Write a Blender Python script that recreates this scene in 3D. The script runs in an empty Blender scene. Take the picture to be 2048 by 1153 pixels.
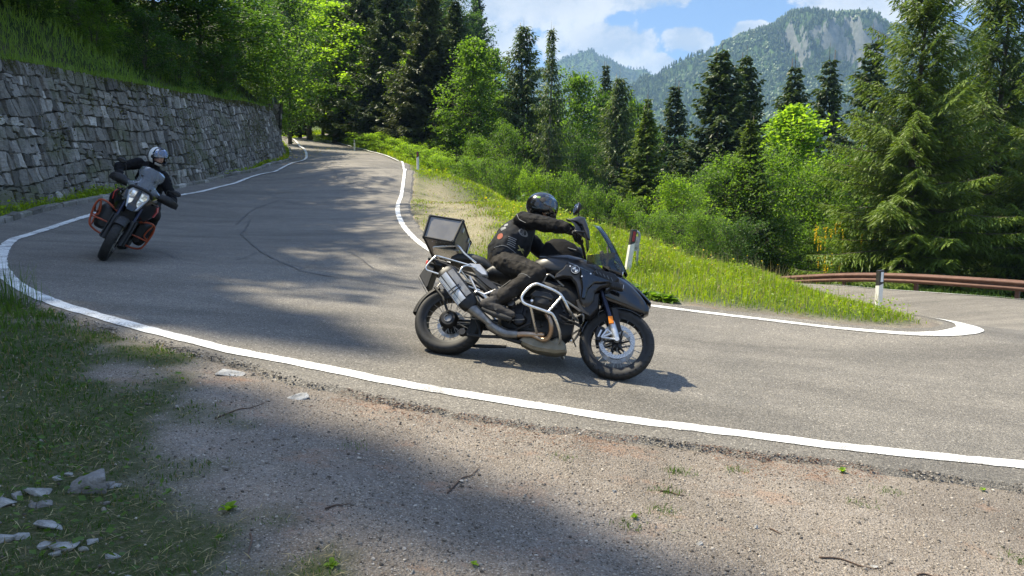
import bpy, math, random
import numpy as np
from mathutils import Vector, Matrix, geometry
R = math.radians
scene = bpy.context.scene
col = scene.collection

# ---------------------------------------------------------------- camera
CAMH = 1.5
PITCH = math.atan(176.5/1450)
cam_d = bpy.data.cameras.new("camera")
cam = bpy.data.objects.new("camera", cam_d); col.objects.link(cam)
cam.location = (0, 0, CAMH); cam.rotation_euler = (R(90)-PITCH, 0, 0)
cam_d.sensor_width = 36; cam_d.lens = 1450/2048*36
cam_d.clip_start = .05; cam_d.clip_end = 12000
scene.camera = cam

# ---------------------------------------------------------------- light
SUN_EL, SUN_AZ = R(59), math.atan2(.46, -.888)     # azimuth of the direction TOWARDS the sun, from +X
sd = Vector((math.cos(SUN_AZ)*math.cos(SUN_EL), math.sin(SUN_AZ)*math.cos(SUN_EL), math.sin(SUN_EL)))
sun_d = bpy.data.lights.new("sun", 'SUN'); sun_d.energy = 4.8; sun_d.angle = R(.8); sun_d.color = (1, .90, .70)
sun = bpy.data.objects.new("sun", sun_d); col.objects.link(sun); sun.location = (-30, 30, 60)
sun.rotation_euler = sd.to_track_quat('Z', 'Y').to_euler()
world = bpy.data.worlds.new("World"); scene.world = world; world.use_nodes = True
vs = scene.view_settings
vs.view_transform = 'Standard'; vs.look = 'None'; vs.gamma = 1; vs.use_curve_mapping = False; vs.exposure = 1.24
scene.cycles.volume_bounces = 0
HAZE = .00018
scene.cycles.transparent_max_bounces = 12

def NT(nt):
    nt.nodes.clear()
    def N(t, **k):
        n = nt.nodes.new(t)
        for a, b in k.items():
            if a == 'inp':
                for i, v in b.items():
                    if isinstance(v, bpy.types.NodeSocket): nt.links.new(v, n.inputs[i])
                    else: n.inputs[i].default_value = v
            else: setattr(n, a, b)
        return n
    def ramp(fac, stops, interp='LINEAR'):
        n = nt.nodes.new('ShaderNodeValToRGB'); n.color_ramp.interpolation = interp
        e = n.color_ramp.elements
        while len(e) < len(stops): e.new(.5)
        for i, (p, c) in enumerate(stops):
            e[i].position = p
            e[i].color = (c, c, c, 1) if isinstance(c, (int, float)) else (*c, 1)
        nt.links.new(fac, n.inputs[0]); return n.outputs[0]
    def math_(op, a, b=0, c=None, clamp=False):
        n = nt.nodes.new('ShaderNodeMath'); n.operation = op; n.use_clamp = clamp
        for i, v in enumerate((a, b, c)):
            if v is None: continue
            if isinstance(v, bpy.types.NodeSocket): nt.links.new(v, n.inputs[i])
            else: n.inputs[i].default_value = v
        return n.outputs[0]
    def mixc(f, a, b, mode='MIX'):
        n = nt.nodes.new('ShaderNodeMix'); n.data_type = 'RGBA'; n.blend_type = mode
        for i, v in ((0, f), (6, a), (7, b)):
            if isinstance(v, bpy.types.NodeSocket): nt.links.new(v, n.inputs[i])
            elif i == 0: n.inputs[0].default_value = v
            else: n.inputs[i].default_value = (*v, 1) if len(v) == 3 else v
        return n.outputs[2]
    def noise(vec, scale, detail=4, rough=.55, dist=0):
        n = nt.nodes.new('ShaderNodeTexNoise'); nt.links.new(vec, n.inputs['Vector'])
        n.inputs['Scale'].default_value = scale; n.inputs['Detail'].default_value = detail
        n.inputs['Roughness'].default_value = rough; n.inputs['Distortion'].default_value = dist
        return n.outputs['Fac']
    def vor(vec, scale, feature='F1', out='Distance', rnd=1):
        n = nt.nodes.new('ShaderNodeTexVoronoi'); nt.links.new(vec, n.inputs['Vector']); n.feature = feature
        n.inputs['Scale'].default_value = scale; n.inputs['Randomness'].default_value = rnd
        return n.outputs[out]
    def mapping(vec, scale=(1, 1, 1), rot=(0, 0, 0), loc=(0, 0, 0)):
        n = nt.nodes.new('ShaderNodeMapping'); nt.links.new(vec, n.inputs[0])
        n.inputs['Scale'].default_value = scale; n.inputs['Rotation'].default_value = rot; n.inputs['Location'].default_value = loc
        return n.outputs[0]
    def bump(h, dist, strength=1):
        n = nt.nodes.new('ShaderNodeBump'); nt.links.new(h, n.inputs['Height'])
        n.inputs['Distance'].default_value = dist; n.inputs['Strength'].default_value = strength
        return n.outputs[0]
    return N, ramp, math_, mixc, noise, vor, mapping, bump

# sky: Nishita plus cumulus clouds high above everything
nt = world.node_tree
N, ramp, math_, mixc, noise, vor, mapping, bump = NT(nt)
sky = N('ShaderNodeTexSky', sky_type='NISHITA', sun_disc=False, sun_elevation=SUN_EL, sun_rotation=R(90)-SUN_AZ,
        altitude=900, air_density=1.0, dust_density=1.2, ozone_density=1.0)
tc = N('ShaderNodeTexCoord')
dirv = tc.outputs['Generated']
sep = N('ShaderNodeSeparateXYZ', inp={0: dirv})
yy_ = math_('MAXIMUM', sep.outputs[1], .02)
wob = noise(mapping(dirv, (1, 1, 1.3), (0, 0, 0), (1.7, 2.0, .6)), 11.0, 9, .62, .15); wob2 = noise(mapping(dirv, (1, 1, 1.3), (0, 0, 0), (4.1, .7, .2)), 4.5, 4, .5, 0)
cu = math_('DIVIDE', sep.outputs[0], yy_); cv = math_('DIVIDE', sep.outputs[2], yy_)
dens = None      # individual cumulus clouds, by their direction on the sky dome (tangents of azimuth and height)
for (u0, v0, su, sv) in ((.125, .208, .075, .030), (.02, .262, .14, .034), (.195, .178, .035, .017), (.235, .212, .038, .022), (.315, .222, .030, .016), (.46, .262, .085, .026), (.17, .275, .10, .028), (-.03, .215, .045, .030), (.60, .30, .10, .04), (-.30, .36, .25, .06), (.32, .285, .05, .014)):
    dx = math_('MULTIPLY', math_('SUBTRACT', cu, u0), 1/su); dz = math_('MULTIPLY', math_('SUBTRACT', cv, v0), 1/sv)
    dd = math_('SUBTRACT', 1.0, math_('SQRT', math_('ADD', math_('MULTIPLY', dx, dx), math_('MULTIPLY', dz, dz)))); dens = dd if dens is None else math_('MAXIMUM', dens, dd)
back = math_('MULTIPLY', math_('SUBTRACT', noise(dirv, 2.6, 8, .58, .1), .52), 6)       # the rest of the dome: broken cloud
front = ramp(sep.outputs[1], [(.25, 0), (.45, 1)]); hi = ramp(sep.outputs[2], [(.36, 1), (.5, 0)])
fm = math_('MULTIPLY', front, hi)
dens = math_('ADD', math_('MULTIPLY', math_('MAXIMUM', dens, -1.2), fm), math_('MULTIPLY', back, math_('SUBTRACT', 1, fm)))
dens = math_('ADD', dens, math_('ADD', math_('MULTIPLY', math_('SUBTRACT', wob, .5), 2.6), math_('MULTIPLY', math_('SUBTRACT', wob2, .46), 1.6)))
cov = ramp(dens, [(.0, 0), (.16, .85), (.5, 1)])
lit = mixc(ramp(math_('ADD', wob, math_('MULTIPLY', math_('SUBTRACT', wob2, .5), .6)), [(.42, 0), (.58, 1)]), (.64, .73, .87), (1.28, 1.25, 1.20))
lit = mixc(ramp(dens, [(.1, 0), (.9, .55)]), lit, (.72, .80, .92))
hor = ramp(sep.outputs[2], [(-.02, 1), (.14, .38)])
bgc = mixc(math_('MULTIPLY', hor, .10), sky.outputs[0], (5.2, 7.4, 10.5))
bg1 = N('ShaderNodeBackground', inp={0: mixc(1, bgc, (.80, .93, 1.10), 'MULTIPLY'), 1: ramp(sep.outputs[2], [(.0, .056), (.3, .066), (.55, .16)])})
bg2 = N('ShaderNodeBackground', inp={0: lit, 1: .37})
mx = N('ShaderNodeMixShader', inp={0: math_('MULTIPLY', cov, .93), 1: bg1.outputs[0], 2: bg2.outputs[0]})
N('ShaderNodeOutputWorld', inp={0: mx.outputs[0]})

# ---------------------------------------------------------------- materials
MATS = {}
def new_mat(name):
    m = bpy.data.materials.new(name); m.use_nodes = True; MATS[name] = m
    return m, m.node_tree
def pmat(name, c1, c2=None, rough=.5, metal=0, nscale=6, bumpd=0, bscale=60, coat=0, emit=0, alpha=1, trans=0, spec=.5, rough2=None, stops=(.35, .65)):
    m, nt = new_mat(name); N, ramp, math_, mixc, noise, vor, mapping, bump = NT(nt)
    tc = N('ShaderNodeTexCoord').outputs['Object']
    b = N('ShaderNodeBsdfPrincipled', inp={'Roughness': rough, 'Metallic': metal, 'Coat Weight': coat, 'Specular IOR Level': spec, 'Transmission Weight': trans, 'Alpha': alpha})
    if c2 is None: c2 = tuple(min(1, v*1.25+.004) for v in c1)
    nn = noise(tc, nscale, 6, .6)
    nt.links.new(ramp(nn, [(stops[0], c1), (stops[1], c2)]), b.inputs['Base Color'])
    if rough2 is not None: nt.links.new(ramp(noise(tc, nscale*2.3, 4), [(.3, rough), (.7, rough2)]), b.inputs['Roughness'])
    if bumpd: nt.links.new(bump(noise(tc, bscale, 4), bumpd), b.inputs['Normal'])
    if emit:
        b.inputs['Emission Color'].default_value = (*c1, 1); b.inputs['Emission Strength'].default_value = emit
    N('ShaderNodeOutputMaterial', inp={0: b.outputs[0]})
    return m
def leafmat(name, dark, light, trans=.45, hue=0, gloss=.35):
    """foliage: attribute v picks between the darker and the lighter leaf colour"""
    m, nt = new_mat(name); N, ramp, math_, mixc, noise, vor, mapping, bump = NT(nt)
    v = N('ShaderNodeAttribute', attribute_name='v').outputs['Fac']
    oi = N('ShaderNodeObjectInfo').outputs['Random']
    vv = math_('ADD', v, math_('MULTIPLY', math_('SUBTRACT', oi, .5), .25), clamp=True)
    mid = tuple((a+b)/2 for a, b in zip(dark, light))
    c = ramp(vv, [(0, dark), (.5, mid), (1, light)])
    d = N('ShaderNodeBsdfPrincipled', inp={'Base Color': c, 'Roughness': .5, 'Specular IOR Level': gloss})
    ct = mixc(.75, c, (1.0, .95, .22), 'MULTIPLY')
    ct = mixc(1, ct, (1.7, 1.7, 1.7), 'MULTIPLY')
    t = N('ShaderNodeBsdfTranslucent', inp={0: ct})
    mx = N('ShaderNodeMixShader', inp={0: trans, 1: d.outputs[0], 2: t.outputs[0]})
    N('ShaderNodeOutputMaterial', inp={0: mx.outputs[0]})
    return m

# ---------------------------------------------------------------- mesh building
class MB:
    def __init__(s): s.v = []; s.f = []; s.m = []; s.a = []; s.n = 0
    def add(s, V, F, mi=0, a=0.):
        """V (n,3); F = list of faces or int array (m,k); a = value(s) of attribute v per vertex"""
        V = np.asarray(V, float); s.v.append(V)
        if isinstance(F, np.ndarray): F = F+s.n; s.f.append(F); s.m.append(np.full(len(F), mi))
        else:
            for k in sorted(set(len(q) for q in F)):
                A = np.array([q for q in F if len(q) == k])+s.n; s.f.append(A); s.m.append(np.full(len(A), mi))
        s.a.append(np.broadcast_to(np.asarray(a, float), (len(V),)))
        s.n += len(V); return s
    def mesh(s, name, mats, smooth=False, attr=False):
        me = bpy.data.meshes.new(name)
        V = np.concatenate(s.v); nv = len(V)
        me.vertices.add(nv); me.vertices.foreach_set('co', V.astype(np.float32).ravel())
        loops = np.concatenate([f.ravel() for f in s.f]); cnt = np.concatenate([np.full(len(f), f.shape[1]) for f in s.f])
        me.loops.add(len(loops)); me.loops.foreach_set('vertex_index', loops.astype(np.int32))
        me.polygons.add(len(cnt)); me.polygons.foreach_set('loop_start', np.r_[0, np.cumsum(cnt)[:-1]].astype(np.int32))
        me.polygons.foreach_set('material_index', np.concatenate(s.m).astype(np.int32))
        me.polygons.foreach_set('use_smooth', np.full(len(cnt), bool(smooth)))
        me.update(calc_edges=True); me.validate()
        if attr:
            at = me.attributes.new('v', 'FLOAT', 'POINT'); at.data.foreach_set('value', np.concatenate(s.a).astype(np.float32))
        for m in (mats if isinstance(mats, (list, tuple)) else [mats]): me.materials.append(MATS[m] if isinstance(m, str) else m)
        return me
def tag(o, label=None, cat=None, group=None, kind=None):
    if label: o['label'] = label
    if cat: o['category'] = cat
    if group: o['group'] = group
    if kind: o['kind'] = kind
    return o
def obj(name, me, parent=None, loc=None, label=None, cat=None, group=None, kind=None):
    o = bpy.data.objects.new(name, me); col.objects.link(o)
    if parent: o.parent = parent
    if loc is not None: o.location = loc
    return tag(o, label, cat, group, kind)
def empty(name, loc=(0, 0, 0), rz=0, label=None, cat=None, group=None):
    o = obj(name, None, None, loc, label, cat, group); o.rotation_euler.z = rz; o.empty_display_size = .2
    return o
def copy_tree(o, parent=None):
    c = o.copy(); col.objects.link(c); c.parent = parent
    for ch in o.children: copy_tree(ch, c)
    return c

def smooth_path(pts, n=8):
    P = np.array(pts, float)
    if len(P) < 3: return P
    Q = np.vstack([2*P[0]-P[1], P, 2*P[-1]-P[-2]]); out = []
    for i in range(1, len(Q)-2):
        for t in np.linspace(0, 1, n, endpoint=False):
            a, b, c, d = Q[i-1:i+3]
            out.append(.5*((2*b)+(-a+c)*t+(2*a-5*b+4*c-d)*t*t+(-a+3*b-3*c+d)*t**3))
    out.append(P[-1]); return np.array(out)
def tube(mb, pts, r, n=8, mi=0, a=0., cap=True, smooth=0):
    P = np.array(pts, float)
    rr = np.broadcast_to(np.asarray(r, float), (len(P),)).copy()
    if smooth:
        t0 = np.linspace(0, 1, len(P)); P = smooth_path(P, smooth); rr = np.interp(np.linspace(0, 1, len(P)), t0, rr)
    T = np.gradient(P, axis=0); T /= np.linalg.norm(T, axis=1)[:, None]+1e-9
    up = np.array([0, 0, 1.]) if abs(T[0][2]) < .9 else np.array([1., 0, 0])
    u = np.cross(T[0], up); u /= np.linalg.norm(u)
    th = np.linspace(0, 2*np.pi, n, endpoint=False); V = []
    for i in range(len(P)):
        u = u-T[i]*np.dot(u, T[i]); u /= np.linalg.norm(u)+1e-9; w = np.cross(T[i], u)
        V.append(P[i]+rr[i]*(np.cos(th)[:, None]*u+np.sin(th)[:, None]*w))
    V = np.concatenate(V); k = len(P); F = []
    i, j = np.meshgrid(np.arange(k-1), np.arange(n), indexing='ij'); i = i.ravel(); j = j.ravel(); j2 = (j+1) % n
    mb.add(V, np.stack([i*n+j, i*n+j2, (i+1)*n+j2, (i+1)*n+j], 1), mi, a)
    if cap:
        s = mb.n-len(V)
        mb.f.append(np.array([list(range(s+n-1, s-1, -1))])); mb.m.append(np.array([mi]))
        mb.f.append(np.array([list(range(s+(k-1)*n, s+k*n))])); mb.m.append(np.array([mi]))
    return mb
def box(mb, c, s, rot=None, mi=0, taper=1., a=0.):
    h = np.array(s)/2
    V = np.array([[x*h[0], y*h[1], z*h[2]] for z in (-1, 1) for y in (-1, 1) for x in (-1, 1)], float)
    V[4:, :2] *= taper
    if rot is not None: V = V@np.array(rot).T
    mb.add(V+np.array(c), np.array([[0, 2, 3, 1], [4, 5, 7, 6], [0, 1, 5, 4], [2, 6, 7, 3], [0, 4, 6, 2], [1, 3, 7, 5]]), mi, a)
    return mb
def rotm(axis, ang): return np.array(Matrix.Rotation(ang, 3, axis))
def poly_prism(mb, pts, axis, a0, a1, mi=0, inset=0., scale1=1.):
    """pts 2-D outline extruded along axis ('x' gives y,z points; 'y' gives x,z; 'z' gives x,y), optional rounded rim"""
    P = np.array(pts, float)
    A = .5*np.sum(P[:, 0]*np.roll(P[:, 1], -1)-np.roll(P[:, 0], -1)*P[:, 1])
    if A < 0: P = P[::-1]
    c = P.mean(0)
    def put(Q, t):
        t = np.full(len(Q), t)
        return {'y': np.c_[Q[:, 0], t, Q[:, 1]], 'x': np.c_[t, Q[:, 0], Q[:, 1]], 'z': np.c_[Q[:, 0], Q[:, 1], t]}[axis]
    def ins(Q, d):
        e0 = Q-np.roll(Q, 1, 0); e1 = np.roll(Q, -1, 0)-Q
        e0 /= np.linalg.norm(e0, axis=1)[:, None]+1e-9; e1 /= np.linalg.norm(e1, axis=1)[:, None]+1e-9
        nn = np.c_[-e0[:, 1]-e1[:, 1], e0[:, 0]+e1[:, 0]]; l = np.linalg.norm(nn, axis=1)[:, None]+1e-6
        return Q+nn/l*d
    sg = 1 if a1 > a0 else -1
    if inset:
        b = min(inset, abs(a1-a0)/2*.98)
        rings = [put(ins(P, b), a0), put(P, a0+sg*b), put(c+(P-c)*scale1, a1-sg*b), put(ins(c+(P-c)*scale1, b), a1)]
    else: rings = [put(P, a0), put(c+(P-c)*scale1, a1)]
    n = len(P); V = np.concatenate(rings); F = []
    for k in range(len(rings)-1):
        for i in range(n):
            j = (i+1) % n; F.append([k*n+i, k*n+j, (k+1)*n+j, (k+1)*n+i])
    mb.add(V, np.array(F), mi)
    s = mb.n-len(V); tri = geometry.tessellate_polygon([[Vector((*p, 0)) for p in P]])
    T = np.array([list(t) for t in tri])
    mb.f += [T+s, T[:, ::-1]+s+(len(rings)-1)*n]; mb.m += [np.full(len(T), mi)]*2
    return mb
def lathe(mb, prof, c, axis='y', n=32, mi=0, closed=False):
    """prof: (radius, offset along axis)"""
    P = np.array(prof, float); th = np.linspace(0, 2*np.pi, n, endpoint=False)
    k = len(P); r = P[:, 0][:, None]; t = np.repeat(P[:, 1], n)
    A = (r*np.cos(th)).ravel(); B = (r*np.sin(th)).ravel()
    V = {'y': np.c_[A, t, B], 'x': np.c_[t, A, B], 'z': np.c_[A, B, t]}[axis]+np.array(c)
    kk = k if closed else k-1
    i, j = np.meshgrid(np.arange(kk), np.arange(n), indexing='ij'); i = i.ravel(); j = j.ravel(); j2 = (j+1) % n; i2 = (i+1) % k
    mb.add(V, np.stack([i*n+j, i*n+j2, i2*n+j2, i2*n+j], 1), mi)
    return mb
def loft(mb, secs, n=20, mi=0, axis='x', cap=True):
    """secs: (pos, centre_a, centre_b, half_a, half_b, exponent) superellipse rings along an axis (x -> a=y, b=z)"""
    th = np.linspace(0, 2*np.pi, n, endpoint=False); V = []
    for s in secs:
        p, ca, cb, ha, hb, e = s[:6]
        c, q = np.cos(th), np.sin(th)
        A = ca+ha*np.sign(c)*np.abs(c)**(2/e); B = cb+hb*np.sign(q)*np.abs(q)**(2/e); t = np.full(n, p)
        V.append({'x': np.c_[t, A, B], 'y': np.c_[A, t, B], 'z': np.c_[A, B, t]}[axis])
    k = len(secs); V = np.concatenate(V)
    i, j = np.meshgrid(np.arange(k-1), np.arange(n), indexing='ij'); i = i.ravel(); j = j.ravel(); j2 = (j+1) % n
    mb.add(V, np.stack([i*n+j, i*n+j2, (i+1)*n+j2, (i+1)*n+j], 1), mi)
    if cap:
        s = mb.n-len(V); mb.f += [np.array([list(range(s+n-1, s-1, -1))]), np.array([list(range(s+(k-1)*n, s+k*n))])]; mb.m += [np.array([mi])]*2
    return mb
def xform(mb, M3, t=(0, 0, 0), start=0):
    for i in range(start, len(mb.v)): mb.v[i] = mb.v[i]@np.array(M3).T+np.array(t)
def finish(o, bevel=0, seg=2, subsurf=0, angle=35):
    if bevel:
        m = o.modifiers.new('bevel', 'BEVEL'); m.width = bevel; m.segments = seg; m.limit_method = 'ANGLE'; m.angle_limit = R(angle); m.harden_normals = False
    if subsurf:
        m = o.modifiers.new('sub', 'SUBSURF'); m.levels = subsurf; m.render_levels = subsurf
    return o
def auto_smooth(me, ang=35):
    """smooth faces, sharp edges above the angle"""
    import bmesh
    bm = bmesh.new(); bm.from_mesh(me); bmesh.ops.recalc_face_normals(bm, faces=bm.faces)
    for f in bm.faces: f.smooth = True
    for e in bm.edges: e.smooth = not (len(e.link_faces) == 2 and e.calc_face_angle(0) > R(ang))
    bm.to_mesh(me); bm.free(); return me
# ---------------------------------------------------------------- terrain: heights from surveyed points (x, y, z)
def pxd(px, py, d):      # a point seen at image position px, py at ground distance d (survey helper, gives real metres)
    a = (px-1024)/1450; b = (576.5-py)/1450; c, s = math.cos(PITCH), math.sin(PITCH)
    fy = c+b*s; fz = -s+b*c; t = d/fy
    return (a*t, d, CAMH+fz*t)
OUT = [(2048,931,5.0),(1700,896,4.95),(1500,871,5.0),(1235,838,5.05),(1000,801,5.15),(800,768,5.3),(700,748,5.45),(580,724,5.6),(440,696,5.75),(250,648,6.3),(100,603,7.0),(20,560,7.9),(0,520,9.3),(20,485,11.7),(60,470,13),
       (180,432,17),(270,410,19.5),(400,385,24),(470,368,28),(550,345,34),(600,325,41),(613,312,46),(600,295,56),(580,281,70),(575,276,80)]
INN = [(610,276,85),(635,280,78),(660,285,70),(700,294.5,60),(740,305,52),(760,309.5,48.5),(778,315.5,45.5),(800,325,42),(812,350,34),(803,390,25.5),(795,420,20.5),(808,455,16.5),(850,495,13.5),(950,545,11.8),(1100,580,10.9),
       (1300,612,10.2),(1500,637,9.8),(1700,660,9.4),(1860,670,9.2),(1938,660,9.5),(1920,648,10.1),(1850,635,11)]
LOW = [(2048,600,18.5),(1850,585,20.5),(1600,568,25)]
LOWIN = [(6.2,12.5,-.42),(5.6,15,-.68),(4.4,20,-1.15),(2.6,26,-1.75),(0.,36,-2.6)]
RIDGE = [(1700,607,11.2),(1540,560,14.5),(1400,528,14.5),(1300,492,17.5),(1150,448,23.5),(1000,398,32),(880,360,40)]
WALLB = [(0,416,16.3),(191,383,20.8),(381,370,26),(567,318,44.5)]
P = [pxd(*q) for q in OUT+INN+LOW+RIDGE+WALLB]+LOWIN+[
 (.848,6.034,-.021),(-.625,6.327,.137),(-5.672,9.998,.674),(-6.208,11.483,.74),
 (-6,3,.5),(-8,6,.75),(-10,9,.85),(-3,2.3,.2),(-12,0,.9),(0,-5,-.1),(0,3,0),(4,2,-.5),(8,0,-1),(-10,-10,.8),(10,-10,-1.3),(10,4,-.95),(12,8,-1.0),(15,12,-1.25),(10,12,-.72),(7.7,8,-.5),(22,12,-3),(5,3.5,-.6),(-30,0,2.),
 (16.5,20,-2.0),(15,25,-2.6),(22,26,-4.5),(13,31,-3.6),(32,32,-9),(40,60,-20),(20,50,-12),(8,40,-4.4),(4,36,-2.6),(7,34,-2.6),
 (5,31,-2.4),(4.5,24,-.9),(1.5,42,-3),(8,48,-7),(0,50,1),(-3,58,3.4),(3,66,-4),(-8,76,6.0),(0,90,-1),(15,80,-14),(30,110,-26),(60,90,-30),(60,20,-14),(-12,96,8.4),(-4,105,8.2),(6,120,5),
 (-30,95,9.3),(-36,80,8.8),(-32,60,8),(-16,30,3.2),(-14,16,1.5),(-13,8,1.1),(-20,45,5.2),(-24,70,8.0),(-60,60,10),(-60,140,14),(40,160,-30),(-40,-40,1),(40,-40,-6),(60,-10,-8)]
P = np.array(P)
def _K(a, b):
    r2 = ((a[:, None, :2]-b[None, :, :2])**2).sum(2); return .5*r2*np.log(r2+1e-9)
_n = len(P); _A = np.zeros((_n+3, _n+3)); _A[:_n, :_n] = _K(P, P)+np.eye(_n)*.12
_A[:_n, _n:] = np.c_[np.ones(_n), P[:, :2]]; _A[_n:, :_n] = _A[:_n, _n:].T
_W = np.linalg.solve(_A, np.r_[P[:, 2], 0, 0, 0])
def gz(x, y):
    x = np.asarray(x, float); y = np.asarray(y, float); sh = np.broadcast(x, y).shape
    q = np.c_[np.broadcast_to(x, sh).ravel(), np.broadcast_to(y, sh).ravel()]; out = np.empty(len(q))
    for i in range(0, len(q), 20000):
        s = q[i:i+20000]; z = _K(s, P)@_W[:_n]+_W[_n]+s@_W[_n+1:]
        d = np.hypot(s[:, 0]-5, s[:, 1]-45); w = np.clip((d-100)/110, 0, 1); w = w*w*(3-2*w)
        out[i:i+20000] = z*(1-w)+w*(-75-.01*d)
    return out.reshape(sh) if sh else float(out[0])
def hit(px, py, d0=2., d1=130.):
    ds = np.concatenate([np.arange(d0, 30, .05), np.arange(30, d1, .25)])
    q = np.array([pxd(px, py, d) for d in ds]); f = q[:, 2]-gz(q[:, 0], q[:, 1])
    k = np.where((f[:-1] > 0) & (f[1:] <= 0))[0]
    if not len(k): return None
    k = k[0]; t = f[k]/(f[k]-f[k+1]); p = q[k]*(1-t)+q[k+1]*t; return p
def resample(pl, step):
    pl = np.array(pl, float); d = np.r_[0, np.cumsum(np.linalg.norm(np.diff(pl[:, :2], axis=0), axis=1))]
    n = max(2, int(d[-1]/step)); t = np.linspace(0, d[-1], n+1)
    return np.stack([np.interp(t, d, pl[:, k]) for k in range(pl.shape[1])], 1)
def offs(pl, o):
    pl = np.array(pl, float)[:, :2]; T = np.gradient(pl, axis=0); T /= np.linalg.norm(T, axis=1)[:, None]+1e-9
    return pl+np.c_[-T[:, 1], T[:, 0]]*np.asarray(o).reshape(-1, 1)
def pip(x, y, poly):
    inside = np.zeros(x.shape, bool); px, py = poly[:, 0], poly[:, 1]; n = len(poly); j = n-1
    for i in range(n):
        c = ((py[i] > y) != (py[j] > y)) & (x < (px[j]-px[i])*(y-py[i])/(py[j]-py[i]+1e-12)+px[i]); inside ^= c; j = i
    return inside
def dist_poly(x, y, poly, closed=True):
    q = np.stack([x.ravel(), y.ravel()], 1); best = np.full(len(q), 1e9); n = len(poly)
    for i in range(n if closed else n-1):
        a = poly[i]; b = poly[(i+1) % n]; ab = b-a; t = np.clip(((q-a)@ab)/(ab@ab+1e-12), 0, 1)
        best = np.minimum(best, ((q-a-t[:, None]*ab)**2).sum(1))
    return np.sqrt(best).reshape(x.shape)
rng = np.random.default_rng(7)

out_line = resample(smooth_path([pxd(*q)[:2] for q in OUT], 8), .25)
inn_line = resample(smooth_path([pxd(*q)[:2] for q in INN]+[q[:2] for q in LOWIN], 8), .25)
low_line = resample(smooth_path([(16.2,10.5),(14.8,15)]+[pxd(*q)[:2] for q in LOW]+[(7.2,31.5),(4.6,37.5)], 8), .25)
near_ext = resample(smooth_path([tuple(out_line[0]), (7.6,4.9), (11.5,6.2), (14.6,8.4), (16.2,10.5)], 8), .25)
far_ext_o = np.array([(-25.6,82),(-27,88),(-27,96),(-23,101),(-16,102.5),(-4,103)])
far_ext_i = np.array([(-4,98.5),(-14,98),(-19.5,97),(-22.5,93.5),tuple(inn_line[0])])
# asphalt outline (broken edge on the lay-by side)
EDGE = [(2048,972),(1900,952),(1700,925),(1500,902),(1350,882),(1200,862),(1000,838),(850,812),(700,778),(600,760),(500,728),(430,712),(350,690),(250,665),(150,635),(80,610),(20,590)]
edge = np.array([hit(*q)[:2] for q in EDGE])
k0 = int(np.argmin(np.hypot(out_line[:, 0]+6.57, out_line[:, 1]-9.3)))
eo = offs(out_line, -.9)       # verge side of the left line, up to the kerb
if eo[len(eo)//2, 0] > out_line[len(eo)//2, 0]: eo = offs(out_line, .9)
left_edge = eo[k0+2:]
ne = near_ext+np.array([.1, -.45])
asph = np.concatenate([resample(ne[::-1], .4)[:-2], resample(smooth_path(edge, 6), .12), resample(left_edge, .4), far_ext_o, far_ext_i])
inn_off = offs(inn_line, .3)
tmp = np.mean(inn_off[60:100], 0); isl = np.array([2.5, 12.5])
s_in = -.3 if np.linalg.norm(offs(inn_line, .3)[150]-isl) < np.linalg.norm(offs(inn_line, -.3)[150]-isl) else .3
inner_edge = resample(offs(inn_line, s_in), .2)
low_edge = resample(offs(low_line, .0)+np.array([.45, .25]), .4)
asph = np.concatenate([asph, inner_edge, low_edge[::-1]])
# jitter
jn = (rng.normal(size=(len(asph), 2))*.018); asph = asph+jn
def dedup(p, eps=.05):
    o = [p[0]]
    for q in p[1:]:
        if np.hypot(*(q-o[-1])) > eps: o.append(q)
    return np.array(o)
asph = dedup(asph)

def cdt(poly, inner, h):
    n = len(poly); V = [Vector(p) for p in poly]+[Vector(p) for p in inner]
    r = geometry.delaunay_2d_cdt(V, [(i, (i+1) % n) for i in range(n)], [list(range(n))], 1, 1e-5)
    v = np.array([tuple(p) for p in r[0]]); return v, r[2]
pts = []
for (x0, x1, y0, y1, s) in ((-9,9,3.4,16,.3),(-14,18,3.4,40,.7),(-32,18,40,106,1.6)):
    X, Y = np.meshgrid(np.arange(x0, x1, s), np.arange(y0, y1, s)); X = X+rng.uniform(-.2, .2, X.shape)*s; Y = Y+rng.uniform(-.2, .2, Y.shape)*s
    if s == .7: k = ~((X > -9) & (X < 9) & (Y < 16)); X = X[k]; Y = Y[k]
    k = pip(X.ravel(), Y.ravel(), asph) & (dist_poly(X.ravel(), Y.ravel(), asph) > .12)
    pts.append(np.c_[X.ravel()[k], Y.ravel()[k]])
av, af = cdt(asph, np.concatenate(pts), 0)
az = gz(av[:, 0], av[:, 1])
mb = MB(); mb.add(np.c_[av, az], [list(f) for f in af])
# crumbling side of the slab, a real step down to the ground
n = len(asph); zt = gz(asph[:, 0], asph[:, 1]); ob = offs(np.vstack([asph, asph[:1]]), .09)[:n]; cin = pip(ob[:, 0], ob[:, 1], asph)
o2 = np.where(cin[:, None], offs(np.vstack([asph, asph[:1]]), -.09)[:n], ob)
mb.add(np.concatenate([np.c_[asph, zt], np.c_[o2, zt-.065]]), np.array([[i, (i+1) % n, n+(i+1) % n, n+i] for i in range(n)]))

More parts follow.
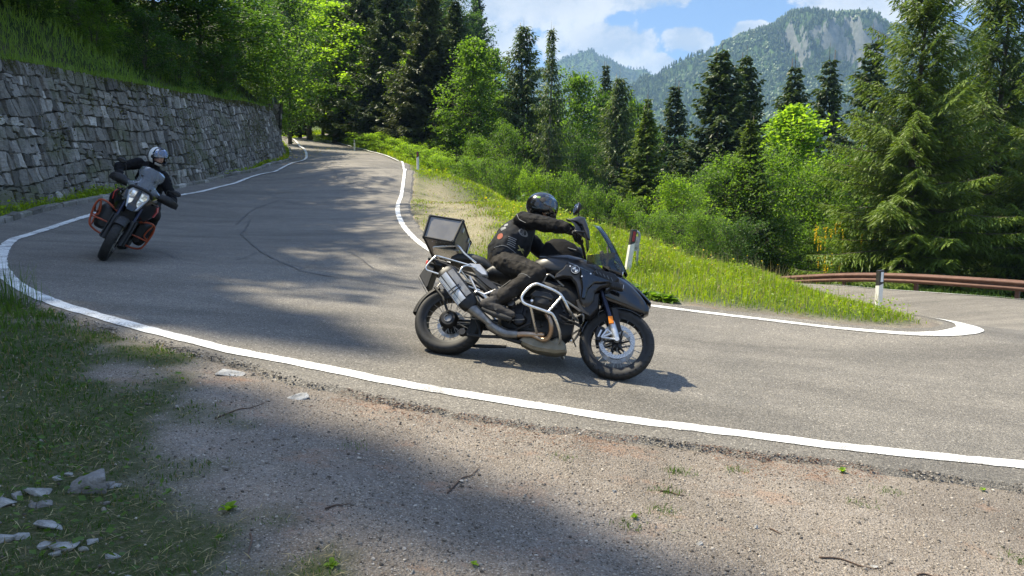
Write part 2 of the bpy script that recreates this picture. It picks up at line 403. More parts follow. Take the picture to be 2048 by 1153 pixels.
m, nt = new_mat('asphalt'); N, ramp, math_, mixc, noise, vor, mapping, bump = NT(nt)
tc = N('ShaderNodeTexCoord').outputs['Object']
big = noise(tc, .35, 5, .6); mid = noise(tc, 2.2, 4, .6)
trk = noise(mapping(tc, (.25, 1.1, 1), (0, 0, .35)), 1.4, 4, .6); base = ramp(math_('ADD', math_('MULTIPLY', big, .6), math_('MULTIPLY', mid, .4)), [(.36, (.145, .134, .115)), (.62, (.205, .187, .158))])
stn = N('ShaderNodeTexVoronoi', inp={'Vector': tc, 'Scale': 95.}); stc = ramp(stn.outputs['Color'], [(.1, .50), (.55, .95), (.86, 1.3), (.95, 2.4)])
stc2 = ramp(noise(tc, 320, 2, .6), [(.35, .6), (.65, 1.35)])
c = mixc(1, base, stc, 'MULTIPLY'); c = mixc(.7, c, stc2, 'MULTIPLY')
spots = ramp(noise(mapping(tc, (1, 1, 1), (0, 0, 0), (5, 3, 0)), 1.3, 6, .7), [(.60, 0), (.72, .35)])
c = mixc(spots, c, (.10, .095, .09)); c = mixc(1, c, ramp(trk, [(.35, .80), (.6, 1.1)]), 'MULTIPLY')
b = N('ShaderNodeBsdfPrincipled', inp={'Base Color': c, 'Roughness': .82, 'Specular IOR Level': .4})
nt.links.new(bump(math_('ADD', stn.outputs['Distance'], noise(tc, 260, 3)), .006, .9), b.inputs['Normal'])
N('ShaderNodeOutputMaterial', inp={0: b.outputs[0]})
road = obj('road', mb.mesh('road', 'asphalt', True), kind='structure', label='grey asphalt hairpin road with coarse worn surface')
auto_smooth(road.data, 40)

# white edge lines: worn paint
m, nt = new_mat('road_paint'); N, ramp, math_, mixc, noise, vor, mapping, bump = NT(nt)
tc = N('ShaderNodeTexCoord').outputs['Object']
wear = math_('ADD', math_('MULTIPLY', noise(tc, 60, 6, .8), .62), math_('MULTIPLY', noise(tc, 2.6, 5, .65), .42))
wf = ramp(wear, [(.53, 0), (.575, .85)])
c = mixc(wf, ramp(noise(tc, 7, 5), [(.3, (.66, .66, .62)), (.7, (.80, .80, .76))]), (.19, .18, .17))
b = N('ShaderNodeBsdfPrincipled', inp={'Base Color': c, 'Roughness': .7})
nt.links.new(bump(noise(tc, 240, 3), .004, .8), b.inputs['Normal'])
N('ShaderNodeOutputMaterial', inp={0: b.outputs[0]})
def ribbon(name, pl, w, zoff, mat, jit=.0, parent=None, **kw):
    pl = resample(pl, .1) if len(pl) < 4000 else pl
    w = np.broadcast_to(w, (len(pl),)); d = np.hypot(pl[:, 0], pl[:, 1])
    a = offs(pl, w/2+rng.normal(size=len(pl))*jit); b_ = offs(pl, 0*w); c_ = offs(pl, -w/2+rng.normal(size=len(pl))*jit)
    L = [np.c_[q, gz(q[:, 0], q[:, 1])+zoff+np.minimum(d*.0006,.015)+np.clip(d-25,0,60)*.0022] for q in (a, b_, c_)]
    n = len(pl); mb = MB(); F = [[k*n+i, (k+1)*n+i, (k+1)*n+i+1, k*n+i+1] for k in (0, 1) for i in range(n-1)]
    mb.add(np.concatenate(L), np.array(F)); return obj(name, mb.mesh(name, mat, True), parent, **kw)
ol = np.concatenate([near_ext[::-1], out_line[1:]])
ribbon('outer_edge_line', ol, .155, .003, 'road_paint', .006, kind='structure', label='white painted edge line sweeping round the outside of the hairpin')
inn_r = resample(inn_line, .1); wtip = .12+.20*np.exp(-(np.hypot(inn_r[:, 0]-pxd(1938,660,9.5)[0], inn_r[:, 1]-9.6)/.85)**2)
ribbon('inner_edge_line', inn_line, wtip, .003, 'road_paint', .003, kind='structure', label='white painted edge line round the inside grass island')
ribbon('lower_edge_line', low_line, .12, .003, 'road_paint', .003, kind='structure', label='white painted edge line along the rusty guardrail')
ribbon('far_edge_line', resample(far_ext_i[:-1], .5)+np.array([.0, .35]), .12, .02, 'road_paint', 0, kind='structure', label='white edge line of the far bend')
# tar seams and cracks in the asphalt
pmat('tar', (.035, .034, .033), (.07, .068, .066), .6)
def crack(pix, w, seed):
    r = np.random.default_rng(seed); q = [hit(*p) for p in pix]; q = resample(np.array([p[:2] for p in q if p is not None]), .09)
    q = q+np.cumsum(r.normal(size=q.shape)*.007, 0); q += r.normal(size=q.shape)*.008
    return q, np.abs(r.normal(size=len(q)))*w*.7+w*.5
cr = [([(500,440),(485,470),(520,505),(600,545),(690,560),(840,580)], .020), ([(310,500),(360,520),(470,528),(520,530)], .012), ([(560,400),(500,425),(480,450)], .02),
      ([(440,330),(560,400),(640,420)], .012), ([(700,505),(760,540),(850,560)], .012), ([(600,545),(640,520),(700,515)], .01), ([(300,420),(420,418),(540,425),(590,430)], .010),
      ([(650,330),(690,360),(760,380)], .02), ([(520,505),(470,520)], .01)]
for i, (pix, w) in enumerate(cr):
    q, ww = crack(pix, w, i+3); ribbon('tar_seam', q, np.interp(np.linspace(0, 1, max(2, int(np.sum(np.linalg.norm(np.diff(q, axis=0), axis=1))/.1))+1), np.linspace(0, 1, len(ww)), ww)[:len(resample(q, .1))], .005, 'tar', 0, parent=road)

# ---------------------------------------------------------------- ground sheet
def axis_pts(lo, hi, fine_lo, fine_hi, h0, g):
    a = list(np.arange(fine_lo, fine_hi, h0)); s = h0
    x = fine_hi
    while x < hi: a.append(x); s *= g; x += s
    a.append(hi); s = h0; x = fine_lo-h0; b = []
    while x > lo: b.append(x); s *= g; x -= s
    b.append(lo); return np.array(sorted(set(a+b)))
gx = axis_pts(-2500, 3000, -5, 6, .09, 1.055); gy = axis_pts(-600, 3600, 1.6, 7.5, .09, 1.05)
X, Y = np.meshgrid(gx, gy); Zb = gz(X, Y); Dc = np.hypot(X, Y)
near = (X > -40) & (X < 25) & (Y > -5) & (Y < 112)
sd_ = np.full(X.shape, 99.); xi, yi = X[near], Y[near]
dd = dist_poly(xi, yi, asph); ins = pip(xi, yi, asph); sd_[near] = np.where(ins, -dd, dd)
vnoise_r = np.random.default_rng(3)
def vnoise(x, y, s, seed=0):
    r = np.random.default_rng(seed); T = r.random((64, 64)); x = x/s; y = y/s; i = np.floor(x).astype(int); j = np.floor(y).astype(int); u = x-i; v = y-j
    u = u*u*(3-2*u); v = v*v*(3-2*v); g = lambda a, b: T[a % 64, b % 64]
    return (g(i, j)*(1-u)+g(i+1, j)*u)*(1-v)+(g(i, j+1)*(1-u)+g(i+1, j+1)*u)*v
def fbm(x, y, s, seed=0, o=4):
    a = 0; w = .5; t = 0
    for k in range(o): a = a+w*vnoise(x, y, s, seed+k*7); t += w; s /= 2.1; w *= .55
    return a/t
lay = fbm(X, Y, .9, 11)-.5
drop = np.clip(sd_/.12, 0, 1)*.028*(1-np.clip((Y-16)/10, 0, 1))
Zg = Zb-drop-np.where(sd_ < 0, .10+.004*Dc*(Dc < 140), 0)+np.where(sd_ > .05, lay*.05*np.clip(sd_, 0, 1), 0)
Zg = np.where((sd_ >= 0) & (sd_ < .07), np.minimum(Zg, Zb-.035), Zg)
# ground cover: grass share g, dry gravelly share
layby = (Y < 7.5) & (X > -7) & (X < 30) & (sd_ > 0) & (Y < 5.5+(-X).clip(0)*.5)
pline = np.array([hit(*q)[:2] for q in ((150,640),(330,700),(300,800),(390,900),(420,1000),(470,1090),(520,1150))])
def grass_amount(X, Y, sd):
    """1 = full grass, 0 = bare gravel, for the lay-by in front"""
    xg = np.interp(Y, pline[::-1, 1] if pline[0, 1] > pline[-1, 1] else pline[:, 1], pline[::-1, 0] if pline[0, 1] > pline[-1, 1] else pline[:, 0])
    t = (xg-X)/.55+(fbm(X, Y, .55, 5)-.5)*4.2
    return np.clip(t+.4, 0, 1)
front = (Y < 12) & (X < 14) & (X+Y < 12.5) & (sd_ > 0) & ~((Y > 8.7) & (X > -5.2))
G = np.where(front, grass_amount(X, Y, sd_), 1.)
# dry worn patch beside the inner line
dp = np.array([hit(*q)[:2] for q in ((826,352),(870,356),(930,380),(985,420),(1000,470),(950,500),(860,478),(832,440),(824,400))])
dryd = np.where(pip(X, Y, dp), 1, 0)*1.
dd2 = dist_poly(X, Y, dp); DRY = np.clip(np.where(pip(X, Y, dp), .5+dd2/1.6, .5-dd2/1.0)+(fbm(X, Y, .8, 21)-.5)*1.3, 0, 1)*(Y > 9)
mw = np.where((Y < 13) & (X > 2.0), .5, .2)
G = np.where(~front, np.clip(G-np.clip(1.3-sd_/mw, 0, 1)*.95, 0, 1), G)
nyy, nxx = X.shape; mb = MB()
ii, jj = np.meshgrid(np.arange(nyy-1), np.arange(nxx-1), indexing='ij'); ii = ii.ravel(); jj = jj.ravel()
mb.add(np.stack([X.ravel(), Y.ravel(), Zg.ravel()], 1), np.stack([ii*nxx+jj, ii*nxx+jj+1, (ii+1)*nxx+jj+1, (ii+1)*nxx+jj], 1), 0, G.ravel())
me = None
m, nt = new_mat('ground'); N, ramp, math_, mixc, noise, vor, mapping, bump = NT(nt)
tc = N('ShaderNodeTexCoord').outputs['Object']
g = N('ShaderNodeAttribute', attribute_name='v').outputs['Fac']; dry = N('ShaderNodeAttribute', attribute_name='dry').outputs['Fac']
v1 = N('ShaderNodeTexVoronoi', inp={'Vector': tc, 'Scale': 150.}); v2 = N('ShaderNodeTexVoronoi', inp={'Vector': tc, 'Scale': 74.})
st1 = ramp(v1.outputs['Color'], [(.0, (.04, .034, .028)), (.35, (.14, .12, .098)), (.7, (.25, .22, .185)), (1, (.66, .61, .54))])
st2 = ramp(v2.outputs['Color'], [(.0, (.10, .09, .08)), (.5, (.22, .20, .18)), (1, (.42, .40, .37))])
gr = mixc(ramp(noise(tc, 9, 4), [(.35, 0), (.65, .6)]), st1, st2)
gr = mixc(.45, gr, ramp(noise(tc, 1.7, 6, .65), [(.3, (.12, .098, .075)), (.5, (.185, .152, .118)), (.7, (.27, .225, .175))]))
bigp = ramp(noise(tc, .8, 5, .6), [(.35, .78), (.65, 1.15)]); gr = mixc(1, gr, bigp, 'MULTIPLY')
rust = ramp(noise(mapping(tc, (1, 1.6, 1)), 1.6, 6, .7), [(.55, 0), (.70, .42)])
gr = mixc(rust, gr, (.30, .155, .085))
dcol = ramp(noise(tc, 30, 4), [(.3, (.12, .12, .05)), (.5, (.24, .21, .13)), (.7, (.40, .35, .25))])
soil = ramp(noise(tc, 10, 6, .7), [(.3, (.035, .060, .014)), (.5, (.06, .095, .02)), (.7, (.10, .10, .04))])
yw = N('ShaderNodeSeparateXYZ', inp={0: tc}).outputs[1]; soilf = ramp(noise(tc, 22, 7, .75), [(.3, (.028, .038, .012)), (.48, (.055, .070, .022)), (.6, (.09, .088, .045)), (.75, (.20, .175, .13))])
soil = mixc(ramp(math_('MULTIPLY', yw, .1), [(.80, 0), (.95, 1)]), soilf, soil); c = mixc(g, gr, soil); c = mixc(dry, c, dcol)
b = N('ShaderNodeBsdfPrincipled', inp={'Base Color': c, 'Roughness': .9, 'Specular IOR Level': .25})
hh = math_('ADD', math_('MULTIPLY', v1.outputs['Distance'], .6), math_('ADD', v2.outputs['Distance'], noise(tc, 5, 5)))
nt.links.new(bump(hh, .010, .8), b.inputs['Normal'])
N('ShaderNodeOutputMaterial', inp={0: b.outputs[0]})
me = mb.mesh('ground', 'ground', True, True)
at = me.attributes.new('dry', 'FLOAT', 'POINT'); at.data.foreach_set('value', DRY.ravel().astype(np.float32))
ground = obj('ground', me, kind='structure', label='gravel lay-by, grass verges and forest floor')
from mathutils.bvhtree import BVHTree
# ---------------------------------------------------------------- stone retaining wall
WH, BAT = 3.3, .24
wb = resample(smooth_path([(-12.6,2),(-12.3,9)]+[pxd(*q)[:2] for q in WALLB]+[(-15.0,46.4),(-16.8,47.8),(-19.5,49.0)], 8), .1)
wlen = np.r_[0, np.cumsum(np.linalg.norm(np.diff(wb, axis=0), axis=1))]
wT = np.gradient(wb, axis=0); wT /= np.linalg.norm(wT, axis=1)[:, None]; wN = np.c_[wT[:, 1], -wT[:, 0]]   # towards the road
wz = gz(wb[:, 0]+.15*wN[:, 0], wb[:, 1]+.15*wN[:, 1])-.05
def wallpt(s, h, d=0.):
    """s along, h up the face, d out of the face"""
    x = np.interp(s, wlen, wb[:, 0]); y = np.interp(s, wlen, wb[:, 1]); z = np.interp(s, wlen, wz)
    h = h*np.interp(y, [10, 16, 44, 48], [1.08, 1.07, .93, .90])
    nx = np.interp(s, wlen, wN[:, 0]); ny = np.interp(s, wlen, wN[:, 1]); k = -BAT*h+d
    return np.stack([x+nx*k, y+ny*k, z+h+d*BAT], -1)
r = np.random.default_rng(5); mb = MB(); L = wlen[-1]
S, Hh = np.meshgrid(np.arange(0, L, .4), np.linspace(-.2, WH, 12)); V = wallpt(S.ravel(), Hh.ravel(), -.035); n2 = S.shape[1]
ii, jj = np.meshgrid(np.arange(S.shape[0]-1), np.arange(n2-1), indexing='ij'); ii = ii.ravel(); jj = jj.ravel()
mb.add(V, np.stack([ii*n2+jj, ii*n2+jj+1, (ii+1)*n2+jj+1, (ii+1)*n2+jj], 1), 1, 0.)
h = 0.; row = 0
wv = lambda s, k: .07*np.sin(s*.55+k*1.3)+.05*np.sin(s*1.7+k*2.1)
while h < WH-.05:
    hh = min(r.uniform(.24, .36), WH-h+.03); s = 2+r.uniform(0, .2)
    while s < L-.3:
        w = r.uniform(.13, .36)*(1.0 if hh > .26 else 1.15); 
        split = r.random() < .10
        for (h0, h1) in (((0, .48), (.52, 1)) if split else ((0, 1),)):
            g = .013
            b0 = h+wv(s, row)*(row > 0); b1 = h+hh+wv(s, row+1)*(h+hh < WH-.1); q0 = b0+(b1-b0)*h0+g; q1 = b0+(b1-b0)*h1-g
            if q1-q0 < .06: continue
            lean = r.normal()*.03
            c = np.array([[s+g, q0], [s+w/2, q0-.004], [s+w-g, q0], [s+w-g+lean, (q0+q1)/2], [s+w-g+lean*1.3, q1], [s+w/2, q1+.01], [s+g+lean, q1], [s+g+lean*.6, (q0+q1)/2]])
            c += r.normal(size=c.shape)*np.array([.014, .014]); m_ = c.mean(0); ins_ = m_+(c-m_)*np.array([1-min(.10, .014/(w/2)), 1-.07])
            ins_ += r.normal(size=c.shape)*.006
            dep = abs(r.normal(.035, .020)); tilt = r.normal(size=2)*.09
            dd_ = dep+(ins_-m_)@tilt+r.normal(size=8)*.008
            V = np.concatenate([wallpt(c[:, 0], c[:, 1], -.03), wallpt(ins_[:, 0], ins_[:, 1], dd_), wallpt(m_[:1], m_[1:2], np.array([dep+.006+r.normal()*.008]))])
            F = [[i, (i+1) % 8, 8+(i+1) % 8, 8+i] for i in range(8)]+[[8+i, 8+(i+1) % 8, 16] for i in range(8)]
            mb.add(V, F, 0, np.clip(r.normal(.5, .22), 0, 1))
        s += w
    h += hh; row += 1
m, nt = new_mat('wall_stone'); N, ramp, math_, mixc, noise, vor, mapping, bump = NT(nt)
tc = N('ShaderNodeTexCoord').outputs['Object']; v = N('ShaderNodeAttribute', attribute_name='v').outputs['Fac']
c = ramp(v, [(0, (.085, .080, .068)), (.45, (.185, .175, .150)), (.75, (.27, .255, .225)), (1, (.46, .44, .39))])
c = mixc(.75, c, ramp(noise(tc, 11, 6, .7), [(.3, .45), (.5, .95), (.7, 1.35)]), 'MULTIPLY')
c = mixc(ramp(noise(tc, .9, 5, .65), [(.50, 0), (.66, .7)]), c, (.11, .12, .06))
b = N('ShaderNodeBsdfPrincipled', inp={'Base Color': c, 'Roughness': .9, 'Specular IOR Level': .2})
nt.links.new(bump(math_('ADD', noise(tc, 22, 6, .65), noise(mapping(tc, (1, 1, 5)), 6, 3)), .03, 1), b.inputs['Normal'])
N('ShaderNodeOutputMaterial', inp={0: b.outputs[0]})
pmat('wall_joint', (.03, .03, .024), (.055, .058, .04), .95, nscale=5)
wall = obj('stone_retaining_wall', mb.mesh('wall', ['wall_stone', 'wall_joint'], False, True), None, None, 'long grey dry stone retaining wall along the left side of the road', 'wall')

# kerb stones at the foot of the verge
ke = resample(offs(left_edge, 0), .1)
kout = offs(ke, .06); kd = kout-ke
mb = MB(); kl = np.r_[0, np.cumsum(np.linalg.norm(np.diff(ke, axis=0), axis=1))]; s = 0
side = 1 if np.hypot(*(offs(ke, .1)[60]-wb[150])) < np.hypot(*(ke[60]-wb[150])) else -1
kN = (offs(ke, side*1.)-ke)
while s < min(kl[-1]-1, 48):
    w = r.uniform(.35, .75); a, b_ = s+.012, s+w-.012; ht = r.uniform(.09, .13); V = []
    for q in (a, (a+b_)/2, b_):
        x = np.interp(q, kl, ke[:, 0]); y = np.interp(q, kl, ke[:, 1]); nx = np.interp(q, kl, kN[:, 0]); ny = np.interp(q, kl, kN[:, 1]); z = gz(x, y)
        for o, zz in ((-.02, -.08), (-.02, ht*.8), (.01, ht), (.12, ht+.01), (.15, -.05)):
            jx, jy, jz = r.normal(size=3)*.008; V.append((x+nx*o+jx, y+ny*o+jy, z+zz+jz))
    F = [[k*5+i, k*5+i+1, (k+1)*5+i+1, (k+1)*5+i] for k in (0, 1) for i in range(4)]+[[0, 1, 2, 3, 4], [10, 11, 12, 13, 14]]
    mb.add(V, F, 0, np.clip(r.normal(.62, .18), 0, 1)); s += w
obj('stone_kerb', mb.mesh('kerb', 'wall_stone', False, True), kind='structure', label='low row of worn stone kerb blocks edging the left verge')

# ---------------------------------------------------------------- hillside behind the wall, and the bank round the far bend
tw = wallpt(wlen, np.full(len(wlen), WH), -.30); iw = np.where((wlen > .5))[0]
toeA = [(-12.9-BAT*WH, -14), (-12.9-BAT*WH, 1)]
kk = iw[::12]; toe_w = [tuple(tw[i]) for i in kk if wb[i, 1] < 47.2]
toe = [(x, y, gz(x, y)+3.2) for x, y in toeA]+toe_w+[(-18.6, 50.5, gz(-18.6, 50.5)+2.0), (-21.5, 56, gz(-21.5, 56)+.6)]+[(x, y, gz(x, y)-.3) for x, y in ((-26.5,67),(-31,79),(-33.5,92),(-31.5,102),(-25,108),(-12,110),(0,111),(14,115),(34,130))]
toe = resample(np.array(toe), .8); tT = np.gradient(toe[:, :2], axis=0); tT /= np.linalg.norm(tT, axis=1)[:, None]; tN = np.c_[-tT[:, 1], tT[:, 0]]
for _ in range(14): tN = (np.roll(tN, 1, 0)+tN+np.roll(tN, -1, 0))/3; tN[0] = tN[1]; tN[-1] = tN[-2]
tN /= np.linalg.norm(tN, axis=1)[:, None]
tt = np.r_[-.25, 0, np.cumsum(np.linspace(.3, 3.2, 34))]
def hillz(zb, t, x, y): return zb+.30*np.clip(t, 0, 1.2)+.70*np.clip(t-.9, 0, 22)+.35*np.clip(t-22.9, 0, None)+np.clip(t, 0, 3)/3*(fbm(x, y, 5, 31)-.5)*1.6+np.clip(t, 0, 1)*(fbm(x, y, 1.1, 33)-.5)*.35
HX = toe[:, None, 0]+tN[:, None, 0]*tt; HY = toe[:, None, 1]+tN[:, None, 1]*tt
HZ = hillz(toe[:, None, 2], tt[None, :], HX, HY)-np.where(tt < -.1, .5, 0)
mb = MB(); n1_, n2 = HX.shape; ii, jj = np.meshgrid(np.arange(n1_-1), np.arange(n2-1), indexing='ij'); ii = ii.ravel(); jj = jj.ravel()
mb.add(np.stack([HX.ravel(), HY.ravel(), HZ.ravel()], 1), np.stack([ii*n2+jj, (ii+1)*n2+jj, (ii+1)*n2+jj+1, ii*n2+jj+1], 1))
m, nt = new_mat('hill'); N, ramp, math_, mixc, noise, vor, mapping, bump = NT(nt)
tc = N('ShaderNodeTexCoord').outputs['Object']
c = ramp(noise(tc, 1.4, 6, .65), [(.35, (.035, .055, .015)), (.55, (.06, .085, .025)), (.7, (.11, .09, .05))])
c = mixc(ramp(noise(tc, .13, 3), [(.5, 0), (.6, .8)]), c, (.12, .10, .075))
b = N('ShaderNodeBsdfPrincipled', inp={'Base Color': c, 'Roughness': .95, 'Specular IOR Level': .1})
nt.links.new(bump(noise(tc, 6, 6, .7), .2, 1), b.inputs['Normal'])
N('ShaderNodeOutputMaterial', inp={0: b.outputs[0]})
hill = obj('hillside', mb.mesh('hillside', 'hill', True), kind='structure', label='steep shaded hillside rising above the stone wall')
def hill_at(y, t):
    """point on the hill, t metres behind the wall top, beside road position y"""
    i = int(np.argmin(np.abs(toe[:, 1]-y)+np.where(np.arange(len(toe)) > len(toe)*.62, 1e3, 0))) if y < 90 else int(np.argmin(np.abs(toe[:, 1]-y)))
    x, yy = toe[i, :2]+tN[i]*t; return x, yy, float(hillz(toe[i, 2], t, np.array(x), np.array(yy)))
hbvh = BVHTree.FromPolygons([tuple(v) for v in np.stack([HX.ravel(), HY.ravel(), HZ.ravel()], 1)], np.stack([ii*n2+jj, (ii+1)*n2+jj, (ii+1)*n2+jj+1, ii*n2+jj+1], 1).tolist())
def hz(x, y):
    h_ = hbvh.ray_cast(Vector((x, y, 300)), Vector((0, 0, -1)))[0]
    return h_.z if h_ else None
def surf(x, y):
    a = hz(x, y); g_ = float(gz(x, y)); return g_ if a is None else max(a, g_)

# ---------------------------------------------------------------- mountains
m, nt = new_mat('mountain'); N, ramp, math_, mixc, noise, vor, mapping, bump = NT(nt)
tc = N('ShaderNodeTexCoord').outputs['Object']; ge = N('ShaderNodeNewGeometry')
nz = N('ShaderNodeSeparateXYZ', inp={0: ge.outputs['True Normal']}).outputs[2]
c = ramp(noise(tc, .012, 8, .7), [(.38, (.030, .050, .018)), (.55, (.045, .080, .025)), (.7, (.08, .13, .035))])
rk = ramp(math_('ADD', math_('MULTIPLY', noise(mapping(tc, (1, 1, .25)), .05, 6, .65), .5), math_('MULTIPLY', nz, -.62)), [(-.13+.0, 0), (-.08, 0)])
rockf = ramp(math_('SUBTRACT', math_('MULTIPLY', noise(mapping(tc, (1, 1, .2)), .06, 6, .7), .78), nz), [(-.02, 0), (.06, 1)])
nn_ = N('ShaderNodeMath', operation='ADD', inp={0: rockf, 1: 0.})
c = mixc(math_('MULTIPLY', rockf, .8), c, ramp(noise(tc, .08, 5, .7), [(.3, (.09, .095, .09)), (.7, (.24, .235, .225))]))
b = N('ShaderNodeBsdfPrincipled', inp={'Base Color': c, 'Roughness': 1, 'Specular IOR Level': .1})
N('ShaderNodeOutputMaterial', inp={0: b.outputs[0]})
forestmat = leafmat('far_forest', (.022, .045, .016), (.10, .16, .035), trans=.12)
def mountain(name, prof, D, foot, zf, nu, nv, seed, label, ntrees, cliff=None):
    u = np.linspace(0, 1, nu); px = np.interp(u, [0, 1], [prof[0][0], prof[-1][0]])
    cz = np.interp(px, [p[0] for p in prof], [pxd(1024, p[1]+6, D)[2] for p in prof]); x0 = (px-1024)/1450/1.03
    v = np.linspace(0, 1.25, nv); Xm = np.empty((nv, nu)); Ym = Xm.copy(); Zm = Xm.copy()
    for k, t in enumerate(v):
        y = foot+(D-foot)*t; Ym[k] = y; Xm[k] = x0*D*(.55+.45*t)
        Xm[k] = x0*D
    cz = cz+(fbm(px*1.0, px*0, 23, seed+1, 4)-.5)*D*.010; T = v[:, None]*np.ones(nu); sp = fbm(Xm, Ym*.45, 190, seed, 5)-.5; sp2 = fbm(Xm, Ym, 60, seed+3, 5)-.5; sp3 = fbm(Xm, Ym, 17, seed+9, 3)-.5
    shape = np.where(T <= 1, T**1.15, 1-(T-1)*2.6)
    amp = np.clip(4*T*(1.02-T), 0, 1)*(T < 1.02)
    Zm = zf+(cz[None, :]-zf)*shape+amp*(sp*150+sp2*60)+sp3*14*np.clip(T, 0, 1)
    if cliff is not None:   # rocky step
        cx, cz0, wx, hgt = cliff; m_ = np.exp(-((Xm-cx)/wx)**2)*(T < 1.0); lev = cz0+(fbm(Xm, Ym*0, 45, seed+5)-.5)*60
        Zm = Zm+m_*hgt*(1/(1+np.exp(-(Zm-lev)/9))-.5)
        over = CAMH+(cz-CAMH)[None, :]*Ym/D   # keep the skyline
        Zm = np.minimum(Zm, over+4)
    Zm = np.minimum(Zm, CAMH+(cz-CAMH)[None, :]*Ym/D+sp3*8)
    mb = MB(); ii, jj = np.meshgrid(np.arange(nv-1), np.arange(nu-1), indexing='ij'); ii = ii.ravel(); jj = jj.ravel()
    V = np.stack([Xm.ravel(), Ym.ravel(), Zm.ravel()], 1); F = np.stack([ii*nu+jj, ii*nu+jj+1, (ii+1)*nu+jj+1, (ii+1)*nu+jj], 1)
    mb.add(V, F); o = obj(name, mb.mesh(name, 'mountain', True), kind='structure', label=label)
    rr = np.random.default_rng(seed); a = V[F[:, 0]]; e1 = V[F[:, 1]]-a; e2 = V[F[:, 3]]-a; cr = np.cross(e1, e2); ar = np.linalg.norm(cr, axis=1); nzz = np.abs(cr[:, 2])/ar
    ok = (nzz > .36+.16*(rr.random(len(F))-.5)) & (ii < (nv-1)*.83); pr = ar*ok; pr /= pr.sum()
    f = rr.choice(len(F), ntrees, p=pr); q = a[f]+e1[f]*rr.random((ntrees, 1))+e2[f]*rr.random((ntrees, 1))
    con = fbm(q[:, 0], q[:, 1], 90, seed+2, 4)+rr.normal(size=ntrees)*.07 > .50
    hh = np.where(con, rr.uniform(8, 13, ntrees), rr.uniform(5, 8, ntrees)); ww = np.where(con, rr.uniform(1.5, 2.3, ntrees), rr.uniform(2.2, 3.6, ntrees))
    k = 6; th = np.linspace(0, 2*np.pi, k, endpoint=False)+rr.random((ntrees, 1))*6
    ring = lambda rad, zz: np.stack([q[:, None, 0]+(ww*rad)[:, None]*np.cos(th)*(1+.3*rr.normal(size=(ntrees, k))), q[:, None, 1]+(ww*rad)[:, None]*np.sin(th), q[:, None, 2]+(hh*zz)[:, None]*(1+.12*rr.normal(size=(ntrees, k)))], -1)
    r1 = ring(1.0, .25); r2 = ring(np.where(con, .55, .75), .7); tip = np.c_[q[:, :2], q[:, 2]+hh]
    V = np.concatenate([r1, r2, tip[:, None]], 1).reshape(-1, 3); b0 = np.arange(ntrees)[:, None]*13; F4 = []; F3 = []
    for i in range(k):
        j = (i+1) % k; F4.append(np.concatenate([b0+i, b0+j, b0+k+j, b0+k+i], 1)); F3.append(np.concatenate([b0+k+i, b0+k+j, b0+12], 1))
    vv = np.clip(np.where(con, .20, .55)+rr.normal(size=ntrees)*.14, 0, 1)
    mb = MB(); mb.add(V, np.concatenate(F4), 0, np.repeat(vv, 13)); mb.f.append(np.concatenate(F3)); mb.m.append(np.zeros(len(mb.f[-1])))
    obj(name.replace('mountain', 'mountain_forest'), mb.mesh(name+'f', 'far_forest', False, True), kind='stuff', label='far forest covering the '+label.split(' ', 1)[1], cat='forest')
mountain('mountain', [(900,330),(1000,290),(1100,250),(1200,205),(1290,150),(1320,140),(1380,112),(1450,82),(1500,60),(1545,38),(1575,24),(1600,21),(1640,22),(1665,19),(1690,33),(1715,45),(1740,48),(1765,53),(1790,48),(1812,43),(1850,52),(1950,62),(2048,78),(2200,70),(2500,120)],
         1500, 420, -110, 330, 190, 41, 'big forested mountain with pale cliffs right of centre', 60000, ((1690-1024)/1450*1400, 275, 170, 95))
mountain('distant_mountain', [(800,220),(900,190),(1000,160),(1090,128),(1125,112),(1150,103),(1165,97),(1178,94),(1190,99),(1200,108),(1225,117),(1240,122),(1262,128),(1290,134),(1340,160),(1420,200)],
         2600, 1500, -60, 160, 90, 57, 'distant rocky peak left of the big mountain', 16000)
# ---------------------------------------------------------------- vegetation
leafmat('leaf_dark', (.028, .070, .012), (.095, .19, .026), .42)
leafmat('leaf_mid', (.045, .10, .013), (.17, .30, .032), .54)
leafmat('leaf_bright', (.085, .17, .014), (.28, .44, .035), .58)
leafmat('needle_dark', (.014, .030, .010), (.060, .095, .022), .24, gloss=.3)
leafmat('needle_light', (.016, .034, .008), (.125, .19, .022), .30, gloss=.3)
leafmat('needle_brown', (.018, .030, .010), (.06, .08, .022), .25, gloss=.3)
leafmat('larch_leaf', (.035, .062, .022), (.10, .15, .045), .38)
leafmat('fern', (.035, .085, .012), (.12, .20, .026), .4)
leafmat('grass_lit', (.11, .18, .006), (.33, .44, .020), .45)
leafmat('bank_grass', (.085, .17, .022), (.28, .40, .055), .45)
leafmat('grass_dry', (.16, .13, .06), (.42, .36, .20), .3)
leafmat('blossom', (.55, .38, .01), (.85, .62, .02), .3)
pmat('bark', (.055, .045, .035), (.12, .10, .08), .95, nscale=8, bumpd=.02, bscale=25)
pmat('bark_pale', (.13, .12, .105), (.26, .24, .21), .95, nscale=8, bumpd=.01, bscale=25)

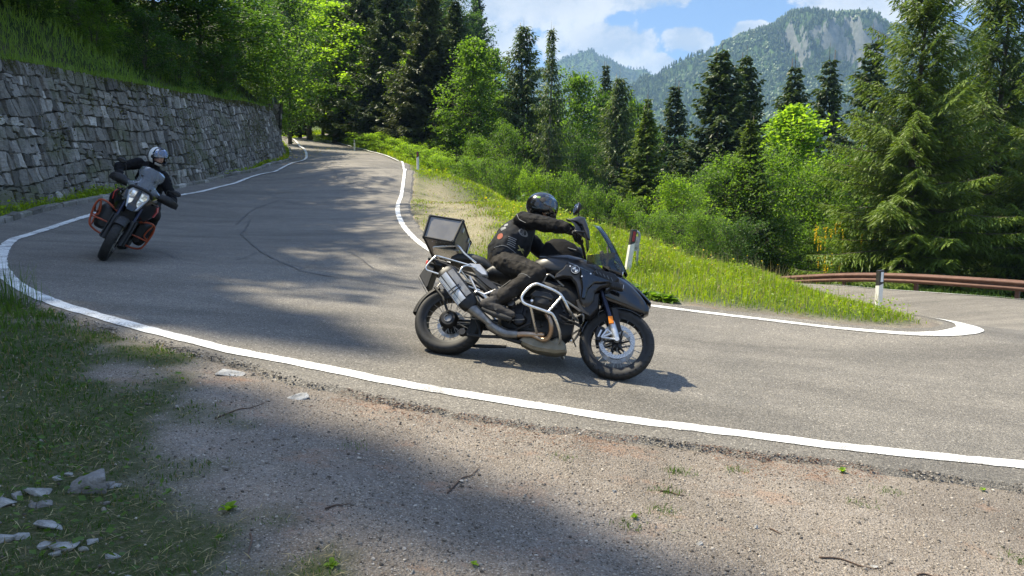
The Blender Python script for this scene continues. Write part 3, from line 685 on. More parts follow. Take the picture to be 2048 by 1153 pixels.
def leaf_quads(mb, C, L, v, r, mi=0, wid=.34, up=.7, dirs=None):
    n = len(C); nrm = r.normal(size=(n, 3)); nrm[:, 2] = np.abs(nrm[:, 2])+up; nrm /= np.linalg.norm(nrm, axis=1)[:, None]
    d = r.normal(size=(n, 3)) if dirs is None else dirs+r.normal(size=(n, 3))*.35
    d -= nrm*(d*nrm).sum(1)[:, None]; d /= np.linalg.norm(d, axis=1)[:, None]+1e-9; s = np.cross(nrm, d); L = (np.asarray(L)*r.uniform(.65, 1.25, n))[:, None]
    V = np.stack([C-d*L*.5, C+s*L*wid, C+d*L*.5-nrm*L*.12, C-s*L*wid], 1).reshape(-1, 3)
    mb.add(V, np.arange(4*n).reshape(-1, 4), mi, np.repeat(np.clip(v, 0, 1), 4))
def make_broadleaf(name, seed, H, R0, cb=.25, nl=46, sub=5, per=26, leaf=.17, rc=.42, trunk=.16, prof=None, stems=1, up=.5):
    r = np.random.default_rng(seed); wood = MB(); fol = MB(); prof = prof or (lambda t: (np.sin(np.pi*np.clip(t*.86+.1, 0, 1))**.7))
    for s_ in range(stems):
        a0 = s_*2.4+r.random(); bend = r.normal(size=2)*.03*H; off = np.array([np.cos(a0), np.sin(a0)])*(.25*R0 if stems > 1 else 0)
        zz = np.linspace(0, 1, 8); tp = np.stack([bend[0]*zz**2+off[0]*zz+.02*H*np.sin(zz*4+a0)*.5, bend[1]*zz**2+off[1]*zz+.02*H*np.cos(zz*5+a0)*.5, zz*H*.95], 1)
        tube(wood, tp, trunk/stems**.5*(1-zz*.86)*(1+.5*(zz < .05)), 7)
        for i in range(nl//stems):
            t = (i+r.random())/(nl//stems); z = H*(cb+(.93-cb)*t); az = i*2.4+r.normal()*.4; rad = R0*prof(t)*r.uniform(.55, 1.12)
            p0 = np.array([np.interp(z, tp[:, 2], tp[:, 0]), np.interp(z, tp[:, 2], tp[:, 1]), z]); el = up*(.5+.8*t)+r.normal()*.12
            d = np.array([np.cos(az), np.sin(az), el]); p2 = p0+d*rad; p1 = (p0+p2)/2+np.array([0, 0, -.06*rad])
            tube(wood, [p0, p1, p2], [trunk*.28*(1-t*.6), trunk*.16*(1-t*.5), .012], 4, cap=False)
            for j in range(sub):
                s = .3+.75*(j+r.random())/sub; q = p0+(p2-p0)*s+r.normal(size=3)*np.array([.16, .16, .10])*rad
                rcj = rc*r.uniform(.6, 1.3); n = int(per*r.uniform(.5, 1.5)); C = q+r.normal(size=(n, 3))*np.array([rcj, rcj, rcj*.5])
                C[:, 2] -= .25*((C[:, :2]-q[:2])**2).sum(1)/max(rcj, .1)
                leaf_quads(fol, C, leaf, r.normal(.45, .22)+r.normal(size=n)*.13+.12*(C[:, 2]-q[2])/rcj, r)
                if j % 2 == 0: tube(wood, [p0+(p2-p0)*min(s, .95), q], [.018, .006], 3, cap=False)
    return wood.mesh(name+'_wood', 'bark', True), fol.mesh(name+'_leaves', 'leaf_mid', False, True)
def make_conifer(name, seed, H, R0, cb=.06, gap=.42, per=6, tw=.16, droop=.5, fw=.085, hang=.35, tip=.5, trunk=.17, powr=.8, ragged=.18, bare=0., curl=.28, segs=2, upw=.7):
    r = np.random.default_rng(seed); wood = MB(); fol = MB(); zz = np.linspace(0, 1, 8)
    tube(wood, np.stack([.012*H*np.sin(zz*3+seed), .012*H*np.cos(zz*2.3), zz*H], 1), trunk*(1-zz*.93)*(1+.35*(zz < .05)), 7)
    z = H*max(cb, .02); PB = []; PD = []; PL = []; PV = []
    while z < H*.985:
        t = z/H; Rb = R0*(1-t)**powr*(1-np.clip((cb+.10-t)/.12, 0, .5)); n = max(3, int(per*(.6+.6*(1-t))+r.random()))
        for i in range(n):
            az = i*2*np.pi/n+r.normal()*.35+z*2.1; Lb = max(.12, Rb*r.uniform(1-ragged*2.2, 1+ragged)); el0 = .15+upw*t**2+r.normal()*.08
            k = max(3, int(Lb/.3)); s = np.linspace(0, 1, k+1); out = s*Lb; up_ = Lb*(el0*s-droop*s**2*(1-t*.6)+curl*s**3)
            P_ = np.stack([np.cos(az)*out, np.sin(az)*out, z+up_], 1); P_[:, :2] += r.normal(size=(k+1, 2))*.02*Lb*s[:, None]
            tube(wood, P_, .022*(1-s*.8)*(.5+Lb/3), 3, cap=False)
            if t < bare: continue
            m_ = max(3, int(Lb/tw)); ss = (np.arange(m_)+r.random(m_)*.8)/m_; ss = .12+.9*ss; ss = np.clip(ss, 0, 1)
            base = np.stack([np.interp(ss, s, P_[:, c]) for c in range(3)], 1); fwd = np.array([np.cos(az), np.sin(az), 0]); sd2 = np.array([-np.sin(az), np.cos(az), 0])
            for sg in (-1, 1):
                lt = (.14+.42*Lb*(1-ss)**.8*np.clip(ss*4, 0, 1)+.06)*r.uniform(.6, 1.2, m_); lt = np.minimum(lt, 1.1)
                dr = sg*sd2*.8+fwd*.62+np.array([0, 0, -hang])
                dr = dr[None, :]+r.normal(size=(m_, 3))*.16
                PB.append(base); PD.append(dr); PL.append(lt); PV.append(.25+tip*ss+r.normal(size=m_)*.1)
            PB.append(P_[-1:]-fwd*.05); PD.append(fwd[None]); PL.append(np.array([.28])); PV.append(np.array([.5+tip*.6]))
        z += gap*r.uniform(.7, 1.3)*(1 if t < .8 else .6)
    B = np.concatenate(PB); D = np.concatenate(PD); Lt = np.concatenate(PL); Vv = np.concatenate(PV); D /= np.linalg.norm(D, axis=1)[:, None]; n = len(B)
    for k in range(segs):                      # each twig: a few overlapping kite-shaped needle sprays, drooping outwards
        a = k/segs; st = B+D*(Lt*a*.85)[:, None]; st[:, 2] -= Lt*hang*.5*a*a
        d = D+r.normal(size=(n, 3))*.2; d[:, 2] -= hang*a; d /= np.linalg.norm(d, axis=1)[:, None]; L_ = (Lt/segs*1.35+.07)
        nn = r.normal(size=(n, 3))*.5; nn[:, 2] += .8; s = np.cross(d, nn); s /= np.linalg.norm(s, axis=1)[:, None]; w = fw*r.uniform(.6, 1.3, n)
        V = np.stack([st, st+d*(L_*.4)[:, None]+s*w[:, None], st+d*L_[:, None], st+d*(L_*.35)[:, None]-s*w[:, None]], 1).reshape(-1, 3)
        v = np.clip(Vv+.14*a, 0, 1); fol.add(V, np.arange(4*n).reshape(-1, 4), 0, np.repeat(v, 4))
    tube(wood, [(0, 0, H*.97), (0, 0, H*1.02)], [.015, .004], 3)
    return wood.mesh(name+'_wood', 'bark', True), fol.mesh(name+'_needles', 'needle_dark', False, True)
TM = {}
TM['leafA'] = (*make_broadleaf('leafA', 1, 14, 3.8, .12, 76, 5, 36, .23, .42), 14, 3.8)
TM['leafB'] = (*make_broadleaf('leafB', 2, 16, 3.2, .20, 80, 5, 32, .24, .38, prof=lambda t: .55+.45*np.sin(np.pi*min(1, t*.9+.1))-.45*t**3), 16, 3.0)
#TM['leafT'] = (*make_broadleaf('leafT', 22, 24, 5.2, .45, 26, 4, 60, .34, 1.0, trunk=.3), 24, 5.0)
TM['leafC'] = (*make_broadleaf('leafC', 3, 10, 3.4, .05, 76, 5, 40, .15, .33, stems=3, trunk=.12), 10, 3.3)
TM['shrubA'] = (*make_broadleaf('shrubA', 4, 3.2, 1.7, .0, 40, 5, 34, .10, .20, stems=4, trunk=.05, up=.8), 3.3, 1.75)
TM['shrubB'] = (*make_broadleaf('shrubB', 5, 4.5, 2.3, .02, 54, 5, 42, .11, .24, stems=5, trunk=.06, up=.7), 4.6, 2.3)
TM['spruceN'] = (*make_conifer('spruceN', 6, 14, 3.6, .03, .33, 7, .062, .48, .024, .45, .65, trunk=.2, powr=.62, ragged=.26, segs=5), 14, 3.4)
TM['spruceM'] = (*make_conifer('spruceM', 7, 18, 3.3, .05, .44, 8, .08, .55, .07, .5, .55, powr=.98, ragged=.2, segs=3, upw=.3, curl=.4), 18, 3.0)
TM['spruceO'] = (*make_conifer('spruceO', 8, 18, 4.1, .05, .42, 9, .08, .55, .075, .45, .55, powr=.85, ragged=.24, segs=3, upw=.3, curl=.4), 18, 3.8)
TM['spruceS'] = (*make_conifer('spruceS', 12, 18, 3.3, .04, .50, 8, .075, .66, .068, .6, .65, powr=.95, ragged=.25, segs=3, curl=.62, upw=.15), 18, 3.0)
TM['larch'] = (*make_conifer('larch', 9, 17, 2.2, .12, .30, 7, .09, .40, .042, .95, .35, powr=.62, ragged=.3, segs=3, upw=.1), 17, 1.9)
TM['larchB'] = (*make_conifer('larchB', 10, 17, 2.4, .42, .34, 6, .09, .40, .04, .95, .35, powr=.85, ragged=.34, segs=3, upw=.1), 17, 2.0)
for k, v in TM.items():
    if k.startswith('larch'): v[0].materials[0] = MATS['bark_pale']
_tr = random.Random(4)
PROTO = {}
def tree(kind, x, y, h, w, mat, name, cat, label, group=None, z=None, rz=None):
    wood, fol, H, R0 = TM[kind]
    z = surf(x, y) if z is None else z
    if kind not in PROTO or True:
        t = empty(name, (x, y, z-.1), _tr.uniform(0, 6.28) if rz is None else rz, label, cat, group)
        a = obj('stems' if kind.startswith('shrub') else 'trunk', wood, t); b = obj('foliage' if kind.startswith('shrub') else 'crown', fol, t)
        b.material_slots[0].link = 'OBJECT'; b.material_slots[0].material = MATS[mat]
    t.scale = (w/2/R0, w/2/R0, h/H); return t
def tpx(kind, px, d, top, wpx, mat, name, cat, label, group=None, rz=None):
    x = (px-1024)/1450*d; z = surf(x, d); zt = pxd(px, top, d)[2]
    return tree(kind, x, d, zt-z, wpx/1450*d, mat, name, cat, label, group, z, rz)
SP, DT, SH, LT = ('spruce_tree', 'spruce'), ('deciduous_tree', 'tree'), ('leafy_shrub', 'shrub'), ('larch_tree', 'larch')
TREES = [
 ('spruceN', 1822, 27, -70, 400, 'needle_light', SP, 'big spruce with sunlit yellow-green branches right behind the guardrail, its bare trunk foot visible'),
 ('spruceN', 1975, 31, -90, 400, 'needle_light', SP, 'big dark spruce to the right of the sunlit one, its top out of frame'),
 ('spruceN', 2090, 26, 70, 330, 'needle_light', SP, 'spruce cut by the right edge of the photo'),
 ('spruceS', 1722, 52, 60, 340, 'needle_dark', SP, 'dark pointed spruce against the mountain, nearest left of the big sunlit spruce'),
 ('spruceS', 1640, 56, 98, 290, 'needle_dark', SP, 'slim dark spruce against the mountain, middle one of the three pointed tops'),
 ('spruceS', 1574, 54, 112, 300, 'needle_dark', SP, 'dark drooping spruce against the mountain, left of the three pointed tops'),
 ('leafB', 1588, 38, 180, 225, 'leaf_bright', DT, 'bright yellow-green tree in front of the three pointed spruces'),
 ('spruceO', 1432, 48, 90, 380, 'needle_dark', SP, 'broad dark old spruce with two tips standing before the mountain slope'),
 ('spruceO', 1480, 50, 100, 290, 'needle_dark', SP, 'right hand tip of the broad dark double spruce'),
 ('spruceM', 1492, 33, 228, 200, 'needle_light', SP, 'young light green spruce poking out left of the bright yellow-green tree'),
 ('leafC', 1355, 27, 342, 170, 'leaf_bright', DT, 'bright fresh green young maple at the left end of the thicket behind the grass island'),
 ('leafC', 1452, 33, 300, 190, 'leaf_mid', DT, 'mid green tree between the young maple and the bright yellow-green tree'),
 ('leafC', 1540, 36, 285, 190, 'leaf_mid', DT, 'rounded mid green tree directly below the bright yellow-green tree'),
 ('leafC', 1625, 34, 310, 190, 'leaf_mid', DT, 'mid green tree with pale leaves below the middle pointed spruce'),
 ('leafC', 1700, 35, 280, 170, 'leaf_mid', DT, 'green tree half hidden behind the yellow flowering one'),
 ('leafC', 1405, 34, 330, 130, 'leaf_dark', DT, 'darker green tree wedged behind the young maple'),
 ('spruceM', 1290, 40, 210, 230, 'needle_light', SP, 'small yellowish spruce with open branches left of the broad dark spruce'),
 ('larch', 1234, 48, 144, 150, 'larch_leaf', LT, 'grey-green hanging larch between the bare-trunked larch and the yellowish spruce'),
 ('larch', 1047, 49, 42, 150, 'larch_leaf', LT, 'tall pale larch left of the bare-trunked larch, its thin top against the clouds'),
 ('larchB', 1100, 43, 48, 130, 'larch_leaf', LT, 'tall larch with long bare pale trunk in the middle of the valley edge'),
 ('spruceM', 1342, 62, 160, 240, 'needle_dark', SP, 'dark spruce just left of the broad double spruce'),
 ('spruceM', 1290, 66, 186, 160, 'needle_light', SP, 'spruce tip rising behind the small yellowish spruce'),
 ('spruceM', 1207, 74, 120, 150, 'needle_dark', SP, 'dark spruce tip behind the grey-green larch'),
 ('leafA', 1150, 54, 128, 150, 'leaf_mid', DT, 'rounded green tree right of the bare-trunked larch top'),
 ('leafA', 1195, 60, 165, 130, 'leaf_dark', DT, 'dark green tree behind the grey-green larch'),
 ('leafA', 1262, 60, 175, 110, 'leaf_mid', DT, 'hazy green tree filling the gap above the yellowish spruce'),
 ('leafA', 1010, 53, 178, 140, 'leaf_mid', DT, 'green tree left of the pale larch, lower than it'),
 ('leafA', 1100, 60, 190, 150, 'leaf_mid', DT, 'green tree seen between the two tall larches'),
 ('leafB', 945, 49, 55, 130, 'leaf_mid', DT, 'tall fresh green tree at the sky edge right of the dark spruces'),
 ('leafB', 988, 58, 80, 90, 'leaf_mid', DT, 'narrow green tree at the sky edge beside the pale larch'),
 ('spruceM', 915, 62, -6, 210, 'needle_dark', SP, 'dark spruce whose tip marks the left edge of the sky'),
 ('spruceO', 862, 54, -40, 220, 'needle_brown', SP, 'big brownish dark spruce left of the sky edge'),
 ('spruceO', 790, 60, -60, 220, 'needle_dark', SP, 'dark spruce behind the roadside trees, second from the sky edge'),
 ('spruceO', 735, 66, -80, 220, 'needle_dark', SP, 'dark spruce rising behind the bright ash trees'),
 ('leafB', 628, 74, -30, 170, 'leaf_bright', DT, 'bright yellow-green ash overhanging the far bend'),
 ('leafB', 682, 68, -10, 190, 'leaf_bright', DT, 'bright yellow-green ash with dark twin trunks beside the upper road'),
 ('leafB', 726, 65, 30, 160, 'leaf_bright', DT, 'fresh green ash to the right of the twin-trunked one'),
 ('leafB', 778, 61, 70, 140, 'leaf_mid', DT, 'mid green tree in front of the dark spruces, near the bright shrubs'),
 ('leafB', 836, 55, 84, 85, 'leaf_bright', DT, 'narrow light green tree in front of the big brownish spruce'),
 ('leafA', 905, 50, 215, 90, 'leaf_mid', DT, 'low green tree at the foot of the tall sky-edge tree'),
 ('leafC', 1015, 42, 235, 120, 'leaf_mid', DT, 'light green low tree left of the bare larch trunk'),
 ('leafC', 1150, 46, 255, 130, 'leaf_dark', DT, 'dark green tree behind the bare larch trunk'),
 ('leafC', 960, 44, 265, 100, 'leaf_mid', DT, 'low green tree between the roadside shrubs and the pale larch'),
]
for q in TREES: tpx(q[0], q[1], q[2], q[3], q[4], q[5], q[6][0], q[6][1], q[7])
SHR = [
 ('shrubB', 1305, 24, 425, 110, 'leaf_mid', 'green shrub at the left foot of the young maple'),
 ('shrubB', 1400, 25, 425, 120, 'leaf_mid', 'leafy shrub right of the young maple, behind the grass ridge'),
 ('shrubB', 1470, 28, 440, 130, 'leaf_dark', 'dark shrub in the middle of the thicket behind the grass ridge'),
 ('shrubB', 1545, 32, 430, 130, 'leaf_mid', 'shrub behind the left end of the guardrail'),
 ('shrubB', 1625, 31, 455, 120, 'leaf_mid', 'pale leaved shrub overhanging the guardrail below the yellow blossoms'),
 ('shrubB', 1700, 29, 470, 110, 'leaf_mid', 'low shrub behind the guardrail left of the spruce trunk'),
 ('shrubB', 1780, 30, 480, 120, 'leaf_dark', 'dark shrub at the foot of the sunlit spruce'),
 ('shrubB', 1890, 28, 485, 130, 'leaf_dark', 'dark shrub right of the sunlit spruce trunk'),
 ('shrubB', 1990, 27, 480, 140, 'leaf_dark', 'dark shrub behind the right end of the guardrail'),
 ('shrubA', 738, 57, 270, 80, 'leaf_bright', 'bright shrub beside the second distant marker post'),
 ('shrubA', 768, 54, 266, 100, 'leaf_bright', 'tallest bright shrub of the roadside row'),
 ('shrubA', 802, 51, 274, 95, 'leaf_bright', 'bright shrub in the middle of the roadside row'),
 ('shrubA', 832, 46.5, 286, 90, 'leaf_bright', 'bright shrub right behind the red-topped marker post on the upper road'),
 ('shrubA', 862, 44, 296, 90, 'leaf_bright', 'bright shrub second from the right end of the roadside row'),
 ('shrubA', 890, 42, 308, 75, 'leaf_bright', 'bright shrub at the right end of the roadside row'),
 ('shrubB', 940, 40, 318, 110, 'leaf_mid', 'dark green bush in the hollow right of the roadside shrubs'),
 ('shrubB', 1015, 37, 328, 110, 'leaf_mid', 'green bush in the hollow left of the bare larch trunk'),
 ('shrubB', 1065, 34, 345, 90, 'leaf_bright', 'light green bush at the foot of the bare larch trunk'),
 ('shrubB', 1125, 34, 352, 100, 'leaf_mid', 'green bush just right of the bare larch trunk foot'),
 ('shrubB', 1185, 31, 378, 100, 'leaf_mid', 'bush at the grass edge below the grey-green larch'),
 ('shrubB', 1245, 28, 398, 100, 'leaf_mid', 'bush at the grass edge below the yellowish spruce'),
 ('shrubB', 655, 66, 268, 50, 'leaf_mid', 'small shrub at the foot of the twin-trunked ash'),
]
for q in SHR: tpx(q[0], q[1], q[2], q[3], q[4], q[5], SH[0], SH[1], q[6])
# hillside trees on the left, above the wall
HT = [('leafA', 540, 49, 20, 190, 'leaf_mid', 'dark green tree leaning over the far end of the stone wall'),
 ('leafA', 480, 44, -60, 230, 'leaf_dark', 'dark leafy tree on the slope just left of the wall end'),
 ('leafA', 415, 38, -60, 250, 'leaf_dark', 'dark leafy tree on the slope above the middle of the wall'),
 ('leafA', 340, 37, -160, 260, 'leaf_dark', 'dark leafy tree high on the slope above the rider in black and orange'),
 ('leafA', 240, 35, -190, 260, 'leaf_dark', 'dark leafy tree high on the slope, second from the top left corner'),
 ('leafA', 120, 36, -260, 300, 'leaf_dark', 'dark leafy tree above the grass slope in the top left corner'),
 ('leafA', 590, 58, -40, 140, 'leaf_dark', 'dark tree behind the end of the stone wall'),
 ('shrubB', 530, 46, 150, 80, 'leaf_mid', 'light shrub hanging over the far corner of the wall'),
 ('shrubB', 455, 36, 95, 110, 'leaf_dark', 'dark shrub on the bank above the far third of the wall'),
 ('shrubB', 375, 31, 75, 120, 'leaf_dark', 'dark shrub on the bank above the middle of the wall'),
 ('shrubB', 310, 29, 20, 130, 'leaf_dark', 'dark shrub on the bank above the oncoming rider'),
 ('shrubB', 215, 27, 0, 140, 'leaf_mid', 'mid green shrub high on the grass bank at the left'),
 ('shrubB', 100, 25, -30, 150, 'leaf_dark', 'dark shrub on the grass bank near the top left corner')]
for q in HT:
    nm = SH if q[0].startswith('shrub') else DT
    tpx(q[0], q[1], q[2], q[3], q[4], q[5], nm[0], nm[1], q[6])
r = np.random.default_rng(17)
# the wood closing the view: trees that nothing tells apart
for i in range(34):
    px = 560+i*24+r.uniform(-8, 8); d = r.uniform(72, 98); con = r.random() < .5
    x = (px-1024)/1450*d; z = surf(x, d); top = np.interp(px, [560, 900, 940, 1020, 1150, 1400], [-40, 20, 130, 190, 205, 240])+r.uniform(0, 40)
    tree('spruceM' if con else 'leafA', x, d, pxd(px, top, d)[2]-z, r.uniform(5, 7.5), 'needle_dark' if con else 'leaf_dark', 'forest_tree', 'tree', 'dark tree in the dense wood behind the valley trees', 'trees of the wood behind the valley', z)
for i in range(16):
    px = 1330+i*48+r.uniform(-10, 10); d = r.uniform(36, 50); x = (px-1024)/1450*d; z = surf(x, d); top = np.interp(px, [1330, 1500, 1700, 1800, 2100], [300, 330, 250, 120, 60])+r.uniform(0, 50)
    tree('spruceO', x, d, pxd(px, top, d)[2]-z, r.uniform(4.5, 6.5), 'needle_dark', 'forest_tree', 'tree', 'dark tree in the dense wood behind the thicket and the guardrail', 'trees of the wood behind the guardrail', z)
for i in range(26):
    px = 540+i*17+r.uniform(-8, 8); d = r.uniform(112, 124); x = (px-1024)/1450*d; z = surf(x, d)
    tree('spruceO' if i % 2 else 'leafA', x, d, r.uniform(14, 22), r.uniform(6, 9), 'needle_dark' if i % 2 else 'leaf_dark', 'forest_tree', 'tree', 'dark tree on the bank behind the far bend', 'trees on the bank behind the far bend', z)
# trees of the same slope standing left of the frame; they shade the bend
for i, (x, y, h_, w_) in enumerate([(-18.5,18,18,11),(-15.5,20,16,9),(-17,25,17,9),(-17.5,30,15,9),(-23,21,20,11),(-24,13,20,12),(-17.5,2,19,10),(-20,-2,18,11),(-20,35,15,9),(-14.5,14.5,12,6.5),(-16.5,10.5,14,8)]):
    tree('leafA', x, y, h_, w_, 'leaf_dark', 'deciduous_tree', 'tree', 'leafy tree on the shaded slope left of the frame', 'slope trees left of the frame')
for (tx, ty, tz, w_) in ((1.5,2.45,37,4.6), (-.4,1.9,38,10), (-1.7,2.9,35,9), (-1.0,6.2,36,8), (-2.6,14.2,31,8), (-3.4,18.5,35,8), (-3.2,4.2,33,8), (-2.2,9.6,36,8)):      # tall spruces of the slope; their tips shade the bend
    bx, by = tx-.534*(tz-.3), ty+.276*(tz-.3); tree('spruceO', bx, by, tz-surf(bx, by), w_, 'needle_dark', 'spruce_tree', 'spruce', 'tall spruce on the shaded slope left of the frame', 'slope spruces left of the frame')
# ---------------------------------------------------------------- motorcycle materials
pmat('paint_matt', (.006, .006, .007), (.010, .010, .0115), .34, nscale=3, rough2=.42, spec=.5, coat=.35)
pmat('paint_gloss', (.004, .004, .005), (.008, .008, .009), .12, coat=.6, nscale=3, rough2=.22)
pmat('plastic', (.006, .006, .006), (.012, .012, .012), .58, nscale=30, bumpd=.0008, bscale=400)
pmat('rubber_part', (.012, .012, .012), (.022, .022, .021), .7)
pmat('engine_black', (.005, .005, .006), (.014, .014, .014), .5, nscale=14, metal=.2)
pmat('seat_vinyl', (.010, .010, .011), (.018, .018, .019), .48, bumpd=.001, bscale=300)
pmat('alu', (.52, .52, .51), (.66, .66, .65), .34, metal=.85, nscale=12, rough2=.45)
pmat('steel_bar', (.60, .58, .53), (.74, .72, .67), .24, metal=.95, nscale=9, rough2=.34)
pmat('steel_dark', (.16, .155, .15), (.28, .27, .25), .36, metal=.9, nscale=12, rough2=.5)
pmat('chrome', (.75, .75, .76), (.85, .85, .86), .12, metal=1)
pmat('disc_steel', (.42, .41, .39), (.54, .53, .50), .40, metal=.85, nscale=40)
pmat('header', (.30, .19, .12), (.42, .34, .26), .30, metal=.9, nscale=6)
pmat('khaki_plate', (.17, .155, .11), (.24, .215, .16), .55, metal=.35, nscale=10, bumpd=.001, bscale=80)
pmat('box_alu', (.17, .165, .16), (.21, .20, .19), .36, metal=.55, nscale=5, rough2=.5)  # base lightened so the black case carries the sky's reflection in its colour
pmat('fork_blue', (.02, .024, .045), (.03, .035, .06), .25, metal=.6)
pmat('orange_reflector', (.85, .22, .01), (.95, .30, .015), .25)
pmat('orange_frame', (.26, .045, .014), (.38, .07, .02), .40, nscale=12)
pmat('red_mark', (.45, .02, .015), (.6, .03, .02), .35)
pmat('white_paint', (.72, .72, .70), (.82, .82, .80), .35)
pmat('silver_paint', (.42, .43, .45), (.52, .53, .55), .3, metal=.4)
pmat('emblem_blue', (.03, .035, .05), (.04, .045, .07), .3)
pmat('helmet_green', (.16, .30, .03), (.22, .38, .05), .25)
pmat('patch_orange', (.22, .045, .02), (.36, .10, .05), .8)
pmat('patch_grey', (.14, .145, .15), (.26, .27, .28), .7)
pmat('patch_gold', (.30, .26, .08), (.42, .38, .14), .6)
pmat('skin', (.40, .22, .15), (.46, .26, .18), .5)
pmat('eye_dark', (.02, .015, .012), None, .2)
pmat('lamp_silver', (.70, .71, .72), (.9, .9, .9), .06, metal=1, nscale=25)
def clear_mat(name, tint, mixf, rough=.03):
    m, nt = new_mat(name); N, *_ = NT(nt)
    g = N('ShaderNodeBsdfGlossy', inp={0: (1, 1, 1, 1), 'Roughness': rough}); t = N('ShaderNodeBsdfTransparent', inp={0: (*tint, 1)})
    fr = N('ShaderNodeFresnel', inp={0: 1.22}); ad = N('ShaderNodeMath', operation='ADD', inp={0: fr.outputs[0], 1: mixf})
    mx = N('ShaderNodeMixShader', inp={0: ad.outputs[0], 1: t.outputs[0], 2: g.outputs[0]}); N('ShaderNodeOutputMaterial', inp={0: mx.outputs[0]})
clear_mat('screen_clear', (.78, .84, .82), .05); clear_mat('screen_smoke', (.30, .33, .34), .04); clear_mat('visor', (.55, .62, .62), .08); clear_mat('visor_blue', (.60, .68, .82), .10); pmat('lamp_lit', (.20, .20, .18), (1.0, .97, .85), .08, metal=.6, nscale=22, emit=.22, stops=(.42, .55)); clear_mat('lamp_glass', (.9, .92, .94), .05)
def milky(name, mixf, colr):
    m, nt = new_mat(name); N, *_ = NT(nt)
    t = N('ShaderNodeBsdfTransparent', inp={0: (.9, .93, .96, 1)}); d = N('ShaderNodeBsdfDiffuse', inp={0: (*colr, 1)}); g = N('ShaderNodeBsdfGlossy', inp={'Roughness': .08})
    m1 = N('ShaderNodeMixShader', inp={0: mixf, 1: t.outputs[0], 2: d.outputs[0]}); fr = N('ShaderNodeFresnel', inp={0: 1.2}); m2 = N('ShaderNodeMixShader', inp={0: fr.outputs[0], 1: m1.outputs[0], 2: g.outputs[0]}); N('ShaderNodeOutputMaterial', inp={0: m2.outputs[0]})
milky('screen_pale', .14, (.6, .65, .72))
def fabric(name, c1, c2, sc=5, bd=.006):
    m, nt = new_mat(name); N, ramp, math_, mixc, noise, vor, mapping, bump = NT(nt); tc = N('ShaderNodeTexCoord').outputs['Object']
    b = N('ShaderNodeBsdfPrincipled', inp={'Base Color': ramp(noise(tc, 14, 5), [(.35, c1), (.65, c2)]), 'Roughness': .8, 'Sheen Weight': .0, 'Specular IOR Level': .18})
    hh = math_('ADD', noise(mapping(tc, (1, 1, 1.7)), sc*1.6, 2, .5, .6), math_('MULTIPLY', noise(tc, 420, 2), .03))
    nt.links.new(bump(hh, bd*2.2, .6), b.inputs['Normal']); N('ShaderNodeOutputMaterial', inp={0: b.outputs[0]})
fabric('jacket', (.004, .004, .005), (.008, .008, .009)); fabric('trousers', (.016, .0145, .013), (.030, .027, .024)); fabric('vest_leather', (.009, .010, .012), (.022, .024, .028), 6)
fabric('boot_leather', (.030, .028, .027), (.075, .07, .066), 8, .003); fabric('glove_black', (.008, .008, .009), (.015, .015, .015), 12, .002)
m, nt = new_mat('tyre_rubber'); N, ramp, math_, mixc, noise, vor, mapping, bump = NT(nt)
tc = N('ShaderNodeTexCoord').outputs['Object']; s = N('ShaderNodeSeparateXYZ', inp={0: tc})
ang = math_('ARCTAN2', s.outputs[2], s.outputs[0]); ay = math_('ABSOLUTE', s.outputs[1]); rad = math_('SQRT', math_('ADD', math_('MULTIPLY', s.outputs[0], s.outputs[0]), math_('MULTIPLY', s.outputs[2], s.outputs[2])))
ph = math_('FRACT', math_('ADD', math_('MULTIPLY', ang, 34/6.2832), math_('MULTIPLY', ay, 14)))
gro = ramp(ph, [(.0, 1), (.16, 1), (.20, 0), (.96, 0), (1, 1)]); onw = ramp(rad, [(.291, 0), (.296, 1)]); gm = math_('MULTIPLY', gro, onw)
c = mixc(gm, ramp(noise(tc, 22, 5), [(.3, (.009, .0088, .0085)), (.7, (.020, .0195, .018))]), (.006, .006, .006))
b = N('ShaderNodeBsdfPrincipled', inp={'Base Color': c, 'Roughness': .68}); nt.links.new(bump(math_('MULTIPLY', gm, -1), .006, 1), b.inputs['Normal'])
N('ShaderNodeOutputMaterial', inp={0: b.outputs[0]})

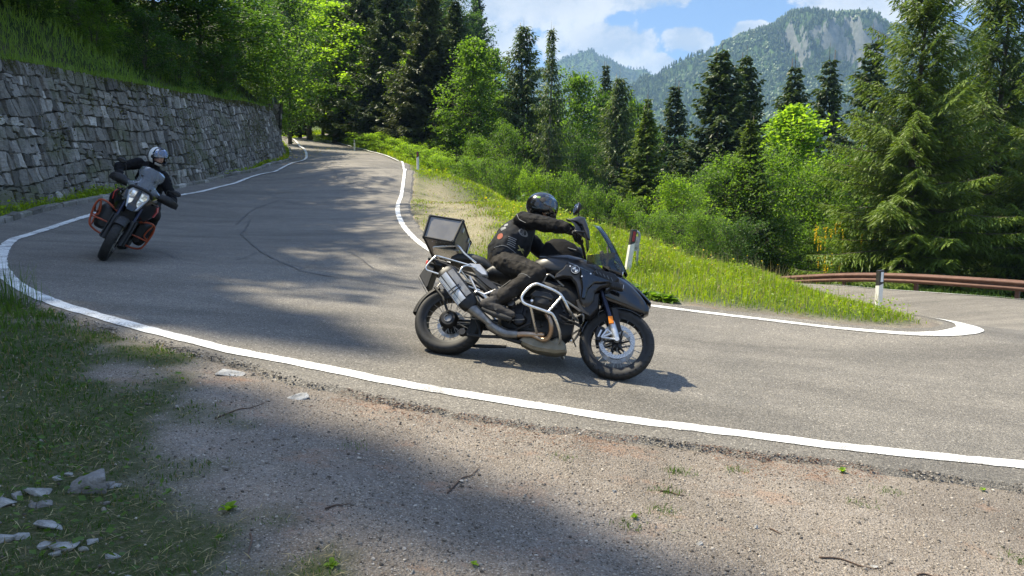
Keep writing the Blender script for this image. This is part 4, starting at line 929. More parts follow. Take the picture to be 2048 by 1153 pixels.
def part(name, mb, mats, parent, smooth=40, bevel=0, sub=0, loc=None, label=None):
    me = mb.mesh(name, mats)
    if smooth: auto_smooth(me, smooth)
    o = obj(name, me, parent, loc); finish(o, bevel, 2, sub)
    if label: o['label'] = label
    return o
def mirror_y(mb):
    m = MB(); m.v = [v*np.array([1, -1, 1]) for v in mb.v]; m.f = [f[:, ::-1] for f in mb.f]; m.m = list(mb.m); m.a = list(mb.a); m.n = mb.n; return m
def sym(name, build, mats, parent, **k):
    a = build(); o1 = part(name, a, mats, parent, **k); o2 = part(name, mirror_y(build()), mats, parent, **k); return o1, o2
def wheel(parent, x, z, R_, w, rr, rimmat='plastic', spokes=40, discs=((-.065, .155), (.065, .155)), hub=.035, cast=False, name='front_wheel', rot=0):
    W = MB(); lathe(W, [(.001, -.075), (.024, -.075), (.026, -.06), (hub, -.055), (hub, -.03), (.026, -.02), (.026, .02), (hub, .03), (hub, .055), (.026, .06), (.024, .075), (.001, .075)], (0, 0, 0), 'y', 24)
    wh = part(name, W, 'engine_black', parent, loc=(x, 0, z)); wh.rotation_euler.z = rot
    t = MB(); h = w/2; f = R_-rr
    pr = [(rr, -h*.72), (rr+f*.22, -h*.90), (rr+f*.50, -h), (rr+f*.74, -h*.93), (rr+f*.90, -h*.66), (rr+f*.98, -h*.32), (R_, 0)]
    pr = pr+[(a, -b_) for a, b_ in pr[:-1][::-1]]; lathe(t, pr, (0, 0, 0), 'y', 96); part('tyre', t, 'tyre_rubber', wh, smooth=60)
    m = MB(); k = rr; lathe(m, [(k-.018, -h*.66), (k+.004, -h*.76), (k+.006, -h*.66), (k-.010, -h*.35), (k-.010, h*.35), (k+.006, h*.66), (k+.004, h*.76), (k-.018, h*.66), (k-.026, h*.3), (k-.026, -h*.3)], (0, 0, 0), 'y', 72, closed=True)
    part('rim', m, rimmat, wh, smooth=30)
    s = MB()
    if cast:
        for i in range(7):
            a = i*2*np.pi/7; tube(s, [(.03*np.cos(a), 0, .03*np.sin(a)), ((rr-.01)*np.cos(a+.1), 0, (rr-.01)*np.sin(a+.1))], [.018, .011], 6)
    else:
        for i in range(spokes):
            a = i*2*np.pi/spokes; sg = 1 if i % 2 else -1; b_ = a+(.30 if (i//2) % 2 else -.30)
            tube(s, [(hub*.95*np.cos(b_), sg*.045, hub*.95*np.sin(b_)), ((rr-.004)*np.cos(a), sg*h*.60, (rr-.004)*np.sin(a))], .0023, 4, cap=False)
    part('spokes', s, 'disc_steel' if not cast else 'engine_black', wh, smooth=0)
    for (yy, dr) in discs:
        d = MB(); lathe(d, [(dr-.034, yy-.0025), (dr, yy-.0025), (dr, yy+.0025), (dr-.034, yy+.0025)], (0, 0, 0), 'y', 64, closed=True)
        sgn = -1 if yy < 0 else 1
        for i in range(6):
            a = i*np.pi/3+.2; lathe(d, [(.001, yy+sgn*.006), (.010, yy+sgn*.006), (.011, yy)], ((dr-.036)*np.cos(a), 0, (dr-.036)*np.sin(a)), 'y', 10)
            tube(d, [(.03*np.cos(a-.5), yy*.8, .03*np.sin(a-.5)), ((dr-.04)*np.cos(a), yy, (dr-.04)*np.sin(a))], [.011, .007], 5, mi=1)
        for q in range(3):
            for i in range(34):
                a = (i+q*.35)*2*np.pi/34; lathe(d, [(.0001, yy+sgn*.0034), (.0028, yy+sgn*.0034), (.0029, yy)], ((dr-.008-.0095*q)*np.cos(a), 0, (dr-.008-.0095*q)*np.sin(a)), 'y', 6, mi=2)
        part('brake_disc', d, ['disc_steel', 'engine_black', 'eye_dark'], wh, smooth=25)
    return wh
def bake(mb, voxel, mats, name, parent, smooth_it=2, disp=0, dscale=.12, loc=None, seed=0):
    """union of overlapping closed pieces into one continuous skin"""
    me = mb.mesh(name+'_raw', mats); o = bpy.data.objects.new(name+'_raw', me); col.objects.link(o)
    m = o.modifiers.new('r', 'REMESH'); m.mode = 'VOXEL'; m.voxel_size = voxel; m.use_smooth_shade = True
    if smooth_it: s = o.modifiers.new('s', 'SMOOTH'); s.iterations = smooth_it; s.factor = .6
    if disp:
        for k, (st_, sc) in enumerate(((disp, dscale), (disp*.45, dscale*.4))):
            tx = bpy.data.textures.new(name+str(k), 'CLOUDS'); tx.noise_scale = sc; tx.noise_depth = 2
            d = o.modifiers.new('d', 'DISPLACE'); d.texture = tx; d.strength = st_; d.mid_level = .5; d.texture_coords = 'LOCAL'
    dg = bpy.context.evaluated_depsgraph_get(); m2 = bpy.data.meshes.new_from_object(o.evaluated_get(dg)); bpy.data.objects.remove(o); bpy.data.meshes.remove(me)
    m2.materials.clear(); m2.materials.append(MATS[mats] if isinstance(mats, str) else MATS[mats[0]])
    for p_ in m2.polygons: p_.use_smooth = True
    return obj(name, m2, parent, loc)
def limb(mb, pts, r, n=14, flat=None):
    """closed tapered tube with rounded ends; flat=(direction, factor) squashes the section"""
    P_ = np.array(pts, float); r = list(r); d0 = P_[0]-P_[1]; d0 /= np.linalg.norm(d0); d1 = P_[-1]-P_[-2]; d1 /= np.linalg.norm(d1)
    P2 = np.vstack([P_[0]+d0*r[0]*.95, P_[0]+d0*r[0]*.7, P_, P_[-1]+d1*r[-1]*.7, P_[-1]+d1*r[-1]*.95]); r2 = [r[0]*.3, r[0]*.72]+r+[r[-1]*.72, r[-1]*.3]
    st = mb.n; k = len(mb.v); tube(mb, P2, r2, n)
    if flat is not None:
        dr = np.array(flat[0], float); dr /= np.linalg.norm(dr); V = mb.v[k]; rings = len(P2)
        C = np.repeat(P2, n, 0); rel = V-C; mb.v[k] = C+rel+np.outer(rel@dr, dr)*(flat[1]-1)
    return mb
def glove(mb, g, ax, palm, s=1., curl0=-.4):
    """hand closed round a grip: g grip centre, ax outward axis of the bar, palm = direction from grip to wrist"""
    ax = np.array(ax, float); ax /= np.linalg.norm(ax); g = np.array(g, float); p = np.array(palm, float); p -= ax*(p@ax); p /= np.linalg.norm(p); q = np.cross(ax, p)
    if q[2] < 0: q = -q                       # q: up side of the grip
    limb(mb, [g+p*.055-ax*.030+q*.012, g+p*.050+ax*.030+q*.012], [.030*s, .027*s], flat=(q, .9))
    limb(mb, [g+p*.10+q*.006, g+p*.045+q*.018], [.030*s, .036*s], flat=(q, .62))
    for i, (o, L, rr) in enumerate(((-.034, 1.0, .0118), (-.012, 1.08, .0122), (.011, 1.02, .0116), (.033, .86, .0102))):
        c = g+ax*o*s*1.02; R1 = .031; pts = []
        for t in np.linspace(0, 1, 6):
            a = .15+t*(3.35*L); pts.append(c+R1*(p*np.cos(a)+q*np.sin(a))*(1+.25*(1-t)))
        limb(mb, pts, [rr*(1-.05*k) for k in range(6)], 8)
    th = g-ax*.042                         # thumb leaves the side of the palm and passes under the bar
    limb(mb, [g+p*.06-ax*.030, th+p*.022-q*.020, th-p*.010-q*.034, th-p*.030-q*.028], [.016, .0135, .012, .0105], 8)
    return mb
def head_in(parent, c, s=1., yaw=0):
    h = MB(); s = s*.93; loft(h, [(-.105, 0, 0, .02, .03, 2), (-.09, 0, .0, .055, .07, 2), (-.04, 0, .0, .072, .10, 2.2), (.02, 0, -.005, .070, .108, 2.2), (.065, 0, -.02, .058, .092, 2.1), (.088, 0, -.03, .040, .066, 2), (.096, 0, -.03, .012, .03, 2)], 22)
    k = len(h.v); loft(h, [(.082, 0, -.035, .010, .012, 2), (.105, 0, -.03, .012, .018, 2), (.118, 0, -.038, .008, .010, 2)], 10)        # nose
    loft(h, [(.080, 0, -.075, .024, .007, 2), (.096, 0, -.075, .016, .004, 2)], 10)                                                        # mouth
    for sg in (-1, 1): loft(h, [(.070, sg*.028, .002, .014, .009, 2), (.090, sg*.028, .002, .009, .006, 2)], 10, mi=1); loft(h, [(-.01, sg*.073, -.01, .008, .026, 2), (.015, sg*.078, -.01, .006, .022, 2)], 10)
    o = part('head', h, ['skin', 'eye_dark'], parent, loc=c); o.rotation_euler.z = yaw; o.scale = (s, s, s); return o

# ---------------------------------------------------------------- motorcycle in front: black travel motorcycle, leaning into the bend
def place(root, p):
    x, y, z, h, l, pt = p; M3 = Matrix.Rotation(h, 3, 'Z')@Matrix.Rotation(pt, 3, 'Y')@Matrix.Rotation(l, 3, 'X')
    root.matrix_world = Matrix.Translation((x, y, z))@M3.to_4x4()
POSE1 = (0.11133988, 6.18043527, 0.05765336, -0.19647896, -0.55537372, 0.10491556)
gs = empty('motorcycle', label='black travel motorcycle with silver crash bars and square top box leaning in the foreground', cat='motorcycle')
place(gs, POSE1)
wheel(gs, .755, .325, .325, .120, .245, name='front_wheel', discs=((-.067, .155), (.067, .155)), hub=.045, rot=0)
wheel(gs, -.755, .318, .318, .170, .222, name='rear_wheel', discs=((.075, .13),), hub=.055)
# rear hub right side and final drive left side
b = MB(); lathe(b, [(.030, -.085), (.062, -.085), (.085, -.06), (.088, -.03), (.06, -.02)], (-.755, 0, .318), 'y', 28); lathe(b, [(.001, -.078), (.03, -.078), (.032, -.09), (.036, -.09), (.038, -.078)], (-.755, 0, .318), 'y', 24, mi=1)
part('rear_hub', b, ['engine_black', 'steel_dark'], gs)
b = MB(); tube(b, [(-.755, .10, .318), (-.55, .12, .36), (-.25, .10, .40)], [.062, .05, .055], 14); lathe(b, [(.001, .05), (.09, .06), (.10, .10), (.08, .15), (.001, .16)], (-.755, 0, .318), 'y', 24)
part('swingarm', b, 'engine_black', gs)
# telelever fork
def fork():
    b = MB(); y = -.112; ax = np.array([.755, y, .325]); top = np.array([.50, y, .90]); d = (top-ax)/np.linalg.norm(top-ax)
    tube(b, [ax+d*.22, top], .0235, 16, mi=0); tube(b, [ax+d*.01, ax+d*.06, ax+d*.15, ax+d*.17], [.026, .031, .032, .028], 16, mi=1)
    lathe(b, [(.001, -.138), (.020, -.138), (.022, -.13), (.024, -.10), (.014, -.095)], (.755, 0, .325), 'y', 16, mi=1)
    tube(b, [ax+d*.58-np.array([.03, 0, 0]), ax+d*.58+np.array([.03, 0, 0])], .030, 12, mi=1)
    tube(b, [ax+d*.60, (.44, -.04, .82)], .022, 8, mi=2)
    return b
forks = sym('fork_leg', fork, ['fork_blue', 'alu', 'engine_black'], gs)
for sg, fk in zip((1, -1), forks):
    b = MB(); y = -.145*sg; poly_prism(b, [(.652, .514), (.690, .520), (.712, .458), (.672, .446)], 'y', y+.012*sg, y-.012*sg, inset=.004); part('reflector', b, 'orange_reflector', fk)
    b = MB(); poly_prism(b, [(.665, .618), (.728, .606), (.752, .50), (.785, .412), (.758, .395), (.735, .42)], 'y', -.10*sg, -.118*sg, inset=.004); part('fork_guard', b, 'plastic', fk)
def caliper():
    b = MB(); poly_prism(b, [(.560, .36), (.568, .42), (.60, .438), (.636, .425), (.650, .384), (.627, .35), (.616, .298), (.580, .294)], 'y', -.050, -.105, inset=.008)
    poly_prism(b, [(.585, .33), (.605, .40), (.622, .395), (.602, .325)], 'y', -.10, -.112, mi=1, inset=.003)
    # cast bracket with an open triangle
    for q in (((.622, .325), (.662, .402)), ((.662, .402), (.745, .345)), ((.622, .325), (.745, .325)), ((.640, .335), (.700, .372))):
        tube(b, [(q[0][0], -.118, q[0][1]), (q[1][0], -.118, q[1][1])], .0095, 8, mi=2)
    return b
sym('brake_caliper', caliper, ['engine_black', 'alu', 'alu'], gs)
b = MB(); tube(b, [(.60, -.10, .66), (.565, -.11, .55), (.59, -.10, .43)], .005, 6, smooth=6); tube(b, [(.60, .10, .66), (.565, .11, .55), (.59, .10, .43)], .005, 6, smooth=6); part('brake_hose', b, 'rubber_part', gs)
# front mudguard
def arc_shell(mb, cx, cz, r0, a0, a1, w0, w1, th=.006, n=14, dip=.03, mi=0):
    k = 9; V = []
    for i in range(n+1):
        a = R(a0+(a1-a0)*i/n); w = w0+(w1-w0)*i/n
        for j in range(k):
            u = -1+2*j/(k-1); rr = r0-dip*u*u*u*u; V.append((cx+rr*math.cos(a), u*w, cz+rr*math.sin(a)))
    V = np.array(V); c = np.array([cx, 0, cz]); inn = c+(V-c)*(1-th/r0); inn[:, 1] = V[:, 1]*.97; m = len(V); F = []
    for i in range(n):
        for j in range(k-1): q = i*k+j; F += [[q, q+1, q+k+1, q+k], [m+q, m+q+k, m+q+k+1, m+q+1]]
    for i in range(n): F += [[i*k, (i+1)*k, m+(i+1)*k, m+i*k], [i*k+k-1, m+i*k+k-1, m+(i+1)*k+k-1, (i+1)*k+k-1]]
    for j in range(k-1): F += [[j, m+j, m+j+1, j+1], [n*k+j, n*k+j+1, m+n*k+j+1, m+n*k+j]]
    mb.add(np.vstack([V, inn]), F, mi); return mb
b = MB(); arc_shell(b, .755, .325, .350, 58, 172, .07, .075, dip=.035); part('front_mudguard', b, 'paint_gloss', gs)
b = MB(); arc_shell(b, -.755, .318, .352, 118, 176, .095, .075, dip=.045); tube(b, [(-.95, -.08, .60), (-.84, -.11, .50), (-.76, -.11, .36)], .012, 8); part('rear_mudguard', b, 'plastic', gs)
# beak and nose
b = MB(); secs = []
for x, zt_, zb, hw in ((.60, .985, .66, .155), (.66, .955, .645, .15), (.74, .92, .635, .135), (.82, .87, .625, .115), (.90, .805, .615, .09), (.955, .748, .612, .07), (.992, .69, .640, .045)):
    secs.append((x, 0, (zt_+zb)/2, hw, (zt_-zb)/2, 3.4))
loft(b, secs, 24); part('beak', b, 'paint_gloss', gs, smooth=35)
b = MB(); poly_prism(b, [(.60, .995), (.70, .965), (.80, .905), (.90, .835), (1.005, .735), (1.0, .715), (.88, .81), (.76, .89), (.62, .945)], 'y', .062, -.062, inset=.012); part('beak_ridge', b, 'paint_matt', gs)
b = MB()
for i in range(3):
    lathe(b, [(.001, -.112+i*.010), (.008, -.112+i*.010), (.008, -.09)], (.815+i*.026, 0, .752-i*.016), 'y', 10)
part('vent_dots', b, 'disc_steel', gs)
# headlight (faces forward)
b = MB(); loft(b, [(.60, 0, 1.01, .13, .075, 3), (.69, 0, .995, .11, .062, 3), (.72, 0, .985, .09, .05, 3)], 24); hl = part('headlight', b, 'paint_gloss', gs)
b = MB(); loft(b, [(.715, -.03, .985, .05, .038, 3), (.726, -.03, .985, .045, .034, 3)], 20); part('lens', b, 'lamp_silver', hl)
# side panels with a round emblem
SPO = [(.147,.753),(.152,.807),(.206,.862),(.237,.937),(.318,.918),(.488,.868),(.672,.834),(.684,.812),(.621,.788),(.552,.747),(.512,.699),(.515,.617),(.487,.551),(.443,.535),(.392,.589),(.366,.668),(.336,.737),(.291,.783),(.223,.785)]
def panel():
    b = MB(); P_ = np.array(SPO)
    k = len(b.v); poly_prism(b, SPO, 'y', -.20, -.262, inset=.014)
    V = b.v[k]; V[:, 1] += np.clip(V[:, 0]-.36, 0, 1)*.28+np.clip(.62-V[:, 2], 0, 1)*.45        # sweeps in towards the nose and the bottom
    k = len(b.v); poly_prism(b, [(.36, .875), (.50, .850), (.64, .822), (.56, .785), (.50, .775), (.455, .70), (.44, .60), (.405, .60), (.40, .70), (.375, .79)], 'y', -.255, -.283, inset=.012, mi=1); V = b.v[k]; V[:, 1] += np.clip(V[:, 0]-.36, 0, 1)*.28+np.clip(.62-V[:, 2], 0, 1)*.45
    for c_ in ((.385, .80), (.455, .845), (.27, .88)): lathe(b, [(.0001, -.287), (.0075, -.287), (.009, -.25)], (c_[0], (c_[0]-.36)*.28*(c_[0] > .36), c_[1]), 'y', 10, mi=2)
    return b
for o in sym('side_panel', panel, ['paint_matt', 'paint_gloss', 'alu'], gs):
    sg = 1 if o.name == 'side_panel' else -1
    b = MB(); c = (.318, 0, .862); y = -.264*sg; lathe(b, [(.0001, y-.003*sg), (.036, y-.003*sg), (.038, y)], c, 'y', 28)
    for q in range(4):
        th = np.linspace(q*np.pi/2, (q+1)*np.pi/2, 8); pts_ = [(c[0], c[2])]+[(c[0]+.026*np.cos(t), c[2]+.026*np.sin(t)) for t in th]
        poly_prism(b, pts_, 'y', y-.0025*sg, y-.0055*sg, mi=1 if q % 2 else 2)
    lathe(b, [(.0365, y-.002*sg), (.0385, y-.006*sg), (.034, y-.006*sg)], c, 'y', 28, mi=3)
    part('round_emblem', b, ['paint_gloss', 'white_paint', 'emblem_blue', 'disc_steel'], o)
# inner radiator shroud and cooling intake
def shroud():
    b = MB(); poly_prism(b, [(.50, .935), (.66, .90), (.70, .86), (.66, .80), (.55, .80), (.46, .86)], 'y', -.10, -.205, inset=.01)
    for i in range(5): tube(b, [(.49+i*.035, -.208, .905-i*.012), (.51+i*.035, -.210, .872-i*.012)], .004, 5, mi=1)
    poly_prism(b, [(.44, .66), (.55, .70), (.56, .56), (.50, .47), (.40, .50), (.36, .60)], 'y', -.08, -.20, mi=2, inset=.008); return b
sym('radiator_shroud', shroud, ['plastic', 'steel_dark', 'engine_black'], gs)
# tank, tank bag, seats
b = MB(); loft(b, [(-.13, 0, .88, .09, .05, 2.6), (-.06, 0, .91, .15, .10, 2.8), (.06, 0, .935, .195, .125, 2.8), (.22, 0, .945, .215, .13, 3), (.36, 0, .935, .20, .12, 3), (.50, 0, .92, .15, .10, 3), (.58, 0, .91, .10, .07, 3)], 28); part('tank', b, 'paint_matt', gs, smooth=50)
b = MB(); loft(b, [(-.05, 0, 1.05, .07, .07, 3), (-.02, 0, 1.09, .105, .12, 3.4), (.05, 0, 1.115, .125, .135, 3.6), (.15, 0, 1.12, .130, .135, 3.6), (.25, 0, 1.10, .125, .12, 3.4), (.32, 0, 1.07, .10, .085, 3), (.35, 0, 1.05, .06, .05, 3)], 28)
tbg = part('tank_bag', b, 'jacket', gs, smooth=50); b = MB(); tube(b, [(.20, -.134, 1.135), (.28, -.128, 1.125)], .004, 6); tube(b, [(-.04, -.115, 1.02), (.10, -.138, 1.03), (.30, -.12, 1.01)], .005, 6); part('piping', b, 'patch_grey', tbg)
b = MB(); loft(b, [(-.50, 0, .80, .12, .05, 3), (-.44, 0, .83, .15, .06, 3), (-.30, 0, .82, .16, .06, 3), (-.16, 0, .84, .13, .06, 3), (-.08, 0, .88, .09, .05, 3)], 22); part('rider_seat', b, 'seat_vinyl', gs, smooth=50)
b = MB(); loft(b, [(-.86, 0, .90, .10, .04, 3), (-.80, 0, .92, .13, .05, 3), (-.66, 0, .925, .14, .055, 3), (-.54, 0, .90, .14, .055, 3), (-.46, 0, .86, .12, .05, 3)], 22); part('passenger_seat', b, 'seat_vinyl', gs, smooth=50)
# screen and deflectors
def shell(mb, grid, th, mi=0):
    G = np.array(grid, float); a, c, _ = G.shape; V = G.reshape(-1, 3); nrm = np.cross(G[-1, 0]-G[0, 0], G[0, -1]-G[0, 0]); nrm /= np.linalg.norm(nrm); W = V+nrm*th; m = len(V); F = []
    for i in range(a-1):
        for j in range(c-1): q = i*c+j; F += [[q, q+1, q+c+1, q+c], [m+q, m+q+c, m+q+c+1, m+q+1]]
    for j in range(c-1): F += [[j, m+j, m+j+1, j+1], [(a-1)*c+j, (a-1)*c+j+1, m+(a-1)*c+j+1, m+(a-1)*c+j]]
    for i in range(a-1): F += [[i*c, (i+1)*c, m+(i+1)*c, m+i*c], [i*c+c-1, m+i*c+c-1, m+(i+1)*c+c-1, (i+1)*c+c-1]]
    mb.add(np.vstack([V, W]), F, mi); return mb
b = MB(); G = []
for (x, z, w) in ((.765, 1.00, .12), (.735, 1.06, .15), (.68, 1.15, .17), (.62, 1.25, .17), (.55, 1.35, .155), (.49, 1.425, .12), (.468, 1.455, .07)):
    G.append([(x-.085*u*u, u*w, z-.02*u*u) for u in np.linspace(-1, 1, 11)])
shell(b, G, .004); part('wind_screen', b, 'screen_clear', gs, smooth=60)
def defl():
    b = MB(); G = []
    for t in np.linspace(0, 1, 6):
        G.append([(.40+.24*t, -.20-.05*s*(1-.3*t), .965+(.06+.07*t)*s) for s in np.linspace(0, 1, 5)])
    return shell(b, G, .003)
sym('wind_deflector', defl, 'screen_smoke', gs)
b = MB(); tube(b, [(.56, -.07, .98), (.57, -.09, 1.12), (.55, -.08, 1.22)], .010, 8); tube(b, [(.56, .07, .98), (.57, .09, 1.12), (.55, .08, 1.22)], .010, 8); box(b, (.53, 0, 1.12), (.03, .16, .12), rotm('Y', -.5)); box(b, (.60, 0, 1.03), (.10, .20, .10), rotm('Y', .5)); part('instrument_cockpit', b, 'plastic', gs, bevel=.01)
# handlebar, guards, mirrors
b = MB(); tube(b, [(.265, -.475, 1.12), (.30, -.36, 1.125), (.34, -.22, 1.12), (.37, -.10, 1.06), (.375, 0, 1.05), (.37, .10, 1.06), (.34, .22, 1.12), (.30, .36, 1.125), (.265, .475, 1.12)], .0125, 10, smooth=5)
for sg in (-1, 1): tube(b, [(.385, sg*.05, .93), (.37, sg*.05, 1.06)], .02, 10); tube(b, [(.27, sg*.465, 1.12), (.303, sg*.35, 1.125)], .0175, 12, mi=1); tube(b, [(.31, sg*.335, 1.125), (.325, sg*.285, 1.125)], .028, 10, mi=1)
part('handlebar', b, ['engine_black', 'rubber_part'], gs)
def hg():
    b = MB(); G = []
    for t in np.linspace(0, 1, 9):
        y = -.24-.25*t; xo = .425-.02*t-.10*max(0, t-.75)/.25; z0 = 1.06+.06*t*t; z1 = 1.13+.14*math.sin(math.pi*(.25+.5*t))
        G.append([(xo-.03*(2*s-1)**2-.06*s, y, z0+(z1-z0)*s) for s in np.linspace(0, 1, 7)])
    shell(b, G, .006); poly_prism(b, [(.185, 1.235), (.225, 1.240), (.286, 1.277), (.345, 1.268), (.40, 1.15), (.424, 1.055), (.395, 1.062), (.365, 1.12), (.33, 1.19), (.28, 1.215), (.20, 1.218)], 'y', -.455, -.49, inset=.010); tube(b, [(.265, -.47, 1.12), (.30, -.49, 1.12), (.37, -.475, 1.13)], .009, 8, smooth=4); return b
sym('hand_guard', hg, 'paint_matt', gs, smooth=60)
def mir():
    b = MB(); tube(b, [(.325, -.30, 1.13), (.31, -.34, 1.24), (.28, -.40, 1.33), (.27, -.41, 1.36)], .006, 8, smooth=5)
    k = len(b.v); loft(b, [(-.018, 0, 0, .050, .040, 2.6), (-.014, 0, 0, .062, .052, 2.6), (.006, 0, 0, .058, .048, 2.4), (.022, 0, 0, .034, .028, 2.2)], 24)
    for q in range(k, len(b.v)): b.v[q] = b.v[q]@rotm('Z', .45).T+np.array([.26, -.42, 1.385])
    return b
for o in sym('mirror', mir, 'plastic', gs):
    sg = 1 if o.name == 'mirror' else -1; b = MB(); loft(b, [(-.0205, 0, 0, .054, .044, 2.6), (-.0185, 0, 0, .054, .044, 2.6)], 24); xform(b, rotm('Z', .45), (.26, -.42, 1.385)); part('mirror_glass', b if sg == 1 else mirror_y(b), 'chrome', o)
# frame, engine
b = MB(); loft(b, [(-.30, 0, .45, .10, .14, 3), (-.22, 0, .44, .14, .19, 3.4), (0, 0, .44, .15, .20, 3.4), (.20, 0, .43, .14, .20, 3.4), (.30, 0, .42, .11, .16, 3), (.36, 0, .42, .06, .10, 3)], 20)
for i in range(5): tube(b, [(-.18+i*.09, -.158, .32), (-.18+i*.09, -.158, .56)], .006, 5)
loft(b, [(-.16, .0, .68, .10, .12, 3), (0, 0, .70, .13, .13, 3), (.25, 0, .70, .14, .13, 3), (.42, 0, .70, .11, .12, 3)], 18)
part('engine_block', b, 'engine_black', gs, smooth=35)
rr_ = np.random.default_rng(9)
def clutter():
    b = MB()
    for i in range(16):
        x = rr_.uniform(-.25, .42); z = rr_.uniform(.28, .74); tube(b, [(x, -.16, z), (x+rr_.normal()*.06, -.20, z+rr_.normal()*.05), (x+rr_.normal()*.1, -.17, z+rr_.normal()*.1)], rr_.uniform(.004, .010), 6, mi=int(rr_.integers(0, 3)), smooth=4)
    for i in range(18):
        x = rr_.uniform(-.28, .40); z = rr_.uniform(.28, .72); lathe(b, [(.0001, -.192), (.009, -.192), (.010, -.16)], (x, 0, z), 'y', 8, mi=int(rr_.integers(0, 3)))
    lathe(b, [(.0001, -.20), (.045, -.20), (.055, -.19), (.058, -.15)], (-.10, 0, .36), 'y', 20); lathe(b, [(.0001, -.195), (.03, -.195), (.04, -.15)], (-.20, 0, .50), 'y', 16, mi=1); return b
sym('engine_fittings', clutter, ['engine_black', 'steel_dark', 'rubber_part'], gs)
def cyl():
    b = MB(); k = len(b.v)
    loft(b, [(-.14, .09, .47, .085, .075, 3), (-.30, .10, .475, .095, .085, 3), (-.315, .10, .475, .10, .09, 3), (-.36, .10, .478, .10, .088, 2.8), (-.40, .10, .480, .088, .074, 2.6), (-.425, .10, .482, .060, .048, 2.4)], 26, axis='y')
    for i in range(5): loft(b, [(-.17-i*.026, .09, .47, .094, .086, 3), (-.176-i*.026, .09, .47, .094, .086, 3)], 22, axis='y')
    return b
for o in sym('cylinder', cyl, 'engine_black', gs):
    sg = 1 if o.name == 'cylinder' else -1; b = MB(); poly_prism(b, [(-.005, .50), (.03, .545), (.155, .54), (.20, .50), (.19, .47), (.10, .485), (.03, .48)], 'y', -.40, -.432, inset=.010); lathe(b, [(.0001, -.436), (.011, -.436), (.013, -.40)], (.02, 0, .445), 'y', 12, mi=1)
    b = b if sg == 1 else mirror_y(b); part('valve_cover', b, ['plastic', 'alu'], o)
# crash bars
def bars():
    b = MB(); y = -.455
    tube(b, [(.40, -.16, .43), (.365, -.28, .423), (.33, -.40, .43), (.285, -.445, .488), (.224, y, .540), (.067, y, .590), (.021, y, .588), (-.022, y, .55), (-.063, y, .475), (-.060, y, .430), (-.018, y, .396), (.164, y, .355), (.223, -.44, .334), (.28, -.34, .25), (.29, -.22, .20), (.28, -.14, .21)], .0125, 12, smooth=6)
    tube(b, [(.262, -.448, .508), (.178, y, .358)], .010, 10); tube(b, [(.021, y, .386), (.055, -.33, .30), (.074, -.20, .255)], .0115, 10)
    tube(b, [(.285, -.445, .488), (.36, -.30, .50), (.44, -.16, .51)], .010, 10); return b
sym('crash_bar', bars, 'steel_bar', gs)
# skid plate with ribs
b = MB(); k = len(b.v); poly_prism(b, [(-.085, .175), (-.05, .235), (.118, .24), (.150, .225), (.205, .233), (.247, .262), (.297, .245), (.337, .203), (.353, .145), (.264, .118), (.094, .12), (.03, .132)], 'y', -.150, .02, inset=.022, scale1=.9)
for (x, z) in ((.03, .205), (.07, .17), (.12, .205), (.16, .165), (.22, .20), (.24, .15), (.29, .20), (.30, .155)): box(b, (x, -.150, z), (.045, .006, .008), rotm('Y', .25))
part('skid_plate', b, 'khaki_plate', gs)
# exhaust: header, collector, muffler
b = MB(); tube(b, [(.13, -.30, .41), (.19, -.30, .33), (.20, -.24, .245), (.15, -.18, .205), (.05, -.16, .235), (-.05, -.16, .245)], .021, 14, smooth=6); tube(b, [(.14, -.165, .255), (-.03, -.165, .238), (-.09, -.165, .225)], [.024, .028, .03], 14); part('exhaust_header', b, 'header', gs, smooth=60)
b = MB(); tube(b, [(.13, .30, .41), (.19, .30, .33), (.20, .24, .245), (.15, .18, .205), (.05, .16, .235)], .021, 14, smooth=6)
hd = part('exhaust_header', b, 'header', gs, smooth=60)
b = MB(); tube(b, [(-.09, -.165, .225), (-.20, -.165, .22), (-.32, -.18, .262), (-.36, -.19, .285)], [.034, .045, .045, .038], 16, smooth=4); tube(b, [(-.33, -.20, .272), (-.44, -.22, .335), (-.545, -.235, .395)], [.030, .044, .052], 18); part('exhaust_pipe', b, 'steel_dark', gs, smooth=60)
m0 = np.array([-.535, -.245, .402]); m1 = np.array([-.835, -.255, .690]); dd_ = (m1-m0)/np.linalg.norm(m1-m0)
b = MB(); k = len(b.v); LL = np.linalg.norm(m1-m0); loft(b, [(-.03, 0, 0, .045, .05, 3), (.0, 0, 0, .062, .076, 3.2), (.05, 0, 0, .070, .086, 3.6), (LL-.05, 0, 0, .070, .088, 3.6), (LL-.01, 0, 0, .064, .078, 3.2), (LL+.01, 0, 0, .05, .06, 3)], 26)
Mx = np.stack([dd_, np.array([0, 1, 0.]), np.cross(dd_, [0, 1, 0])], 1); xform(b, Mx, m0); mf = part('muffler', b, 'engine_black', gs, smooth=45)
b = MB(); G = []
for t in np.linspace(.06, LL-.06, 6): G.append([(t, -.075-.002*math.cos(s*3), -.062+.13*s) for s in np.linspace(0, .42, 4)])
shell(b, G, .004, 0); G = []
for t in np.linspace(.05, LL-.05, 6): G.append([(t, -.074+.03*max(0, s-.2), .004+.078*s) for s in np.linspace(0, 1, 5)])
shell(b, G, .005, 1); G = []
for t in np.linspace(.05, LL-.05, 6): G.append([(t, -.045+.09*s, .086+.004*math.sin(3*s)) for s in np.linspace(0, 1, 5)])
shell(b, G, .005, 1)
for t in (.16, .19): G = [[(t+u, -.081+.035*max(0, s-.55), -.02+.112*s) for s in np.linspace(0, 1, 6)] for u in (0, .010)]; shell(b, G, .004, 2)
if Mx[2, 2] < 0: pass
xform(b, Mx, m0); part('heat_shield', b, ['steel_dark', 'alu', 'paint_gloss'], mf, smooth=40)
